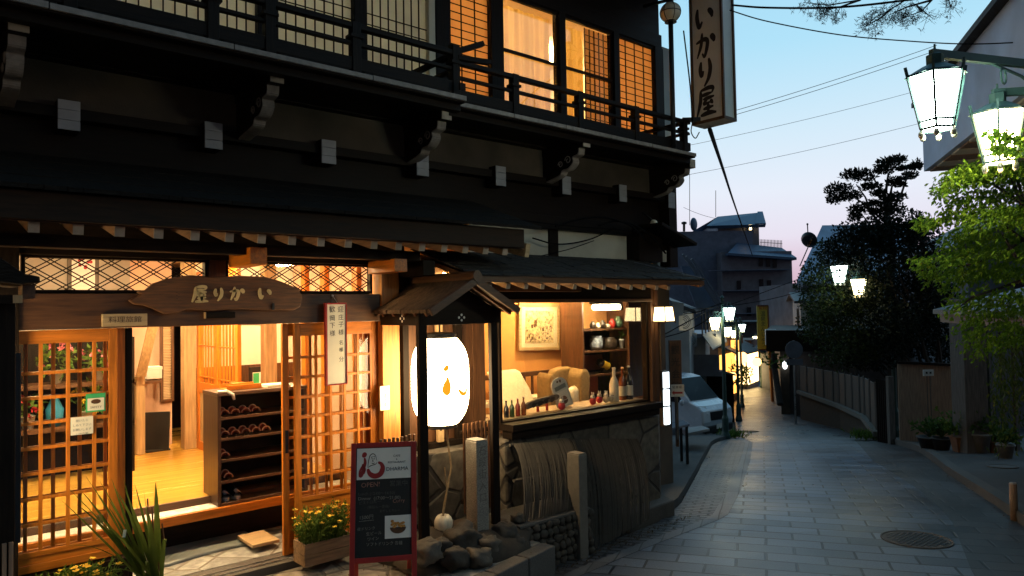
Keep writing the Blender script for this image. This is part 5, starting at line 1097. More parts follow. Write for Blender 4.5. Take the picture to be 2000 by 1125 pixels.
b = MB(); b.box(3.12, 3.92, 4.715, 4.735, 1.79, 1.90); b.prism([(3.16, 4.72, 1.90), (XC, 4.72, 2.12), (3.88, 4.72, 1.90)], (0, .015, 0)); b.box(3.12, 3.14, 4.735, 5.35, 1.79, 1.90); b.box(3.90, 3.92, 4.735, 5.35, 1.79, 1.90); b.build('gable_panel', 'dark_x', t, .002)
b = MB()
for (dx, dz) in ((0, .022), (0, -.022), (.026, 0), (-.026, 0)):
    for org in ((XC, 4.712, 1.845, 0), (3.118, 5.0, 1.845, 1)):
        cs_ = [(k * .785) for k in range(8)]
        b.poly(*[(org[0] + dx + .011 * math.cos(a), org[1], org[2] + dz + .011 * math.sin(a)) if not org[3] else (org[0], org[1] + dx + .011 * math.cos(a), org[2] + dz + .011 * math.sin(a)) for a in cs_])
b.build('crest', 'white_paint', t, recalc=False)
b = MB(); b.bar((LX, 4.73, 1.88), (LX, 5.4, 1.88), .05, .05); b.build('tie_beam', 'dark_y', t)
p = PY(866, 1022, 4.86)
t = thing('gourd_rope', 'pale round gourd hanging on a long rope below the lantern', 'gourd on rope', (p.x, 4.86, p.z - .08)); b = MB(); b.tube([(LX + .02, LY - .05, LZ0 - .05), (LX + .03, 4.9, .6), (p.x, 4.86, p.z + .1), (p.x, 4.86, p.z + .06)], .009, 6); b.tube([(p.x + .02, 4.86, .62), (p.x + .035, 4.85, p.z + .25), (p.x, 4.86, p.z + .06)], .006, 6); b.build('rope', 'rope', t)
b = MB()
for k in range(9): a_ = k * .698; b.blob((p.x + .035 * math.cos(a_), 4.86 + .035 * math.sin(a_), p.z), .042, .042, .068, .05, k, 10, 8)
b.build('gourd', 'plaster_cream', t, smooth=True)
def slats(x0, x1, y, z0, z1, n, lab):
    t = thing('slat_fence', lab, 'slat fence', ((x0 + x1) / 2, y, z0)); b = MB(); w = (x1 - x0) / n
    for k in range(n): b.box(x0 + w * k + .003, x0 + w * (k + .62), y, y + .018, z0, z1 + rng.uniform(-.006, .006))
    b.build('slats', 'brown_z', t, .003); b = MB()
    for z in (z0 + .08, z1 - .1): b.box(x0 - .01, x1 + .01, y + .018, y + .045, z, z + .035)
    b.build('rail', 'dark_x', t, .002)
p = PY(905, 828, 4.98); q = PY(966, 830, 4.98); slats(p.x, q.x + .02, 4.98, .16, .93, 8, 'upright brown slat fence between the granite pillar and the display window')
p = PY(742, 856, 4.98); q = PY(815, 862, 4.98); slats(p.x, q.x, 4.98, .05, .90, 9, 'low brown slat fence behind the red framed chalkboard')
mat('granite_cut', (.15, .135, .115), .9, .2, 20)
def pillar(px0, px1, px2, top, Y, z0, lab, txt):
    c0, c1 = PY(px1, top, Y), PY(px2, top, Y); w = c1.x - c0.x; dep = .15
    t = thing('stone_pillar', lab, 'stone pillar', ((c0.x + c1.x) / 2, Y + dep / 2, z0)); b = MB(); b.box(c0.x, c1.x, Y, Y + dep, z0, c0.z - .008); b.prism([(c0.x + .004, Y + .004, c0.z - .008), (c1.x - .004, Y + .004, c0.z - .008), (c1.x - .004, Y + dep - .004, c0.z - .008), (c0.x + .004, Y + dep - .004, c0.z - .008)], (0, 0, .012)); b.build('shaft', 'granite' if top < 870 else 'granite_cut', t, .006)
    b = MB()
    for k, ch in enumerate(txt): write(b, ch, ((c0.x + c1.x) / 2, Y - .0015, c0.z - .09 - .095 * k), (1, 0, 0), (0, 0, 1), .085)
    b.build('inscription', 'granite_cut', t, recalc=False)
pillar(905, 930, 953, 862, 4.66, .02, 'square granite pillar with carved characters beside the lantern shelter', '石段街入口')
pillar(1108, 1130, 1146, 888, 4.55, -.45, 'shorter granite pillar with carved characters between the two bamboo screens', '旅館いかり屋')
b = MB(); b.blob((3.55, 4.85, -.05), .75, .42, .17, .2, 9, 24, 10); tag(b.build('earth_bed', 'earth', smooth=True), kind='structure')
for k, (px, py, r, Y, sq, m, lab) in enumerate(((832, 1078, .105, 4.52, .8, 'rock_b', 'squared pale boulder under the left shelter post'), (905, 1052, .13, 4.62, .85, 'rock_a', 'rounded dark boulder against the granite pillar foot'), (888, 1090, .105, 4.46, .85, 'rock_a', 'low brown boulder at the front of the rock group'), (935, 1092, .10, 4.42, .75, 'rock_b', 'angular pale boulder at the front right of the rock group'), (952, 1066, .10, 4.52, .75, 'rock_b', 'tilted wedge shaped boulder below the granite pillar'), (985, 1040, .095, 4.60, .85, 'rock_a', 'flat topped boulder under the right shelter post'), (1002, 1062, .09, 4.55, .85, 'rock_a', 'dark boulder against the cobbled base'), (862, 1066, .07, 4.55, .8, 'rock_a', 'small dark boulder wedged between two larger ones'), (1012, 1012, .06, 4.7, .85, 'rock_b', 'small stone at the left foot of the bamboo screen'))):
    p = PY(px, py, Y); b = MB(); b.blob(p, r * 1.1, r * .95, r * .8, .28, k + 3, 18, 12, sq); tag(b.build('boulder', m, smooth=True), lab, 'boulder', 'boulders at the lantern shelter')
# cobbled base
t = thing('cobble_base', 'low dark cobbled wall under the left bamboo screen', 'cobbled wall', (4.42, 4.62, -.6)); b = MB(); b.box(4.02, 4.84, 4.62, 5.12, -.7, .045); b.build('core', 'earth', t); b = MB(); R = random.Random(11)
for r_ in range(8):
    z = -.46 + .068 * r_; x = 4.02 + (.04 if r_ % 2 else 0)
    while x < 4.84: w = R.uniform(.03, .052); b.blob((x + w, 4.615 + R.uniform(-.008, .008), z + R.uniform(-.008, .008)), w, .035, R.uniform(.030, .042), .22, int(x * 991 + r_), 9, 6, .85); x += w * 1.85
b.build('cobbles', 'rock_a', t, smooth=True); b = MB(); b.box(4.0, 4.86, 4.60, 5.1, .046, .075); b.build('coping', 'granite_dark', t, .008)
def bamboo(p_top, q_top, p_bot, q_bot, n, lab):
    p_top, q_top, p_bot, q_bot = map(Vector, (p_top, q_top, p_bot, q_bot)); t = thing('bamboo_screen', lab, 'bamboo screen', ((p_bot.x + q_bot.x) / 2, (p_bot.y + q_bot.y) / 2, min(p_bot.z, q_bot.z))); b = MB()
    for k in range(n):
        f = k / n; A, B = p_top.lerp(q_top, f), p_bot.lerp(q_bot, f); w = (q_bot - p_bot).length / n * rng.uniform(.88, 1.02); tw = rng.uniform(-.006, .006); rngk = rng.uniform(-.003, .003); pts = []
        for s_ in range(13):
            u = s_ / 12; y = A.y + (B.y - A.y) * (.5 * math.sin(u * math.pi / 2) + .5 * u); z = A.z + (B.z - A.z) * (.5 * (1 - math.cos(u * math.pi / 2)) + .5 * u); pts.append(Vector((A.x + (B.x - A.x) * u ** 1.2 + tw * u + .0015 * math.sin(u * 5 + k), y + (.006 if k % 2 else 0) + rngk, z)))
        if rng.random() < .35: pts[-1] = pts[-1] + Vector((0, .0, rng.uniform(.0, .03)))
        for s_ in range(13):
            a = pts[s_]; i = len(b.v); b.v += [a + Vector((-w / 2, 0, 0)), a + Vector((0, -.008, .005)), a + Vector((w / 2, 0, 0))]; b.f += [(i, i + 1, i + 4, i + 3), (i + 1, i + 2, i + 5, i + 4)] if s_ < 12 else []
    b.build('strips', 'bamboo_grey', t, recalc=False)
    b = MB()
    for u in (.03, .5): A, B = p_top.lerp(p_bot, u), q_top.lerp(q_bot, u); b.tube([A + Vector((0, .06, 0)), B + Vector((0, .06, 0))], .016, 6)
    b.build('cross_bar', 'grey_wood', t)
bamboo((4.34, 5.06, .66), (5.12, 5.06, .62), (4.06, 4.63, .085), (4.80, 4.63, .085), 54, 'curved grey bamboo strip screen standing on the cobbled base')
bamboo((5.16, 5.08, .60), (6.14, 5.08, .47), (4.88, 4.66, -.37), (5.80, 4.66, -.24), 60, 'curved grey bamboo strip screen reaching down to the pavement')
# ------------------------------------------------------------------ A-frame chalkboard
BL, BR = PD(690, 1150, 4.72), PD(806, 1150, 4.82); TL, TR = PD(686, 866, 4.93), PD(813, 861, 5.03)
gz = -.06
t = thing('chalkboard_sign', 'red framed chalkboard stand with a white cafe panel at the entrance', 'chalkboard sign', ((BL.x + BR.x) / 2, (BL.y + BR.y) / 2, gz))
dl = (BL - TL); dr = (BR - TR); BL = TL + dl * ((TL.z - gz) / -dl.z); BR = TR + dr * ((TR.z - gz) / -dr.z)
ux = (TR - TL).normalized(); W_ = (TR - TL).length; uz = ((TL - BL).normalized() + (TR - BR).normalized()).normalized(); nn = ux.cross(uz).normalized()
if nn.dot(CAM - TL) < 0: nn = -nn
H_ = (TL - BL).length; A0 = TL
S3 = lambda a, c, o=0: A0 + ux * a + uz * (c) + nn * o          # a across from the left, c down from the top (negative)
def sbar(b, a0, a1, c0, c1, o0, o1): b.prism([S3(a0, c0, o0), S3(a1, c0, o0), S3(a1, c1, o0), S3(a0, c1, o0)], nn * (o1 - o0))
fw_ = .034; cb = -.80 * (PD(690, 1125, 4.75) - TL).length / .9
cb = -.745
b = MB(); sbar(b, 0, fw_, -H_, 0, -.024, 0); sbar(b, W_ - fw_, W_, -H_, 0, -.024, 0); b.build('leg', 'red_paint', t, .003); 
b = MB(); sbar(b, fw_, W_ - fw_, -fw_, 0, -.022, -.001); sbar(b, fw_, W_ - fw_, cb - fw_, cb, -.022, -.001); b.build('cross_rail', 'red_paint', t, .003)
b = MB(); sbar(b, fw_, W_ - fw_, cb, -fw_, -.018, -.010); b.build('chalkboard', 'chalkboard', t)
bk = -nn; bk.z = 0; bk.normalize()
for a in (.03, W_ - .03):
    b = MB(); top_ = S3(a, -.02, -.03); bot = Vector((top_.x, top_.y, gz)) + bk * .36; b.bar(top_, bot, .03, .022); b.build('leg', 'red_paint', t, .003)
b = MB(); m1 = S3(.03, -.02, -.03).lerp(Vector((S3(.03, -.02, -.03).x, S3(.03, -.02, -.03).y, gz)) + bk * .36, .85); m2 = S3(W_ - .03, -.02, -.03).lerp(Vector((S3(W_ - .03, -.02, -.03).x, S3(W_ - .03, -.02, -.03).y, gz)) + bk * .36, .85); b.bar(m1, m2, .022, .03); b.build('back_rail', 'red_paint', t)
px0, px1 = fw_ + .006, W_ - fw_ - .004; ph0, ph1 = -.245, -.038
b = MB(); sbar(b, px0, px1, ph0, ph1, -.010, -.006); hd = b.build('header_panel', 'white_paint', t)
HC = lambda fx_, fy: S3(px0 + (px1 - px0) * fx_, ph1 + (ph0 - ph1) * fy, -.0045)
pw, phh = px1 - px0, ph1 - ph0
def hbrush(b, st, w, off=0): brush(b, st, HC(.5, .5) + nn * off, ux * (pw / phh), uz, phh, w / (pw / phh) ** .5)
def logo(b, st, w):          # strokes in panel fractions, kept round
    fl = MB(); brush(fl, [(k[0], [(x * pw / phh, y) for x, y in k[1]]) if isinstance(k[0], (int, float)) else [(x * pw / phh, y) for x, y in k] for k in st], (0, 0, 0), (1, 0, 0), (0, 0, 1), 1, w)
    i = len(b.v); b.v += [S3(px0 + (v.x + .5) * phh, ph1 - (.5 - v.z) * phh, -.0045) for v in fl.v]; b.f += [tuple(i + q for q in f) for f in fl.f]
b = MB(); logo(b, [(1.5, [(.16, .13), (.13, .22), (.10, .27)]), (1.1, [(.14, .30), (.15, .45), (.13, .60), (.10, .80), (.065, .88), (.06, .72), (.12, .50)]), (.9, [(.10, .50), (.14, .66), (.13, .82)]), (1.7, [(.20, .66), (.24, .82), (.33, .90), (.43, .84), (.475, .66), (.45, .52), (.39, .46)])], .085); b.build('red_brush_mark', 'brush_red', hd, recalc=False)
b = MB(); logo(b, [[(.20, .62), (.215, .40), (.24, .24), (.29, .18), (.34, .24), (.365, .40)], [(.26, .30), (.29, .27)], [(.30, .27), (.335, .29)], [(.265, .34), (.29, .34)], [(.305, .34), (.33, .35)], [(.295, .36), (.29, .42), (.305, .42)], [(.27, .48), (.30, .50), (.33, .47)], [(.20, .62), (.26, .56), (.34, .52), (.37, .46)]], .022); b.build('line_drawing', 'ink', hd, recalc=False)
b = MB(); write(b, 'CAFE', HC(.735, .28), ux, uz, .021); write(b, '&', HC(.735, .385), ux, uz, .018); write(b, 'RESTAURANT', HC(.735, .48), ux, uz, .019, wid=.125 * pw / .37 * .98); write(b, 'DHARMA', HC(.745, .70), ux, uz, .036, wid=.41 * pw); b.build('lettering', 'ink', hd, recalc=False)
ck = lambda fx_, c: S3(px0 + pw * fx_, c, -.0085)
b = MB()
for s_, f, c, z, al in (('Lunch (12:00〜14:30)', .03, -.338, .028, 'LEFT'), ('ビストロ風 ― ', .04, -.398, .024, 'LEFT'), ('(特製ルー使用)', .2, -.428, .022, 'LEFT'), ('おだしとカレー', .42, -.456, .02, 'LEFT'), ('営業中', .60, -.280, .042, 'LEFT')): write(b, s_, ck(f, c), (ux + uz * rng.uniform(-.02, .05)), uz, z, al)
b.build('faded_writing', 'chalk_dim', t, recalc=False)
b = MB()
for s_, f, c, z in (('Dinner  (17:00〜21:00)', .03, -.368, .030), ('1500円', .05, -.492, .032), ('夜ドリンク', .02, -.565, .024), ('生ビール', .18, -.598, .026), ('ワイン', .2, -.632, .026), ('ソフトドリンク 各種', .18, -.664, .026)): write(b, s_, ck(f, c), (ux + uz * rng.uniform(-.02, .05)), uz, z, 'LEFT')
b.poly(ck(.05, -.512), ck(.32, -.508), ck(.32, -.511), ck(.05, -.515)); b.build('chalk_writing', 'chalk', t, recalc=False)
b = MB(); write(b, 'OPEN!', ck(.08, -.283), ux + uz * .03, uz, .044, 'LEFT'); write(b, 'Curry', ck(.66, -.396), ux + uz * .04, uz, .034, 'LEFT'); b.build('pink_writing', 'chalk_pink', t, recalc=False)
b = MB(); sbar(b, px0 + pw * .52, px1, -.635, -.488, -.0099, -.008); fc = b.build('food_photo', 'white_paint', t)
FC = lambda fx_, fy: S3(px0 + pw * (.52 + .48 * fx_), -.488 - .147 * fy, -.007)
b = MB(); b.poly(*[FC(.5 + .31 * math.cos(a), .52 + .28 * math.sin(a)) for a in [k * math.pi / 12 for k in range(0, 13)]]); b.build('bowl', 'brown_x', fc, recalc=False)
b = MB(); R = random.Random(4)
for k in range(16): x, y = .5 + R.uniform(-.26, .26), .46 + R.uniform(-.14, .06); b.poly(*[FC(x + .07 * math.cos(a), y + .06 * math.sin(a)) + nn * (.0003 * k + .0004) for a in [j * 1.05 for j in range(6)]])
b.poly(*[FC(.28 + .07 * math.cos(a), .25 + .07 * math.sin(a)) + nn * .0003 for a in [j * 1.05 for j in range(6)]]); mat('food_orange', (.62, .28, .06), .5, .5, 90); b.build('food', 'food_orange', fc, recalc=False)
# ------------------------------------------------------------------ planters by the doors
def sprawl(t, x0, x1, y, z, h, n, nf, R, dy=.1):
    b = MB(); f = MB()
    for k in range(n):
        p = Vector((R.uniform(x0, x1), y + R.uniform(-dy, dy), z)); d = Vector((R.uniform(-.55, .55), R.uniform(-.55, .45), 1)).normalized(); L = h * R.uniform(.45, 1.1); q = p + d * L; b.tube([p, p + d * L * .6 + rvec(R) * .01, q + Vector((0, 0, -.015))], .0022, 4, cap=False)
        for s_ in range(9):
            m = p.lerp(q, R.uniform(.25, 1)); leaf_quad(b, m, (d * .7 + rvec(R)).normalized(), rvec(R), R.uniform(.025, .05), .0055)
        if k < nf:
            for s_ in range(6): a = s_ * 1.047; e = Vector((math.cos(a), math.sin(a), .25)); e = (e + rvec(R) * .25).normalized(); leaf_quad(f, q, e, Vector((0, 0, 1)), .024, .009)
    b.build('foliage', 'leaf_mid', t, recalc=False); f.build('blossoms', 'petal_yellow', t, recalc=False)
p = PY(579, 1095, 5.30); q = PY(672, 1090, 5.18)
t = thing('flower_box', 'wooden crate planter overflowing with small yellow flowers by the right door', 'flower box', ((p.x + q.x) / 2, 5.24, -.004)); X0, X1, Y0, Y1 = 2.33, 2.74, 5.14, 5.34
b = MB()
for z in (0, .085): b.box(X0, X1, Y0, Y0 + .018, z, z + .08); b.box(X0, X1, Y1 - .018, Y1, z, z + .08); b.box(X0, X0 + .018, Y0 + .019, Y1 - .019, z, z + .08); b.box(X1 - .018, X1, Y0 + .019, Y1 - .019, z, z + .08)
b.build('crate', 'crate_wood', t, .003); b = MB(); b.box(X0 + .02, X1 - .02, Y0 + .02, Y1 - .02, .02, .14); b.build('soil', 'earth', t)
sprawl(t, X0 + .02, X1 - .04, 5.23, .14, .27, 260, 46, random.Random(21), .08)
p = PZ(218, 1140, .0); t = thing('orchid_plant', 'tall orchid plant with long strap leaves in front of the left lattice door', 'plant', (1.30, 4.98, -.06)); o = Vector((1.275, 5.02, -.06)); R = random.Random(5)
b = MB(); b.lathe(o, [(.09, 0), (.12, .2), (.13, .2), (.115, .17)], 16); b.build('pot', 'pot_dark', t, smooth=True)
def strap(b, tip, w, base=None, sag=.1):
    base = base or o + Vector((R.uniform(-.04, .04), R.uniform(-.04, .04), .18)); tip = Vector(tip); m = base.lerp(tip, .5) + Vector((0, 0, sag)); pts = []
    for k in range(11): u = k / 10; pts.append((base * (1 - u) ** 2 + m * 2 * u * (1 - u) + tip * u * u))
    ax = (tip - base); ax.z = 0; sd = Vector((-ax.y, ax.x, 0)); sd = sd.normalized() if sd.length > .01 else Vector((1, 0, 0)); sd = (sd + RT * R.uniform(.3, .9)).normalized()
    i = len(b.v)
    for k, q in enumerate(pts): ww = w * (.55 + .45 * math.sin(min(1, k / 4) * math.pi / 2)) * (1 - (k / 10) ** 3 * .95); b.v += [q - sd * ww, q + Vector((0, 0, -.35 * ww)), q + sd * ww]
    for k in range(10): b.f += [(i + 3 * k, i + 3 * k + 1, i + 3 * k + 4, i + 3 * k + 3), (i + 3 * k + 1, i + 3 * k + 2, i + 3 * k + 5, i + 3 * k + 4)]
b = MB()
leafmat('strap_leaf', (.03, .07, .015), (.12, .17, .035), .25)
for (x, y, dY) in ((304, 942, -.1), (120, 977, .02), (168, 930, .1), (240, 930, .1), (263, 945, 0), (243, 952, -.15), (150, 985, -.1), (205, 965, .1), (280, 950, .05), (195, 940, 0), (135, 955, .0), (160, 960, -.12), (180, 948, .08), (218, 935, .0), (228, 958, -.1), (258, 960, .12), (212, 990, .0), (182, 1000, -.12), (245, 985, -.05), (272, 985, .1), (290, 1000, -.12)): strap(b, PY(x, y, 5.0 + dY), (.021 + R.uniform(-.004, .004)), sag=R.uniform(.02, .12))
for (x, y, dY, s_) in ((325, 1060, -.1, .28), (285, 1105, -.15, .2), (125, 1066, -.05, .2), (200, 1120, -.2, .15)): strap(b, PY(x, y, 5.0 + dY), .014, sag=s_)
b.build('leaves', 'strap_leaf', t, recalc=False)
b = MB()
for k in range(4): a = o + Vector((.03 * k - .05, .02 * (k % 2), .18)); b.tube([a, a + Vector((.01, 0, .35)), a + Vector((.0, 0, .62 - .06 * k))], .005, 6)
b.build('stems', 'brown_z', t); b = MB(); q = PY(243, 1042, 4.97); b.mbox(Matrix.Translation(q) @ Matrix.Rotation(.8, 4, 'Z') @ Matrix.Rotation(.3, 4, 'Y'), .03, .002, .045); b.build('tag', 'note_paper', t)
t = thing('flower_pot', 'low yellow flowering plant at the foot of the left lattice door', 'flowers', (.78, 5.04, .04)); b = MB(); b.lathe((.78, 5.04, .04), [(.14, 0), (.19, .16), (.2, .16), (.17, .13)], 18); b.build('pot', 'pot_dark', t, smooth=True); sprawl(t, .62, 1.0, 5.0, .19, .22, 240, 60, random.Random(8), .12)
simple('low_plank', 'pale_x', lambda b: b.box(2.16, 2.38, 5.72, 6.06, .045, .07), 'pale wooden plank lying beside the right door inside the entrance', 'plank')
# ------------------------------------------------------------------ lamps and lights on the corner
t = thing('wall_lamp', 'square paper wall lamp glowing cream at the right corner of the inn', 'wall lamp', (6.55, 4.95, 1.74)); x0 = PY(1299, 610, 4.92).x; zt, zb_ = PY(1299, 599, 4.92).z, PY(1299, 628, 4.92).z; w = PY(1318, 610, 4.92).x - x0
b = MB(); y0, y1 = 4.92, 4.92 + w; sq = lambda s_, z: [(x0 + s_, y0 + s_, z), (x0 + w - s_, y0 + s_, z), (x0 + w - s_, y1 - s_, z), (x0 + s_, y1 - s_, z)]
top_, bo = sq(.015, zt), sq(.0, zb_); i = 0; b.v = [Vector(v) for v in top_ + bo]; b.f = [(0, 1, 5, 4), (1, 2, 6, 5), (2, 3, 7, 6), (3, 0, 4, 7), (4, 5, 6, 7), (0, 3, 2, 1)]; b.build('paper_shade', 'wall_lamp_glow', t)
b = MB()
for k in range(4): b.bar(Vector(top_[k]) * 1.0, Vector(bo[k]) + (Vector(bo[k]) - Vector(top_[k])) * .12, .012, .012)
for q in (top_, bo):
    for k in range(4): b.bar(q[k], q[(k + 1) % 4], .012, .010)
b.bar((x0 + w / 2, y1, zt), (x0 + w / 2, 5.15, zt + .02), .02, .02); b.build('frame', 'brown_z', t)
t = thing('light_sign', 'slim vertical glowing white sign box at the far corner of the inn', 'light sign', (7.05, 5.4, .48)); b = MB(); b.box(7.02, 7.10, 5.37, 5.43, .49, 1.12); b.build('panel', 'sign_glow', t); b = MB()
for z in (.47, .70, .91, 1.12): b.box(7.008, 7.112, 5.362, 5.44, z, z + .016)
b.box(7.10, 7.115, 5.36, 5.44, .47, 1.136); b.box(7.005, 7.02, 5.40, 5.44, .47, 1.136); b.build('frame', 'black_metal', t)
def cable(pts, r, lab, name='cable', sag=0, n=14, grp=None):
    b = MB(); pts = [Vector(p) for p in pts]
    q = catmull(pts, 8) if len(pts) > 2 else [pts[0].lerp(pts[1], k / n) + Vector((0, 0, -sag * 4 * (k / n) * (1 - k / n))) for k in range(n + 1)]
    b.tube(q, r, 5); return tag(b.build(name, 'cable_black'), lab, 'cable', grp)
cable([PY(1040, 465, 5.5), PY(1090, 477, 5.45), PY(1150, 468, 5.45), PY(1200, 445, 5.4)], .008, 'black cable sagging across the white plaster panel above the display roof')
cable([PY(1055, 500, 5.5), PY(1110, 487, 5.45), PY(1160, 470, 5.45)], .005, 'thin cable rising across the white plaster panel above the display roof')
for k, (pp, lab) in enumerate((([(1085, 442), (1130, 428), (1180, 425), (1230, 440), (1262, 470)], 'thick cable looping under the upper floor beams'), ([(1170, 440), (1200, 432), (1240, 440), (1275, 465), (1300, 495)], 'cable bundle curving down beside the grey clad wall'), ([(1020, 430), (1100, 440), (1190, 447), (1270, 455)], 'straight cable running under the upper floor beams'))):
    cable([PY(x, y, 5.25 + .05 * k) for x, y in pp], .012 if k < 2 else .007, lab)
p = PY(1277, 437, 5.3); t = thing('insulator', 'round cream insulator with brown bracket under the upper corner post', 'insulator', p); b = MB(); b.blob(p, .045, .045, .05, .02, 1); b.build('ball', 'glaze_cream', t, smooth=True); b = MB(); b.bar(p + Vector((0, .02, .04)), p + Vector((.05, .2, .16)), .02, .02); b.build('bracket', 'black_metal', t)

# fallen leaves and grit gathered along the foot of the walls
R = random.Random(77); b = MB()
def litter(a, c, n, spread, z=None):
    a, c = Vector(a), Vector(c)
    for _ in range(n):
        p = a.lerp(c, R.random()) + Vector((R.gauss(0, spread), R.gauss(0, spread), 0)); p.z = (G(rd(p)[1]) + .012) if z is None else z; d = rvec(R); d.z *= .25; leaf_quad(b, p, d.normalized(), Vector((R.uniform(-.3, .3), R.uniform(-.3, .3), 1)).normalized(), R.uniform(.012, .045), R.uniform(.004, .012))
litter((4.85, 4.58, 0), (6.6, 4.80, 0), 240, .05); litter((4.1, 4.44, 0), (4.85, 4.55, 0), 90, .04); litter(GP(5.1, 7.2), GP(7.6, 13.6), 160, .07); litter(GP(2.0, 8.9), GP(4.3, 16), 90, .08); litter(GP(1, 6.4), GP(5, 12), 60, .8); litter((2.4, 5.1, 0), (3.9, 4.5, 0), 70, .12, -.052)
mat('dry_leaf', (.09, .055, .025), .9, .5, 9, bump=0); tag(b.build('fallen_leaves', 'dry_leaf', recalc=False), 'scattered dry leaves and grit along the foot of the walls', 'leaf litter', kind='stuff')
# ------------------------------------------------------------------ street lamps
emit('street_front', (1.0, .72, .42), 20); emit('street_far', (.80, 1.0, .92), 16); emit('street_farwarm', (1.0, .80, .42), 16)
def head(parent, c, kind, s=1.0, ang=.26):
    """six sided tapering lantern hanging below c"""
    h = bpy.data.objects.new('lantern_head', None)
    zt, zb_ = c.z - .13 * s, c.z - .46 * s; R0, R1 = .168 * s, .098 * s
    ring = lambda R, z: [Vector((c.x + R * math.cos(k * math.pi / 3 + ang), c.y + R * math.sin(k * math.pi / 3 + ang), z)) for k in range(6)]
    T, B_ = ring(R0, zt), ring(R1, zb_)
    bpy.data.objects.remove(h)
    b = MB()
    for k in range(6): b.bar(T[k] + (T[k] - B_[k]) * .18, B_[k], .014 * s, .014 * s)
    for q in (ring(R0, zt), ring(R1, zb_), ring(R1 * 1.08, zb_ + .045 * s)):
        for k in range(6): b.bar(q[k], q[(k + 1) % 6], .013 * s, .013 * s)
    b.lathe(c, [(R0 * 1.04, -.13 * s), (R0 * .95, -.115 * s), (.07 * s, -.065 * s), (.05 * s, -.06 * s), (.05 * s, .0), (.03 * s, .012), (.008, .02), (.006, .07 * s)], 6)
    o = b.build('lantern_head', 'green_metal', parent)
    b = MB(); T2, B2 = ring(R0 * .955, zt), ring(R1 * .95, zb_)
    for k in range(6): b.poly(T2[k], T2[(k + 1) % 6], B2[(k + 1) % 6], B2[k])
    b.poly(*B2); b.build('glass', 'street_' + kind, o)
    b = MB()
    for k in range(6): b.blob(B_[k] + Vector((0, 0, -.035 * s)), .018 * s, .018 * s, .024 * s, 0, 1, 8, 6)
    b.build('drops', 'glaze_cream', o, smooth=True)
def lamp_post(base, heads, lab, r=.05, side=None):
    t = thing('street_lamp', lab, 'street lamp', base, 'street lamps along the lane'); top = max(h[0].z for h in heads) + .12
    b = MB(); b.tube([base, base + Vector((0, 0, .6)), Vector((base.x, base.y, top))], [r * 1.6, r * 1.1, r * .8], 10); b.lathe(base, [(r * 2.4, -.1), (r * 2.4, .1), (r * 1.7, .2), (r * 1.7, .55), (r * 1.2, .62)], 12); b.lathe(Vector((base.x, base.y, top)), [(r, 0), (r * 1.2, .03), (.005, .1)], 10); b.build('pole', 'green_metal', t, smooth=False)
    for c, kind, s in heads:
        b = MB(); j = Vector((base.x, base.y, c.z + .01)); d = (c - j); b.bar(j, c + d.normalized() * .03 + Vector((0, 0, .01)), .035, .05)
        k0 = j + d * .45; b.tube([k0 + Vector((.05 * math.cos(q * .5), 0, -.09 + .05 * math.sin(q * .5))) for q in range(14)], .007, 5); b.tube([j + Vector((0, 0, -.25)), j + d * .3 + Vector((0, 0, -.08)), j + d * .6], .010, 5); b.build('arm', 'green_metal', t)
        head(t, c, kind, s)
lc, lw = PD(1826, 108, 4.4), PD(1948, 184, 4.75)
lamp_post(GP(3.62, 4.7, .1), [(lc, 'cool', 1), (lw, 'warm', 1)], 'near street lamp with big bright cool and warm lanterns on iron arms')
lamp_post(GP(9.15, 17.3, .1), [(PD(1638, 506, 16.0), 'far', 1.15), (PD(1676, 533, 16.2), 'farwarm', 1.1)], 'street lamp half hidden among the dark trees')
lp_ = Vector((-2.0, 2.6, G(.4))); lamp_post(lp_, [(Vector((-1.7, 2.9, 3.0)), 'front', 1)], 'street lamp with one warm lantern standing in front of the gate post')
lamp_post(GP(5.53, 18.9), [(PD(1424, 592, 18.7), 'far', .95), (PD(1396, 611, 18.9), 'farwarm', .95)], 'street lamp on a thin dark pole beside the parked van')
lamp_post(GP(8.1, 26), [(PD(1420, 632, 26), 'farwarm', 1)], 'street lamp glowing warm just past the parked van')
lamp_post(GP(10.45, 33), [(PD(1449, 628, 33), 'far', 1), (PD(1433, 640, 33), 'farwarm', 1)], 'street lamp in the middle distance before the lit shops')
lamp_post(GP(16.2, 47), [(PD(1475, 653, 48), 'farwarm', 1)], 'small distant street lamp next to the yellow banner')
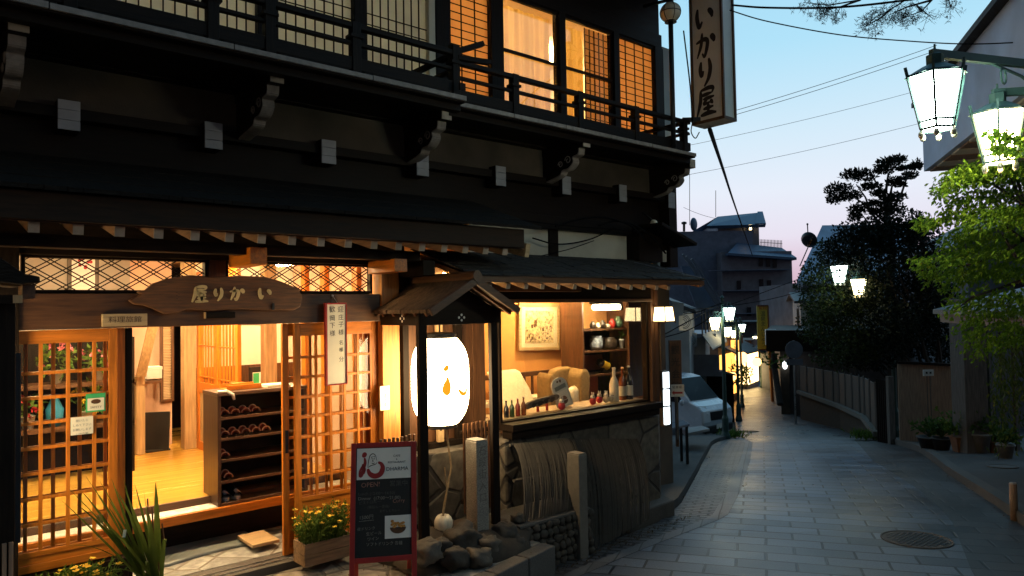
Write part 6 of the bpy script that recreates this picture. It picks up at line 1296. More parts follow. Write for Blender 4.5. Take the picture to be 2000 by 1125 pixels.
# ------------------------------------------------------------------ the parked van
def van(loc, yaw):
    t = thing('parked_van', 'white mini van parked nose out at the roadside under the street lamp', 'van', loc)
    M = Matrix.Translation(loc) @ Matrix.Rotation(yaw, 4, 'Z') @ Matrix.Scale(.96, 4); w = .74
    mat('van_paint', (.58, .63, .70), .25, .04, 2, bump=0, coat=.6)
    side = [(-1.65, .28), (-1.68, .9), (-1.62, 1.45), (-1.5, 1.80), (-1.2, 1.87), (.25, 1.86), (.58, 1.80), (.92, 1.44), (1.20, 1.14), (1.50, 1.03), (1.64, .90), (1.68, .58), (1.62, .28)]
    b = MB(); n = len(side); sec = [(-1, .88), (-.97, 1), (.97, 1), (1, .88)]
    for s_, k in ((-1.0, 0), (-.93, 1), (.93, 1), (1.0, 0)):
        for x, z in side: tum = 1 - .13 * max(0, (z - 1.0) / .87); zz = z if k else .95 + (z - .95) * .97; xx = x if k else x * .975; b.v.append(M @ Vector((xx, s_ * w * tum, zz)))
    for a in range(3):
        for k in range(n): b.f.append((a * n + k, a * n + (k + 1) % n, (a + 1) * n + (k + 1) % n, (a + 1) * n + k))
    b.f += [tuple(range(n)), tuple(range(3 * n, 4 * n))]; b.build('body', 'van_paint', t, .02, smooth=False)
    Q = lambda x, y, z: M @ Vector((x, y, z))
    b = MB(); b.poly(Q(.60, -.60, 1.765), Q(.60, .60, 1.765), Q(1.18, .66, 1.165), Q(1.18, -.66, 1.165)); b.v = [v + (M.to_3x3() @ Vector((.012, 0, .012))) for v in b.v]; b.build('windshield', 'car_glass', t)
    for s_ in (-1, 1):
        b = MB(); b.prism([Q(.42, s_ * .665, 1.70), Q(.98, s_ * .712, 1.10), Q(.05, s_ * .712, 1.10), Q(.05, s_ * .665, 1.70)], M.to_3x3() @ Vector((0, s_ * .02, .0))); b.prism([Q(-.02, s_ * .665, 1.70), Q(-.02, s_ * .712, 1.10), Q(-1.4, s_ * .712, 1.10), Q(-1.4, s_ * .665, 1.70)], M.to_3x3() @ Vector((0, s_ * .02, 0))); b.build('side_window', 'car_glass', t)
        b = MB(); b.prism([Q(1.50, s_ * .42, 1.02), Q(1.44, s_ * .70, 1.04), Q(1.54, s_ * .71, .82), Q(1.65, s_ * .48, .80)], M.to_3x3() @ Vector((.035, s_ * .01, .01))); b.build('headlight', 'headlamp', t)
        b = MB(); b.blob(Q(.98, s_ * .82, 1.12), .06, .07, .09, 0, 1, 10, 8); b.build('mirror', 'van_paint', t, smooth=True)
        for x in (1.02, -1.1):
            b = MB(); ax = M.to_3x3() @ Vector((0, 1, 0)); c = Q(x, s_ * .64, .28); b.tube([c - ax * .07, c + ax * .07], .235, 22); wh = b.build('wheel', 'rubber', t, .02)
            b = MB(); b.tube([c - ax * .075, c + ax * .075], .14, 16); b.build('rim', 'steel', wh)
    b = MB(); b.prism([Q(1.655, -.38, .86), Q(1.655, .38, .86), Q(1.685, .38, .62), Q(1.685, -.38, .62)], M.to_3x3() @ Vector((.012, 0, 0))); b.build('grille', 'black_metal', t); b = MB(); b.prism([Q(1.71, -.17, .50), Q(1.71, .17, .50), Q(1.71, .17, .36), Q(1.71, -.17, .36)], M.to_3x3() @ Vector((.012, 0, 0))); b.build('number_plate', 'white_paint', t)
    b = MB(); b.prism([Q(1.60, -.72, .48), Q(1.60, .72, .48), Q(1.70, .66, .45), Q(1.70, -.66, .45)], M.to_3x3() @ Vector((0, 0, -.2))); b.build('bumper', 'rubber', t, .02)
    b = MB(); b.bar(Q(1.17, .1, 1.10), Q(1.0, -.42, 1.30), .014, .014); b.bar(Q(1.17, .55, 1.10), Q(1.02, .1, 1.28), .014, .014); b.build('wiper', 'black_metal', t)
m_ = mat('car_glass', (.012, .018, .024), .2, .1, 3, bump=0, spec=.08); mat('headlamp', (.55, .58, .6), .1, .1, 3, bump=0, coat=1)
vp = GP(4.80, 21.7, .02); hd_ = (RT * .62 - FW * .78); van(vp - Vector((0, 0, .02)), math.atan2(hd_.y, hd_.x))
# ------------------------------------------------------------------ box houses facing the street
def frame_at(r, d, yaw=0):
    """local axes: x across the street to the right, y away down the street"""
    o = GP(r, d); a = math.radians(17.5 + yaw); ux_ = RT * math.cos(a) - FW * math.sin(a); uy_ = RT * math.sin(a) + FW * math.cos(a)
    return o, ux_, uy_
def fbox(b, o, ux_, uy_, x0, x1, y0, y1, z0, z1): b.prism([o + ux_ * x0 + uy_ * y0 + Vector((0, 0, z0)), o + ux_ * x1 + uy_ * y0 + Vector((0, 0, z0)), o + ux_ * x1 + uy_ * y1 + Vector((0, 0, z0)), o + ux_ * x0 + uy_ * y1 + Vector((0, 0, z0))], (0, 0, z1 - z0))
def L3(F_, x, y, z): o, u, v = F_; return o + u * x + v * y + Vector((0, 0, z))
mat('wall_grey', (.17, .18, .215), .85, .2, 3, bump=.2, dirt=.3); mat('wall_white', (.50, .50, .49), .85, .12, 3, bump=.15, dirt=.35); mat('wall_brown', (.15, .13, .13), .85, .25, 4, bump=.2, dirt=.3); mat('wall_blue', (.52, .62, .78), .7, .1, 2, bump=.08, dirt=.25); mat('roof_blue', (.10, .16, .26), .5, .2, 5, stretch=(1, 1, 1), bump=.2); mat('roof_tile', (.035, .037, .045), .5, .4, 5, stretch=(4, 1, 4), bump=.8, bscale=20); mat('window_dark', (.02, .022, .028), .15, .2, 3, bump=0); mat('teal_roof', (.09, .20, .19), .55, .25, 5, bump=.2); mat('awning_white', (.46, .46, .43), .7, .12, 8, bump=.1); mat('yellow_banner', (.33, .30, .035), .7, .12, 8, bump=.05); mat('banner_green', (.02, .06, .03), .7)
def gabled(name, F_, x0, x1, y0, y1, h, rh, wallm, roofm, lab, axis='y', over=.35, wins=(), z0=-1.5, lit=None, cat='house', grp=None):
    t = thing(name, lab, cat, L3(F_, (x0 + x1) / 2, (y0 + y1) / 2, 0), grp); b = MB(); fbox(b, *F_, x0, x1, y0, y1, z0, h)
    if axis == 'y': b.prism([L3(F_, x0, y0, h), L3(F_, x1, y0, h), L3(F_, (x0 + x1) / 2, y0, h + rh)], F_[2] * (y1 - y0))
    else: b.prism([L3(F_, x0, y0, h), L3(F_, x0, y1, h), L3(F_, x0, (y0 + y1) / 2, h + rh)], F_[1] * (x1 - x0))
    b.build('wall', wallm, t); b = MB(); th = .12
    if axis == 'y':
        xm_ = (x0 + x1) / 2; s_ = rh / (xm_ - x0); 
        for sg in (-1, 1):
            xe = xm_ + sg * (xm_ - x0 + over); b.prism([L3(F_, xm_, y0 - over, h + rh + .02), L3(F_, xe, y0 - over, h - over * s_ + .02), L3(F_, xe, y0 - over, h - over * s_ + .02 + th), L3(F_, xm_, y0 - over, h + rh + .02 + th)], F_[2] * (y1 - y0 + 2 * over))
    else:
        ym_ = (y0 + y1) / 2; s_ = rh / (ym_ - y0)
        for sg in (-1, 1):
            ye = ym_ + sg * (ym_ - y0 + over); b.prism([L3(F_, x0 - over, ym_, h + rh + .02), L3(F_, x0 - over, ye, h - over * s_ + .02), L3(F_, x0 - over, ye, h - over * s_ + .02 + th), L3(F_, x0 - over, ym_, h + rh + .02 + th)], F_[1] * (x1 - x0 + 2 * over))
    b.build('roof', roofm, t)
    for w in wins:            # (side, a, z, width, height[, material])
        sd, a, z, ww, hh = w[:5]; m = w[5] if len(w) > 5 else 'window_dark'; fb, gb = MB(), MB()
        if sd == 'f': P = lambda u, v, e: L3(F_, a + u * ww, y0 - e, z + v * hh); ex = -F_[2]
        elif sd == 'r': P = lambda u, v, e: L3(F_, x1 + e, y0 + a + u * ww, z + v * hh); ex = F_[1]
        else: P = lambda u, v, e: L3(F_, x0 - e, y0 + a + u * ww, z + v * hh); ex = -F_[1]
        gb.prism([P(0, 0, .01), P(1, 0, .01), P(1, 1, .01), P(0, 1, .01)], ex * .02)
        for p_, q_ in (((0, 0), (1, 0)), ((0, 1), (1, 1)), ((0, 0), (0, 1)), ((1, 0), (1, 1)), ((.5, 0), (.5, 1))): fb.bar(P(*p_, .035), P(*q_, .035), .05, .05, ex)
        f_ = fb.build('window', 'grey_wood', t); gb.build('pane', m, f_)
    return t
# behind the inn's corner, left side of the lane
F1 = frame_at(2.2, 13.6, 0)
gabled('grey_building', F1, -3.0, .0 + .12, 0, 3.2, 4.0, .35, 'wall_grey', 'roof_metal', 'tall grey clad building just past the inn corner', 'x', .05, [('r', 1, 1.0, .8, 1.0)], cat='building')
b = MB(); p = PD(1291, 410, 13.2); b.tube([p, PD(1291, 470, 13.2), PD(1288, 545, 13.2)], .035, 8); tag(b.build('drain_pipe', 'brass', smooth=True), 'yellowish vertical drain pipe on the grey clad building', 'pipe')
F2 = frame_at(4.0, 21.5, 0)
gabled('small_house', F2, -3.4, 1.05, 3.0, 6, 3.62, .95, 'wall_white', 'roof_tile', 'small house with a pale gable end above the parked van', 'y', .25, [('f', -.3, 2.9, .5, .45)])
t = thing('white_house', 'white plastered house wall with a dark balcony behind the parked van', 'house', GP(6.2, 27)); F3 = frame_at(6.3, 27, 0)
b = MB(); fbox(b, *F3, -3, .9, 0, 4, -1, 3.1); b.build('wall', 'wall_white', t); b = MB(); fbox(b, *F3, -3, 1.5, -.7, .0, 1.72, 1.9); fbox(b, *F3, -3, 1.4, -.7, -.62, 1.9, 2.5); b.build('balcony', 'wall_grey', t); b = MB(); fbox(b, *F3, -3.2, 1.3, -.5, 4, 3.1, 3.25); b.build('roof', 'roof_metal', t)
for z in (.35, 2.0): 
    b = MB(); fbox(b, *F3, -.75, .25, -.03, .0, z, z + .75); b.build('window', 'window_dark', t)
t = thing('stair_roof', 'steep metal roofed stairway with rails running down the slope', 'stair roof', GP(6.4, 27.5, 3)); b = MB()
p, q = PD(1333, 497, 26), PD(1406, 602, 26)
for o in (0, .22, .55): b.bar(p + RT * o * .6 + Vector((0, 0, -o * .3)), q + RT * o * .6 + Vector((0, 0, -o * .3)), .07, .07)
b.build('rails', 'roof_metal', t); b = MB(); b.prism([PD(1330, 520, 26.4), PD(1352, 520, 26.4), PD(1402, 605, 26.4), PD(1362, 605, 26.4)], FW * .1); b.build('sheet', 'roof_blue', t)
# shed with teal roof beside the lamp post
t = thing('roadside_shed', 'dark boarded shed with a sloping teal metal roof beside the lamp pole', 'shed', GP(5.7, 20.4)); A, B2 = PD(1352, 708, 27.5), PD(1432, 733, 26.2); g1, g2 = Vector((A.x, A.y, G(27.5) - .3)), Vector((B2.x, B2.y, G(26.2) - .3))
b = MB(); b.prism([g1, g2, B2, A], FW * 2.2); b.build('wall', 'dark_z', t); b = MB(); b.prism([A + Vector((0, 0, .0)) - RT * .2 - FW * .12, B2 + RT * .06 - FW * .12 + Vector((0, 0, -.02)), B2 + RT * .06 - FW * .12 + Vector((0, 0, .05)), A - RT * .2 - FW * .12 + Vector((0, 0, .07))], FW * 2.6); b.build('roof', 'teal_roof', t)
t = thing('shop_awning', 'tilted white awning panel hanging over the lane before the shops', 'awning', PD(1396, 660, 25)); b = MB(); q4 = [PD(1372, 656, 25.5), PD(1408, 640, 27.5), PD(1420, 668, 26.6), PD(1392, 684, 24.8)]; b.prism(q4, Vector((0, 0, .05))); b.build('panel', 'awning_white', t); b = MB()
for k in range(7): b.bar(q4[0].lerp(q4[1], k / 6), q4[0].lerp(q4[1], k / 6) + Vector((0, 0, .9)), .04, .04)
b.build('frame', 'wall_brown', t)
# clutter on the house walls past the inn
def ac_unit(px, py, d, lab):
    p = PD(px, py, d); t = thing('air_conditioner', lab, 'air conditioner', p, 'air conditioners on the house walls'); b = MB(); b.mbox(Matrix.Translation(p), .62, .28, .5); b.build('case', 'wall_white', t, .01); b = MB(); q = p - FW * .19
    for r_ in (.06, .11, .16, .20): b.tube([q + RT * (r_ * math.cos(k * .35)) + Vector((0, 0, r_ * math.sin(k * .35))) for k in range(19)], .008, 4)
    b.build('fan_grille', 'black_metal', t)
ac_unit(1345, 664, 25.8, 'air conditioner box on the dark balcony of the white house'); ac_unit(1331, 628, 20, 'air conditioner box under the small house eave')
for k, (pp, d, lab) in enumerate((([(1294, 592), (1345, 612), (1410, 592)], 18.6, 'slack cable beside the wall lamp'), ([(1294, 660), (1350, 642), (1410, 606)], 18.7, 'slack cable running to the street lamp arm'))):
    cable([PD(x, y, d) for x, y in pp], .014, lab)
simple('metal_canopy', 'wall_white', lambda b: b.prism([PD(1312, 588, 14), PD(1336, 592, 14), PD(1334, 617, 14), PD(1312, 618, 14)], FW * .5), 'small pale box fixed under the display roof corner', 'box')
simple('wall_hoarding', 'wall_brown', lambda b: b.prism([PD(1328, 690, 26.5), PD(1354, 690, 26.5), PD(1354, 800, 26.5), PD(1328, 800, 26.5)], FW * .1), 'greenish brown board wall behind the parked van', 'wall')
# lit shops
def shop(r, d, w, h, lab, gm, roof='roof_tile'):
    F_ = frame_at(r, d, 14); t = thing('shop', lab, 'shop', L3(F_, 0, 0, 0), 'lit shops down the lane'); b = MB(); fbox(b, *F_, -4, -.35, 0, w, -.5, h); b.build('wall', 'wall_brown', t); b = MB(); fbox(b, *F_, -4, .0, -.05, w + .05, h, h + .5); b.build('upper_wall', 'brown_z', t)
    for k in range(3): b = MB(); fbox(b, *F_, -.36, -.30, .15 + k * w / 3, -.1 + (k + 1) * w / 3, .25, h - .35); b.build('window', gm, t)
    b = MB(); fbox(b, *F_, -1.6, -.4, -.04, .0, .3, h - .4); b.build('door', gm, t)
    b = MB(); b.prism([L3(F_, -.5, -.3, h + .25), L3(F_, .75, -.3, h - .35), L3(F_, .75, -.3, h - .28), L3(F_, -.5, -.3, h + .34)], F_[2] * (w + .6)); b.build('eave', roof, t); return F_, t
S1, _t = shop(10.2, 34.5, 3.4, 2.7, 'lit shop with glowing orange windows nearest the street lamps', 'shop_glow'); S2, _t2 = shop(15.1, 45.5, 3.2, 2.6, 'bright shop with white glowing doorway and pale eave farther down', 'shop_white'); S3_, _t3 = shop(11.6, 39.5, 3.6, 2.9, 'shop with warm windows and a hanging sign between the two others', 'shop_glow')
emit('red_lantern_glow', (1.0, .50, .16), 5)
for px, py, d, r, lab in ((1448, 699, 34, .30, 'largest glowing globe lantern in front of the lit shops'), (1444, 711, 34.5, .17, 'smaller globe lantern under the largest one'), (1445, 739, 35, .15, 'low globe lantern among the shrubs by the road'), (1478, 707, 44, .28, 'globe lantern under the pale shop eave'), (1430, 735, 33, .2, 'globe lantern half hidden by the shed roof')):
    p = PD(px, py, d); t = thing('globe_lantern', lab, 'lantern', p, 'globe lanterns at the shops'); b = MB(); b.blob(p, r, r, r, 0, 1, 14, 10); b.build('globe', 'red_lantern_glow', t, smooth=True); b = MB(); b.lathe(p, [(r * .4, r * .93), (r * .4, r * 1.1), (.02, r * 1.2)], 8); b.build('cap', 'black_metal', t)
t = thing('shop_sign', 'tall glowing orange vertical sign board on the lit shop', 'sign', PD(1434, 700, 35)); a, c = PD(1428, 700, 35), PD(1441, 664, 35); b = MB(); b.prism([a, a + RT * (c - a).dot(RT), Vector((*(a + RT * (c - a).dot(RT)).xy, c.z)), Vector((*a.xy, c.z))], -FW * .15); b.build('board', 'shop_glow', t); b = MB(); mid = (a + RT * (c - a).dot(RT) * .5)
for k, ch in enumerate('温泉饅頭'): write(b, ch, Vector((mid.x, mid.y, c.z - .16 - .2 * k)) - FW * .16, RT, (0, 0, 1), .19)
b.build('lettering', 'brown_x', t, recalc=False)
t = thing('far_shop_wall', 'dark windowless building closing off the end of the lane', 'building', GP(19, 60)); F_ = frame_at(18.5, 60); b = MB(); fbox(b, *F_, -2, 6, 0, 5, -1, 4.2); b.build('wall', 'wall_brown', t); b = MB(); fbox(b, *F_, -2.4, 6.4, -.4, 5.4, 4.2, 4.4); b.build('roof', 'roof_tile', t)
# yellow banner, white box sign, flat roofed building on the right of the lane
def upright(name, px0, py0, px1, py1, d, th, m, lab, cat):
    a, c = PD(px0, py1, d), PD(px1, py0, d); u = RT * (c - a).dot(RT); t = thing(name, lab, cat, a + u * .5); b = MB(); b.prism([a, a + u, Vector((*(a + u).xy, c.z)), Vector((*a.xy, c.z))], FW * th); b.build('board', m, t, .004); return t, a, u, c.z
t, a, u, zt = upright('banner_sign', 1481, 597, 1500, 683, 36, .12, 'yellow_banner', 'tall yellow vertical sign with dark green characters over the lane', 'sign'); b = MB(); m_ = a + u * .5
for k, ch in enumerate('温泉まんじゅう'): write(b, ch, Vector((m_.x, m_.y, zt - .42 - .255 * k)) - FW * .01, RT, (0, 0, 1), .27)
b.build('lettering', 'banner_green', t, recalc=False); b = MB(); fr = [a - FW * .02, a + u - FW * .02]; b.bar(fr[0], fr[1], .06, .06); b.bar(a + u, Vector((*(a + u).xy, zt)), .06, .06); b.bar(a + u, GP(*rd(a + u + RT * .1)), .12, .12); b.bar(Vector((*a.xy, zt)), Vector((*(a + u).xy, zt)), .08, .08); b.build('frame', 'brown_z', t); b = MB(); write(b, '名物', Vector((m_.x, m_.y, zt - .14)) - FW * .012, RT, (0, 0, 1), .2); b.build('red_lettering', 'brush_red', t, recalc=False)
t, a, u, zt = upright('box_sign', 1497, 643, 1516, 674, 30, .15, 'sign_white', 'pale blank box sign fixed to the flat roofed building', 'sign')
t = thing('flat_roof_building', 'dark flat roofed building with a lit side doorway on the lane', 'building', GP(11.9, 30)); o = PD(1516, 682, 30.5); F_ = frame_at(11.05, 29.5, 4); zz = o.z - F_[0].z
b = MB(); fbox(b, *F_, -.6, 6, -.6, 7, zz, zz + .85); b.build('canopy', 'dark_x', t); b = MB(); fbox(b, *F_, .25, 6, .2, 7, -.6, zz); b.build('wall', 'wall_brown', t); b = MB(); fbox(b, *F_, -.1, .25, -.1, .3, -.5, zz); b.build('pillar', 'plaster', t)
b = MB(); p = PD(1533, 713, 29.2); b.blob(p, .10, .1, .17, 0, 1, 10, 8); tag(b.build('door_light', 'sign_glow', smooth=True), 'small white glowing light on the pillar of the flat roofed building', 'light')
for k, (px, py, s_) in enumerate(((1511, 700, .3), (1514, 728, .35))): pass
t = thing('plant_vine', 'dark bent vine and leaning boards against the flat roofed building', 'vine', GP(11.2, 29)); b = MB(); b.tube([PD(1512, 690, 29), PD(1513, 720, 29), PD(1519, 757, 28.5), PD(1524, 790, 28)], .12, 7); b.build('stem', 'bark', t); b = MB(); R = random.Random(2); clump(b, PD(1512, 702, 29), .5, 90, .16, .05, R); b.build('leaves', 'leaf_dark', t, recalc=False)
t = thing('road_sign', 'round road sign seen from behind on a thin post', 'road sign', GP(9.75, 24.5)); p = PD(1551, 683, 24.4); b = MB(); b.tube([p, p + FW * .02], .30, 24); b.build('disc', 'wall_grey', t); b = MB(); b.bar(p + Vector((0, 0, -.42)) - RT * .28, p + Vector((0, 0, -.42)) + RT * .28, .02, .2); b.build('plate', 'wall_grey', t); b = MB(); q = p + FW * .05; b.tube([Vector((q.x, q.y, p.z + .3)), Vector((q.x, q.y, G(24.4) - .1))], .035, 8); b.build('post', 'steel', t)
# houses over there on the right
FA = frame_at(13.5, 34, 0); gabled('pale_house', FA, .3, 5, 2, 9, 4.8, .45, 'wall_white', 'roof_tile', 'pale house with a dark framed window behind the flat roofed building', 'x', .3, [('f', .7, 3.6, .9, .8), ('l', 1, 3.6, .8, .9)])
t = thing('gable_house', 'grey blue roofed house with a satellite dish behind the pine', 'house', GP(17.5, 41)); b = MB(); h0, h1, h2, h3 = PD(1556, 548, 39), PD(1606, 440, 43), PD(1790, 438, 43), PD(1790, 548, 39); b.prism([h0, h3, h2, h1], Vector((0, 0, -.25))); b.build('roof', 'wall_blue', t); b = MB(); k0 = Vector((*h0.xy, G(41) - 1)) + RT * .5 + FW * .4; k1 = Vector((*h3.xy, G(41) - 1)) + FW * .4; b.prism([k0, k1, k1 + FW * 7, k0 + FW * 7], (0, 0, h0.z - k0.z - .1)); b.build('wall', 'wall_grey', t)
b = MB(); w0 = PD(1600, 570, 39.3); b.bar(w0, w0 + RT * 1.2, .05, 1.0); b.build('window', 'window_dark', t)
p = PD(1578, 470, 39); t = thing('satellite_dish', 'small round satellite dish on a mast at the grey blue gable', 'satellite dish', p); b = MB(); M = Matrix.Translation(p) @ Matrix.Rotation(1.2, 4, 'Y'); b.lathe((0, 0, 0), [(.02, 0), (.28, .05), (.45, .14), (.45, .16), (.28, .07), (.02, .02)], 20, M=M); b.build('dish', 'window_dark', t, smooth=True); b = MB(); b.tube([p + Vector((0, 0, .9)), p + Vector((.05, 0, -.3)), PD(1562, 520, 39)], .03, 6); b.blob(p + Vector((0, 0, .9)), .06, .06, .06, 0, 1, 8, 6); b.build('mast', 'black_metal', t)
FC_ = frame_at(14.0, 22, -5); t = gabled('dark_house', FC_, 0, 6, 0, 6, 5.6, 1.5, 'wall_grey', 'roof_tile', 'dark tiled house between the pine and the bright maple', 'y', .4, [('f', 1.2, 3.4, 1.2, 1), ('f', 3.4, 3.4, 1.2, 1), ('l', 1.5, 3.4, 1.2, 1)])
# big hotel block far away
t = thing('hill_hotel', 'large dark hotel block with blue roofs and a tower room far down the valley', 'hotel', GP(20, 82)); D = 80.0
def pbox(b, x0, y0, x1, y1, d, dep, zlow=None):
    a, c = PD(x0, y1, d), PD(x1, y0, d); z0 = a.z if zlow is None else zlow; u = RT * (c - a).dot(RT); a = Vector((a.x, a.y, z0)); b.prism([a, a + u, a + u + FW * dep, a + FW * dep], (0, 0, c.z - z0))
b = MB(); pbox(b, 1290, 450, 1470, 700, D, 14); b.build('left_wing', 'hotel_wall', t); b = MB(); pbox(b, 1415, 490, 1546, 700, D - 2, 14); b.build('right_wing', 'hotel_wall_warm', t); b = MB(); pbox(b, 1403, 436, 1482, 495, D + .5, 8); b.build('tower_room', 'hotel_wall_warm', t)
b = MB(); a0, a1, a2, a3 = PD(1380, 441, D - .5), PD(1402, 423, D + 3), PD(1483, 415, D + 3), PD(1496, 438, D - .5)
b.poly(a0, a3 + RT * -.9, a2, a1); b.prism([a3 - RT * 1.2, a3, a2 + RT * .4, a2 - RT * .2], (0, 0, .12)); e0, e3 = a0 + FW * 8, a3 + FW * 8; b.poly(a1, a2, e3, e0); b.poly(a0, a3, a3 + FW * .3 + Vector((0, 0, -.3)), a0 + FW * .3 + Vector((0, 0, -.3))); b.build('tower_roof', 'roof_blue', t)
b = MB(); r0_, r1_, r2_, r3_ = PD(1422, 494, D - 3), PD(1440, 474, D), PD(1527, 484, D), PD(1556, 503, D - 3); b.poly(r0_, r3_, r2_, r1_); b.prism([r0_, r3_, r3_ + FW * 2, r0_ + FW * 2], (0, 0, -.25)); b.build('wing_roof', 'roof_blue', t)
b = MB(); pbox(b, 1462, 438, 1469, 450, D + .2, .1); 
for (x, y) in ((1483, 503), (1497, 504), (1510, 506), (1484, 545), (1499, 547), (1440, 548), (1460, 600), (1500, 590)): pbox(b, x, y, x + 7, y + 17, D - 2.15, .12)
b.build('window', 'window_dark', t); b = MB(); pbox(b, 1464, 437, 1468, 449, D + .05, .1); b.build('lit_window', 'wall_lamp_glow', t)
b = MB()
for (x0, y, x1) in ((1390, 525, 1546), (1390, 565, 1546), (1390, 610, 1546)): pbox(b, x0, y, x1, y + 4, D - 3.2, 1.2)
b.build('balcony_slab', 'hotel_wall', t); b = MB()
for k in range(16): p = PD(1485 + 2.8 * k, 482 + .15 * k, D); b.bar(p, p + Vector((0, 0, .85)), .05, .05)
p, q = PD(1484, 473, D), PD(1528, 476, D); b.bar(p, q, .05, .05); b.build('roof_railing', 'black_metal', t)
b = MB(); p = PD(1355, 438, D - .2); M = Matrix.Translation(p) @ Matrix.Rotation(1.1, 4, 'X'); b.blob(p, .55, .3, .75, 0, 1, 14, 10); b.build('roof_dish', 'roof_blue', t, smooth=True); b = MB(); p = PD(1336, 452, D); b.tube([p, PD(1336, 438, D)], .14, 8); b.lathe(PD(1336, 436, D), [(.3, -.1), (.3, .12), (.05, .2)], 10); b.build('vent_pipe', 'black_metal', t)
for px, y0, y1, lab in ((1347, 340, 440, 'thin tall aerial mast on the left of the far hotel roof'), (1398, 372, 424, 'shorter thin aerial mast near the tower room of the far hotel')): tag((lambda b: (b.tube([PD(px, y1, D + 1), PD(px, y0, D + 1)], .035, 5), b)[1])(MB()).build('aerial', 'black_metal'), lab, 'aerial')
b = MB(); b.grid(lambda u, v: GP(-160 + 420 * u, 150 + 60 * v, (7 + 5 * mnoise.noise(Vector((u * 9, 0, 3))) + 3 * mnoise.noise(Vector((u * 40, 1, 3)))) * math.sin(v * math.pi * .5)), 90, 6); tag(b.build('hills', 'leaf_dark', recalc=False), kind='structure')
# ------------------------------------------------------------------ right side of the lane
t = thing('bay_house', 'house with a projecting grey blue upper bay above the maple', 'house', GP(7.6, 9, .1))
A = PD(1800, 206, 11.0); Bt = PD(1803, 335, 11.0); dirw = (RT * .32 + FW * .947); near = -dirw * 6.2
ztop, zbot = A.z, Bt.z; a0 = Vector((A.x, A.y, 0)); n0 = a0 + near; inn_ = (RT * .947 - FW * .32) * 5
b = MB(); b.prism([Vector((*a0.xy, zbot)), Vector((*n0.xy, zbot)), Vector((*n0.xy, ztop)), Vector((*a0.xy, ztop))], inn_); b.build('upper_bay', 'wall_blue', t)
b = MB(); e = inn_.normalized(); b.prism([Vector((*a0.xy, ztop)) - e * .12 + dirw * .12, Vector((*n0.xy, ztop)) - e * .12, Vector((*n0.xy, ztop + .07)) - e * .12, Vector((*a0.xy, ztop + .07)) - e * .12 + dirw * .12], inn_ * 1.05); b.build('roof', 'dark_x', t)
b = MB(); bs = MB()
for k in range(14):
    p = a0 - dirw * (.12 + .42 * k) + e * .06; (b if k % 2 else bs).prism([Vector((*p.xy, zbot - .03)), Vector((*(p - dirw * .36).xy, zbot - .03)), Vector((*(p - dirw * .36).xy, zbot - .005)), Vector((*p.xy, zbot - .005))], e * 4.6)
b.build('soffit_board', 'plaster_cream', t); bs.build('soffit_batten', 'cedar', t)
b = MB()
for x, y0, y1 in ((1896, 133, 190), (1922, 110, 164), (1953, 67, 134)):
    u_ = (x - 1000) / FPX; 
    # light slots on the bay wall
    dd = (a0.dot(RT) - a0.dot(FW) * .32 / .947) / (u_ - .32 / .947); b.bar(PD(x, y0, dd - .05), PD(x, y1, dd - .05), .05, .03)
b.build('wall_slot', 'plaster_cream', t)
b = MB(); l0 = a0 + e * 1.3 - dirw * 0; zg = G(9) - .5; b.prism([Vector((*l0.xy, zg)), Vector((*(l0 + near).xy, zg)), Vector((*(l0 + near).xy, zbot - .03)), Vector((*l0.xy, zbot - .03))], e * 3.5); b.build('wall', 'wall_brown', t)
b = MB(); E0 = PD(1822, 613, 11.5); b.prism([E0, E0 + e * 1.5 + Vector((0, 0, .38)), E0 + e * 1.5 + Vector((0, 0, .46)), E0 + Vector((0, 0, .07))], near * .9); b.build('tile_eave', 'roof_tile', t)
b = MB(); b.bar(E0 + e * .15 + Vector((0, 0, -.06)), E0 + near * .9 + e * .15 + Vector((0, 0, -.06)), .1, .14); b.build('eave_beam', 'brown_y', t)
p0, p1 = PD(1890, 885, 12.3), PD(1934, 885, 12.3); zt_ = PD(1900, 640, 12.3).z; b = MB(); u = (p1 - p0); b.prism([Vector((p0.x, p0.y, G(12) - .1)), Vector((p1.x, p1.y, G(12) - .1)), Vector((p1.x, p1.y, G(12) - .1)) + FW * .4, Vector((p0.x, p0.y, G(12) - .1)) + FW * .4], (0, 0, zt_ - G(12) + .6)); b.build('pillar', 'grey_wood', t, .01)
b = MB(); q0 = PD(1936, 885, 12.6)
for k in range(10): c0 = q0 + RT * (.02 + .22 * k); b.box(c0.x, c0.x + .19, c0.y, c0.y + .04, G(12) - .1, zt_ + .3)
b.build('board_wall', 'fence_wood', t)
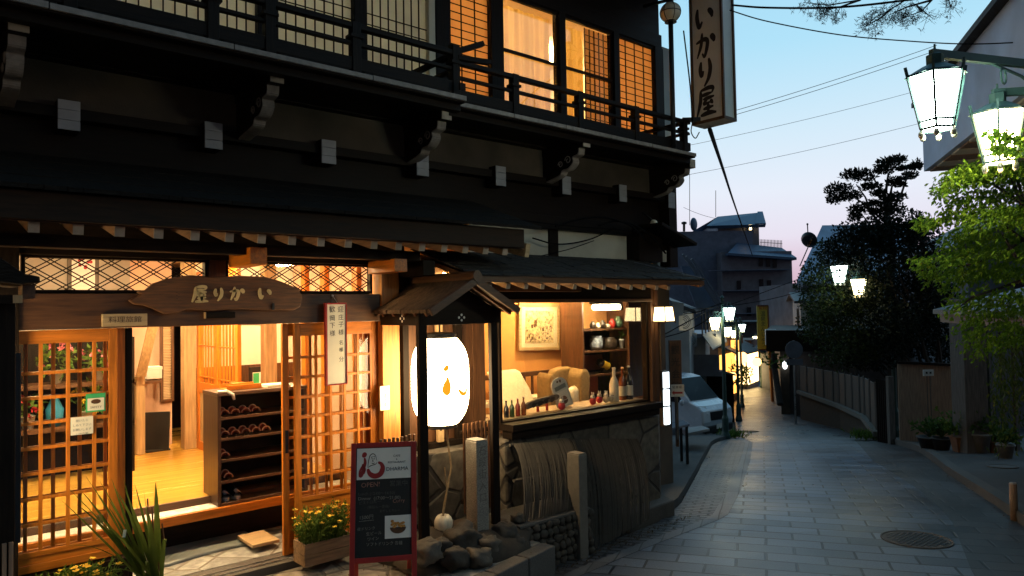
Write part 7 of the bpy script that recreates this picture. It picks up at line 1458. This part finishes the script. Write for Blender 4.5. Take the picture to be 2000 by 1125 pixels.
# fences
t = thing('cedar_fence', 'warm brown vertical board fence panel behind the flowerpots', 'fence', GP(8.2, 14.8, .1)); fa, fb = PD(1757, 820, 15.2), PD(1892, 822, 14.2); b = MB(); n = 15; ztp = PD(1800, 713, 14.8).z
for k in range(n):
    a = fa.lerp(fb, k / n); c = fa.lerp(fb, (k + .97) / n); z0 = G(14.8) - .1; j = rng.uniform(-.004, .004); b.prism([Vector((a.x, a.y, z0)), Vector((c.x, c.y, z0)), Vector((c.x, c.y, z0)) + FW * .025, Vector((a.x, a.y, z0)) + FW * .025], (0, 0, ztp - z0 + j)); 
b.build('boards', 'cedar', t, .002); b = MB(); b.bar(Vector((fa.x, fa.y, ztp + .03)) - FW * .02, Vector((fb.x, fb.y, ztp + .03)) - FW * .02, .12, .05); b.build('cap_rail', 'dark_x', t)
t = thing('meter_post', 'small white double plate on two thin stakes before the cedar fence', 'sign', GP(7.9, 14.2, .1)); p = PD(1813, 728, 13.9); b = MB(); b.bar(p - RT * .10, p + RT * .10, .02, .12); b.build('plate', 'sign_white', t); b = MB(); b.bar(p - RT * .055 - FW * .012, p - RT * .02 - FW * .012, .006, .04); b.bar(p + RT * .02 - FW * .012, p + RT * .055 - FW * .012, .006, .04); b.build('dark_squares', 'ink', t); b = MB(); 
for s_ in (-.03, .03): q = p + RT * s_; b.tube([q, Vector((q.x, q.y, G(14) + .05))], .008, 6)
b.build('stake', 'black_metal', t)
t = thing('garden_fence', 'long grey board fence on a dark stone footing along the lane', 'fence', GP(9.4, 21.5)); PTS = [PD(1562, 765, 26.5), PD(1640, 792, 22), PD(1690, 815, 18.6), PD(1716, 848, 16.6)]; TOPS = [PD(1562, 714, 26.5), PD(1640, 728, 22), PD(1682, 738, 18.6), PD(1714, 752, 16.6)]
bb, pp_, rr_, st_ = MB(), MB(), MB(), MB()
for k in range(3):
    L_ = (PTS[k + 1] - PTS[k]).length; n = int(L_ / .19)
    for j in range(n):
        a, c = PTS[k].lerp(PTS[k + 1], j / n), PTS[k].lerp(PTS[k + 1], (j + .96) / n); ta, tc_ = TOPS[k].lerp(TOPS[k + 1], j / n), TOPS[k].lerp(TOPS[k + 1], (j + .96) / n); bb.prism([a, c, Vector((c.x, c.y, tc_.z)), Vector((a.x, a.y, ta.z))], RT * .03)
        if j % 5 == 0: pp_.bar(a - RT * .012, Vector((a.x, a.y, ta.z + .05)) - RT * .012, .022, .07, FW)
    rr_.bar(PTS[k] - RT * .05, PTS[k + 1] - RT * .05, .14, .12)
    g0, g1 = PTS[k], PTS[k + 1]; st_.prism([g0 + Vector((0, 0, -.06)), g1 + Vector((0, 0, -.06)), Vector((g1.x, g1.y, G(rd(g1)[1]) - .3)), Vector((g0.x, g0.y, G(rd(g0)[1]) - .3))], RT * .4)
bb.build('boards', 'fence_wood', t, .003); pp_.build('posts', 'fence_wood', t); rr_.build('footing_rail', 'granite_cut', t); st_.build('stone_footing', 'earth', t)
t = thing('garden_gate', 'narrow dark slatted gate between the two fences', 'gate', GP(8.6, 16.2)); b = MB(); ga, gb_ = PD(1718, 868, 16.3), PD(1742, 872, 15.6)
for k in range(6): a = ga.lerp(gb_, k / 6); b.bar(Vector((a.x, a.y, G(16) - .1)), Vector((a.x, a.y, PD(1730, 742, 16).z)), .07, .03, FW)
b.build('slats', 'dark_z', t); b = MB(); b.bar(Vector((gb_.x, gb_.y, G(15.6) - .1)) , Vector((gb_.x, gb_.y, PD(1742, 735, 15.6).z)), .12, .12, FW); b.build('gate_post', 'grey_wood', t)
# flowerpots
def rpot(px, py, d, r, h, m, lab, lm='leaf_mid', hh=.5, square=False, n=30, Ls=.10):
    p = PD(px, py, d); z = G(d) + .10; t = thing('potted_plant', lab, 'potted plant', (p.x, p.y, z), 'potted plants on the pavement'); b = MB()
    b.lathe((p.x, p.y, z), [(r * .7, 0), (r, h * .92), (r * 1.1, h * .92), (r * 1.1, h), (r * .9, h), (r * .85, h * .85)], 4 if square else 18); b.build('pot', m, t, smooth=not square); R = random.Random(px); b = MB(); c = Vector((p.x, p.y, z + h))
    for k in range(n):
        dv = Vector((R.uniform(-.8, .8), R.uniform(-.8, .8), R.uniform(.4, 1.2))).normalized(); q = c + dv * hh * R.uniform(.3, 1); b.tube([c, c.lerp(q, .5) + rvec(R) * .02, q], .004, 4, cap=False)
        for j in range(7): leaf_quad(b, c.lerp(q, R.uniform(.4, 1)) + rvec(R) * .03, (dv + rvec(R)).normalized(), rvec(R), Ls * R.uniform(.6, 1.2), Ls * .25)
    b.build('foliage', lm, t, recalc=False); return p, z
P1, z1 = rpot(1876, 880, 12.6, .17, .27, 'terracotta', 'leafy plant in a square terracotta pot lit by a small garden light', hh=.62, square=True, n=40)
rpot(1912, 882, 12.4, .19, .34, 'pot_grey', 'trailing plant in a big round grey pot against the pillar', 'leaf_dark', .4); rpot(1964, 892, 11.6, .13, .22, 'pot_grey', 'small plant in a pale tapered pot near the weeping foliage', 'leaf_dark', .35); rpot(1815, 858, 13.3, .2, .22, 'pot_dark', 'dark plant in a low black trough by the cedar fence', 'leaf_dark', .45); rpot(1840, 872, 13.0, .16, .22, 'pot_dark', 'dark plant in a black tub next to the terracotta pot', 'leaf_dark', .5); rpot(1940, 878, 12.4, .13, .2, 'terracotta', 'bare twiggy plant in a small clay pot behind the grey pots', 'leaf_dark', .3)
emit('garden_glow', (1.0, .55, .12), 420)
q = Vector((P1.x, P1.y, z1 + .34)) - FW * .10; t = thing('garden_light', 'tiny warm garden light among the leaves of the terracotta pot', 'garden light', q); b = MB(); b.blob(q, .022, .022, .028, 0, 1, 10, 8); b.build('bulb', 'garden_glow', t, smooth=True); b = MB(); b.tube([q + Vector((0, 0, -.03)), q + Vector((0, .02, -.12))], .01, 6); b.build('stake', 'black_metal', t)
t = thing('wooden_bollard', 'short brown wooden bollard at the edge of the pavement', 'bollard', GP(5.33, 7.62, .1)); p = PD(1981, 1012, 7.6); b = MB(); b.tube([Vector((p.x, p.y, G(7.6))), Vector((p.x, p.y, PD(1981, 945, 7.6).z))], .036, 12); b.build('post', 'cedar', t, smooth=True); b = MB(); b.lathe(Vector((p.x, p.y, PD(1981, 945, 7.6).z)), [(.036, 0), (.03, .012), (.004, .016)], 12); b.build('top', 'end_grain', t)
# bench, signs beside the inn
t = thing('bench', 'small grey bench on the patio past the inn corner', 'bench', GP(2.6, 11.4, .09)); A = PD(1306, 842, 11.2); Bq = PD(1347, 832, 11.6); b = MB(); b.prism([A, Bq, Bq + FW * .45, A + FW * .45], (0, 0, .035)); b.build('seat', 'wall_grey', t, .004)
for k, (p, o) in enumerate(((A, .03), (Bq, -.05), (A + FW * .4, .03), (Bq + FW * .4, -.05))): q = p + RT * o; b = MB(); b.bar(Vector((q.x, q.y, q.z)), Vector((q.x, q.y, G(11.5) + .05)), .04, .04, FW); b.build('leg', 'black_metal', t)
simple('flat_slab', 'wall_white', lambda b: b.prism([PD(1340, 852, 14), PD(1386, 842, 14), PD(1372, 836, 15.5), PD(1340, 840, 15.5)], (0, 0, .05)), 'pale flat slab lying on the patio behind the bench', 'slab')
t, a, u, zt = upright('notice_board', 1309, 664, 1330, 775, 10.2, .05, 'brown_z', 'dark brown vertical notice board with characters beside the glowing sign box', 'notice board'); b = MB(); m_ = a + u * .5
for k, ch in enumerate('観光会館'): write(b, ch, Vector((m_.x, m_.y, zt - .15 - .17 * k)) - FW * .004, RT, (0, 0, 1), .13)
b.build('lettering', 'ink', t, recalc=False); b = MB(); b.bar(m_ + Vector((0, 0, -.7)), m_ + Vector((0, 0, .02)), .05, .04, RT); b.build('stake', 'brown_z', t)
t, a, u, zt = upright('arrow_sign', 1309, 751, 1336, 775, 10.1, .02, 'sign_white', 'small white direction sign with a dark red arrow', 'sign'); m_ = a + u * .5; b = MB(); y_ = Vector((m_.x, m_.y, a.z + .055)) - FW * .003; s_ = u.length
b.poly(y_ - RT * s_ * .38, y_ - RT * s_ * .2 + Vector((0, 0, .035)), y_ - RT * s_ * .2 - Vector((0, 0, .035))); b.poly(y_ - RT * s_ * .2 + Vector((0, 0, .014)), y_ + RT * s_ * .38 + Vector((0, 0, .014)), y_ + RT * s_ * .38 - Vector((0, 0, .014)), y_ - RT * s_ * .2 - Vector((0, 0, .014))); b.build('arrow', 'brush_red', t, recalc=False); b = MB(); write(b, '駐車場', y_ + Vector((0, 0, .075)), RT, (0, 0, 1), .045); b.build('lettering', 'ink', t, recalc=False); b = MB(); b.bar(m_ + FW * .03 + Vector((0, 0, -.6)), m_ + FW * .03, .03, .03, RT); b.build('stake', 'grey_wood', t)
# ------------------------------------------------------------------ trees
leafmat('pine_needle', (.004, .007, .004), (.012, .018, .008), .06); leafmat('maple_leaf', (.055, .14, .010), (.20, .33, .025), .45); leafmat('bush_leaf', (.008, .014, .005), (.032, .05, .010), .2); leafmat('weep_leaf', (.03, .055, .012), (.10, .14, .03), .35)
def needles(b, c, rx, rz, n, R, L=.09):
    c = Vector(c)
    for _ in range(n):
        o = rvec(R) * (R.random() ** .45); p = c + RT * o.x * rx + FW * o.y * rx + Vector((0, 0, o.z * rz)); d = (Vector((o.x, o.y, .6)) + rvec(R) * .8).normalized()
        leaf_quad(b, p, d, rvec(R), L * R.uniform(.6, 1.3), L * .22)
t = thing('pine_tree', 'dark pine with flat cloud shaped foliage pads against the evening sky', 'pine tree', GP(9.3, 17.6)); R = random.Random(31); D = 17.5
b = MB(); P3_ = lambda x, y, d=D: PD(x, y, d); base = GP(9.3, 17.6, -.2)
b.tube([base, P3_(1745, 700), P3_(1738, 560), P3_(1742, 470), P3_(1730, 400), P3_(1728, 375)], [.16, .14, .12, .09, .06, .03], 8)
for pts in ([(1740, 470), (1700, 412), (1690, 385), (1672, 360)], [(1736, 440), (1690, 400), (1650, 372)], [(1733, 405), (1742, 365), (1755, 350)], [(1738, 420), (1760, 380), (1772, 345), (1785, 328)], [(1733, 390), (1715, 365), (1700, 335)], [(1742, 455), (1700, 440), (1680, 415)], [(1730, 375), (1735, 340), (1755, 318)]): b.tube([P3_(x, y) for x, y in pts], .035, 6, .012)
b.build('trunk', 'bark', t); b = MB()
for x, y, rx, rz in ((1640, 372, 26, 12), (1630, 390, 16, 9), (1665, 342, 22, 11), (1690, 345, 22, 13), (1660, 385, 22, 9), (1700, 365, 20, 8), (1738, 318, 26, 10), (1755, 312, 15, 6), (1728, 332, 18, 10), (1775, 345, 15, 8), (1785, 328, 12, 6), (1790, 322, 8, 9), (1765, 330, 12, 5), (1748, 355, 16, 8), (1760, 362, 10, 5), (1680, 408, 22, 12), (1670, 425, 12, 10), (1715, 378, 14, 7), (1735, 392, 22, 14), (1755, 385, 14, 8), (1720, 412, 22, 10), (1745, 410, 25, 14), (1706, 398, 14, 5)): k = D / FPX; needles(b, P3_(x, y, D + R.uniform(-.5, .5)), rx * k, rz * k, int(14 * rx), R, .10)
b.build('crown', 'pine_needle', t, recalc=False)
def bushy(name, base, pads, d, lm, lab, n=1.0, L=.12, trunk=None, seed=1, spread=.8):
    t = thing(name, lab, 'tree', base); R = random.Random(seed); k = d / FPX; b = MB()
    for x, y, rx, rz in pads:
        c = PD(x, y, d + R.uniform(-spread, spread)); 
        for _ in range(int(rx * rz * .16 * n)):
            o = rvec(R) * (R.random() ** .4); p = c + RT * o.x * rx * k + FW * o.y * rx * k + Vector((0, 0, o.z * rz * k)); leaf_quad(b, p, (o + rvec(R)).normalized(), rvec(R), L * R.uniform(.5, 1.3), L * .3)
    b.build('crown', lm, t, recalc=False); b = MB(); cx = sum(p[0] for p in pads) / len(pads)
    for x, y, rx, rz in pads[::2]: q = PD(x, y, d); limb(b, base + Vector((0, 0, .8)), q, .05, .012, R, 5, .15, 6)
    b.tube([base - Vector((0, 0, .3)), base + Vector((0, 0, .9))], .09, 8, .06); b.build('trunk', 'bark', t); return t
bushy('garden_tree', GP(9.9, 16.6), [(1700, 470, 45, 35), (1650, 500, 50, 40), (1755, 480, 50, 50), (1690, 560, 60, 45), (1770, 560, 60, 60), (1740, 640, 60, 50), (1800, 470, 35, 45), (1820, 540, 35, 60), (1790, 650, 50, 50), (1700, 690, 60, 35), (1665, 455, 40, 22), (1720, 445, 40, 25), (1780, 440, 30, 30), (1830, 600, 40, 60), (1840, 680, 30, 40)], 16.4, 'pine_needle', 'dense black green tree filling the garden below the pine', 5.0, .085, seed=3)
bushy('garden_tree', GP(10.3, 18.2), [(1600, 540, 38, 28), (1640, 560, 40, 30), (1610, 590, 40, 30), (1660, 610, 50, 35), (1620, 650, 50, 35), (1600, 620, 30, 40), (1670, 670, 50, 40), (1640, 700, 60, 22), (1680, 520, 40, 40), (1690, 580, 45, 40), (1640, 610, 40, 40)], 17.2, 'bush_leaf', 'bushy tree lit yellow green around the half hidden street lamp', 2.6, .085, seed=4)
bushy('garden_tree', GP(12, 24), [(1595, 520, 25, 20), (1620, 490, 30, 25), (1575, 560, 25, 18), (1590, 590, 30, 25), (1580, 640, 25, 30)], 23.5, 'bush_leaf', 'dull green tree in front of the grey blue gable', 2.6, .11, seed=5)
t = thing('maple_tree', 'bright green maple spreading its layered branches under the street lamp', 'maple tree', GP(4.95, 6.3, .1)); R = random.Random(12); base = GP(4.95, 6.3, -.1); b = MB(); D = 6.0
b.tube([base, PD(2045, 800, 6.3), PD(2030, 600, 6.2), PD(2015, 480, 6.0), PD(1995, 400, 5.9)], [.09, .075, .06, .04, .025], 8)
for pts in ([(2015, 480), (1960, 440), (1890, 425), (1810, 432)], [(2000, 400), (1940, 360), (1870, 345), (1830, 360)], [(2010, 460), (1950, 500), (1880, 520), (1810, 520)], [(1995, 400), (1970, 330), (1920, 320), (1880, 325)], [(2020, 540), (1960, 560), (1900, 580), (1860, 610)], [(2005, 420), (1985, 340), (1990, 290)], [(1985, 505), (1960, 460), (1945, 430)]): b.tube([PD(x, y, D + R.uniform(-.3, .3)) for x, y in pts], .016, 6, .004)
b.build('trunk', 'bark', t); b = MB()
def spray(x0, y0, x1, y1, th, n, d0, dd=.25):
    """a flat layer of drooping leaves along a branch"""
    k = d0 / FPX
    for _ in range(n):
        f = R.random(); x = x0 + (x1 - x0) * f; y = y0 + (y1 - y0) * f - 10 * math.sin(f * math.pi); th_ = th * (.45 + .55 * math.sin(min(1, f * 1.4 + .1) * math.pi * .5))
        p = PD(x + R.gauss(0, 9), y + R.gauss(0, th_ * .5), d0 + R.gauss(0, dd)); d = (-RT * R.uniform(-.2, 1) + FW * R.uniform(-.7, .7) + Vector((0, 0, -R.uniform(.2, 1.2)))).normalized()
        for a in (-.5, 0, .5):
            dv = (d + RT * a + FW * a * .5).normalized(); leaf_quad(b, p, dv, (rvec(R) + Vector((0, 0, 1.2))).normalized(), R.uniform(.018, .060), R.uniform(.006, .011))
for args in ((2010, 330, 1822, 372, 20, 520, 5.6), (2010, 325, 1850, 345, 18, 560, 5.7), (2010, 285, 1935, 310, 14, 260, 5.3), (2015, 410, 1790, 438, 16, 560, 5.8), (2010, 380, 1850, 400, 26, 560, 6.1), (2015, 460, 1840, 470, 24, 480, 6.2), (2015, 500, 1790, 515, 18, 560, 5.9), (2010, 540, 1800, 535, 20, 460, 6.2), (2010, 580, 1850, 600, 24, 420, 6.1), (2010, 430, 1880, 440, 24, 380, 5.5), (2005, 280, 1930, 260, 12, 160, 4.5), (2010, 640, 1880, 660, 20, 260, 6.2), (2010, 352, 1860, 355, 20, 420, 6.3), (2015, 480, 1850, 500, 26, 460, 6.4), (2010, 520, 1840, 560, 26, 460, 6.4), (2010, 600, 1870, 640, 26, 420, 6.3), (2000, 660, 1900, 690, 20, 240, 6.3), (1990, 300, 1940, 290, 14, 130, 4.55)): spray(*args)
b.build('crown', 'maple_leaf', t, recalc=False)
t = thing('weeping_shrub', 'drooping dull green shrub hanging at the right edge of the pavement', 'shrub', GP(5.5, 7.6, .1)); b = MB(); R = random.Random(15)
for k in range(60):
    x = R.uniform(1945, 2040); y0 = R.uniform(600, 760); y1 = y0 + R.uniform(60, 170); d = R.uniform(7.4, 8.3)
    for j in range(26): f = R.random(); p = PD(x - 10 * f + R.gauss(0, 7), y0 + (y1 - y0) * f, d); leaf_quad(b, p, (Vector((0, 0, -1)) + rvec(R) * .6).normalized(), rvec(R), R.uniform(.04, .08), .009)
b.build('foliage', 'weep_leaf', t, recalc=False); b = MB()
for k in range(7): b.tube([GP(5.55 + .08 * k, 7.7 + .1 * (k % 3), 0), PD(2010 + 6 * k, 760, 7.9), PD(1975 + 12 * k, 640, 7.9)], .018, 6, .006)
b.build('stems', 'bark', t)
t = thing('overhanging_pine', 'bare pine branches with sparse needles hanging in at the top of the sky', 'pine tree', GP(8.5, 12.5)); R = random.Random(44); b = MB(); D = 9.0; base = GP(8.6, 9.4, -.2)
b.tube([base, PD(2340, 400, 9.2), PD(2250, -60, 9), PD(2100, -260, 9), PD(1900, -160, 9), PD(1760, -60, 9)], [.2, .18, .14, .10, .06, .03], 8); nd = MB()
for br in ([(1900, -160), (1800, -20), (1740, 18), (1700, 40)], [(1760, -60), (1680, 0), (1620, 10), (1570, 5)], [(1740, 18), (1720, 35), (1690, 52)], [(1850, -80), (1820, 0), (1800, 22), (1762, 35)], [(1870, -100), (1850, -10), (1858, 18)], [(1800, 22), (1790, 10), (1820, 35)], [(1680, 0), (1640, 14), (1600, 22)], [(1820, 0), (1770, 14), (1735, 30)]):
    pts = [PD(x, y, D + R.uniform(-.2, .2)) for x, y in br]; b.tube(pts, .016, 5, .004); tip = pts[-1]; prev = pts[-2]
    for k in range(26):
        f = R.uniform(.1, 1.05); c = prev.lerp(tip, f) + rvec(R) * .05; e = c + rvec(R) * .12 - Vector((0, 0, .02)); b.tube([c, e], .0035, 4, .001, cap=False)
        if br[-1][0] < 1765 or R.random() < .35:
            for j in range(14): leaf_quad(nd, e + rvec(R) * .025, rvec(R), rvec(R), .055, .0035)
b.build('branches', 'bark', t); nd.build('needles', 'pine_needle', t, recalc=False)
for (px, py, d, lab) in ((1432, 846, 19.4, 'tuft of green weeds at the foot of the lamp pole'), (1690, 838, 16.9, 'patch of weeds under the garden fence')):
    p = GP(*rd(PD(px, py, d))); b = MB(); R = random.Random(px)
    for k in range(260): leaf_quad(b, p + Vector((R.gauss(0, .16), R.gauss(0, .16), R.uniform(0, .12))), (Vector((0, 0, 1)) + rvec(R) * .7).normalized(), rvec(R), R.uniform(.08, .22), .015)
    tag(b.build('weeds', 'leaf_mid', recalc=False), lab, 'weeds')
p = GP(9.9, 33.6); bushy('shop_shrub', p, [(1440, 722, 16, 12), (1455, 728, 16, 14), (1447, 742, 22, 10)], 33.6, 'leaf_mid', 'shrub in front of the lit shops catching orange light', 3, .16, seed=9, spread=.4)
# ------------------------------------------------------------------ overhead cables
cable([PD(1430, 10, 8), PD(1500, 15, 7.5), PD(1640, 14, 7), PD(1800, -4, 6.5), PD(1900, -25, 6)], .011, 'thick black overhead cable crossing the top of the sky')
cable([PD(1425, 20, 8), PD(1500, 42, 8), PD(1640, 68, 8), PD(1770, 80, 8), PD(1890, 86, 7.5), PD(2010, 82, 7)], .007, 'black overhead cable sagging below the thick one toward the bay house')
cable([PD(1386, 252, 8.5), PD(1412, 330, 14), PD(1440, 415, 26), PD(1470, 500, 60)], .028, 'twisted thick cable running down from the hanging sign toward the far hotel')
cable([PD(1335, 60, 7.6), PD(1348, 170, 7.6), PD(1352, 240, 7.7)], .008, 'short drooping cable behind the hanging sign'); cable([PD(1352, 240, 7.6), PD(1350, 258, 7.6), PD(1358, 270, 7.6), PD(1366, 258, 7.6)], .006, 'small cable hook under the hanging sign')
for k, (a, c, lab) in enumerate((((1380, 232), (1830, 88), 'highest thin power line across the sky'), ((1380, 240), (1830, 98), 'thin power line just below the highest one'), ((1340, 285), (1800, 175), 'faint thin power line in the middle of the sky'), ((1340, 342), (1800, 240), 'lowest faint power line crossing the sky'), ((1335, 405), (1420, 430), 'short faint line above the far hotel roof'))):
    cable([PD(*a, 130), PD(*c, 130)], .05 if k < 2 else .035, lab, 'power_line', .4)
cable([PD(1294, 655, 14), PD(1380, 610, 19), PD(1440, 590, 24), PD(1560, 545, 30)], .014, 'dark cable crossing over the lane below the far hotel'); cable([PD(1294, 607, 14), PD(1400, 600, 19), PD(1500, 585, 24), PD(1600, 560, 30)], .012, 'second dark cable strung over the lane beside the street lamps')
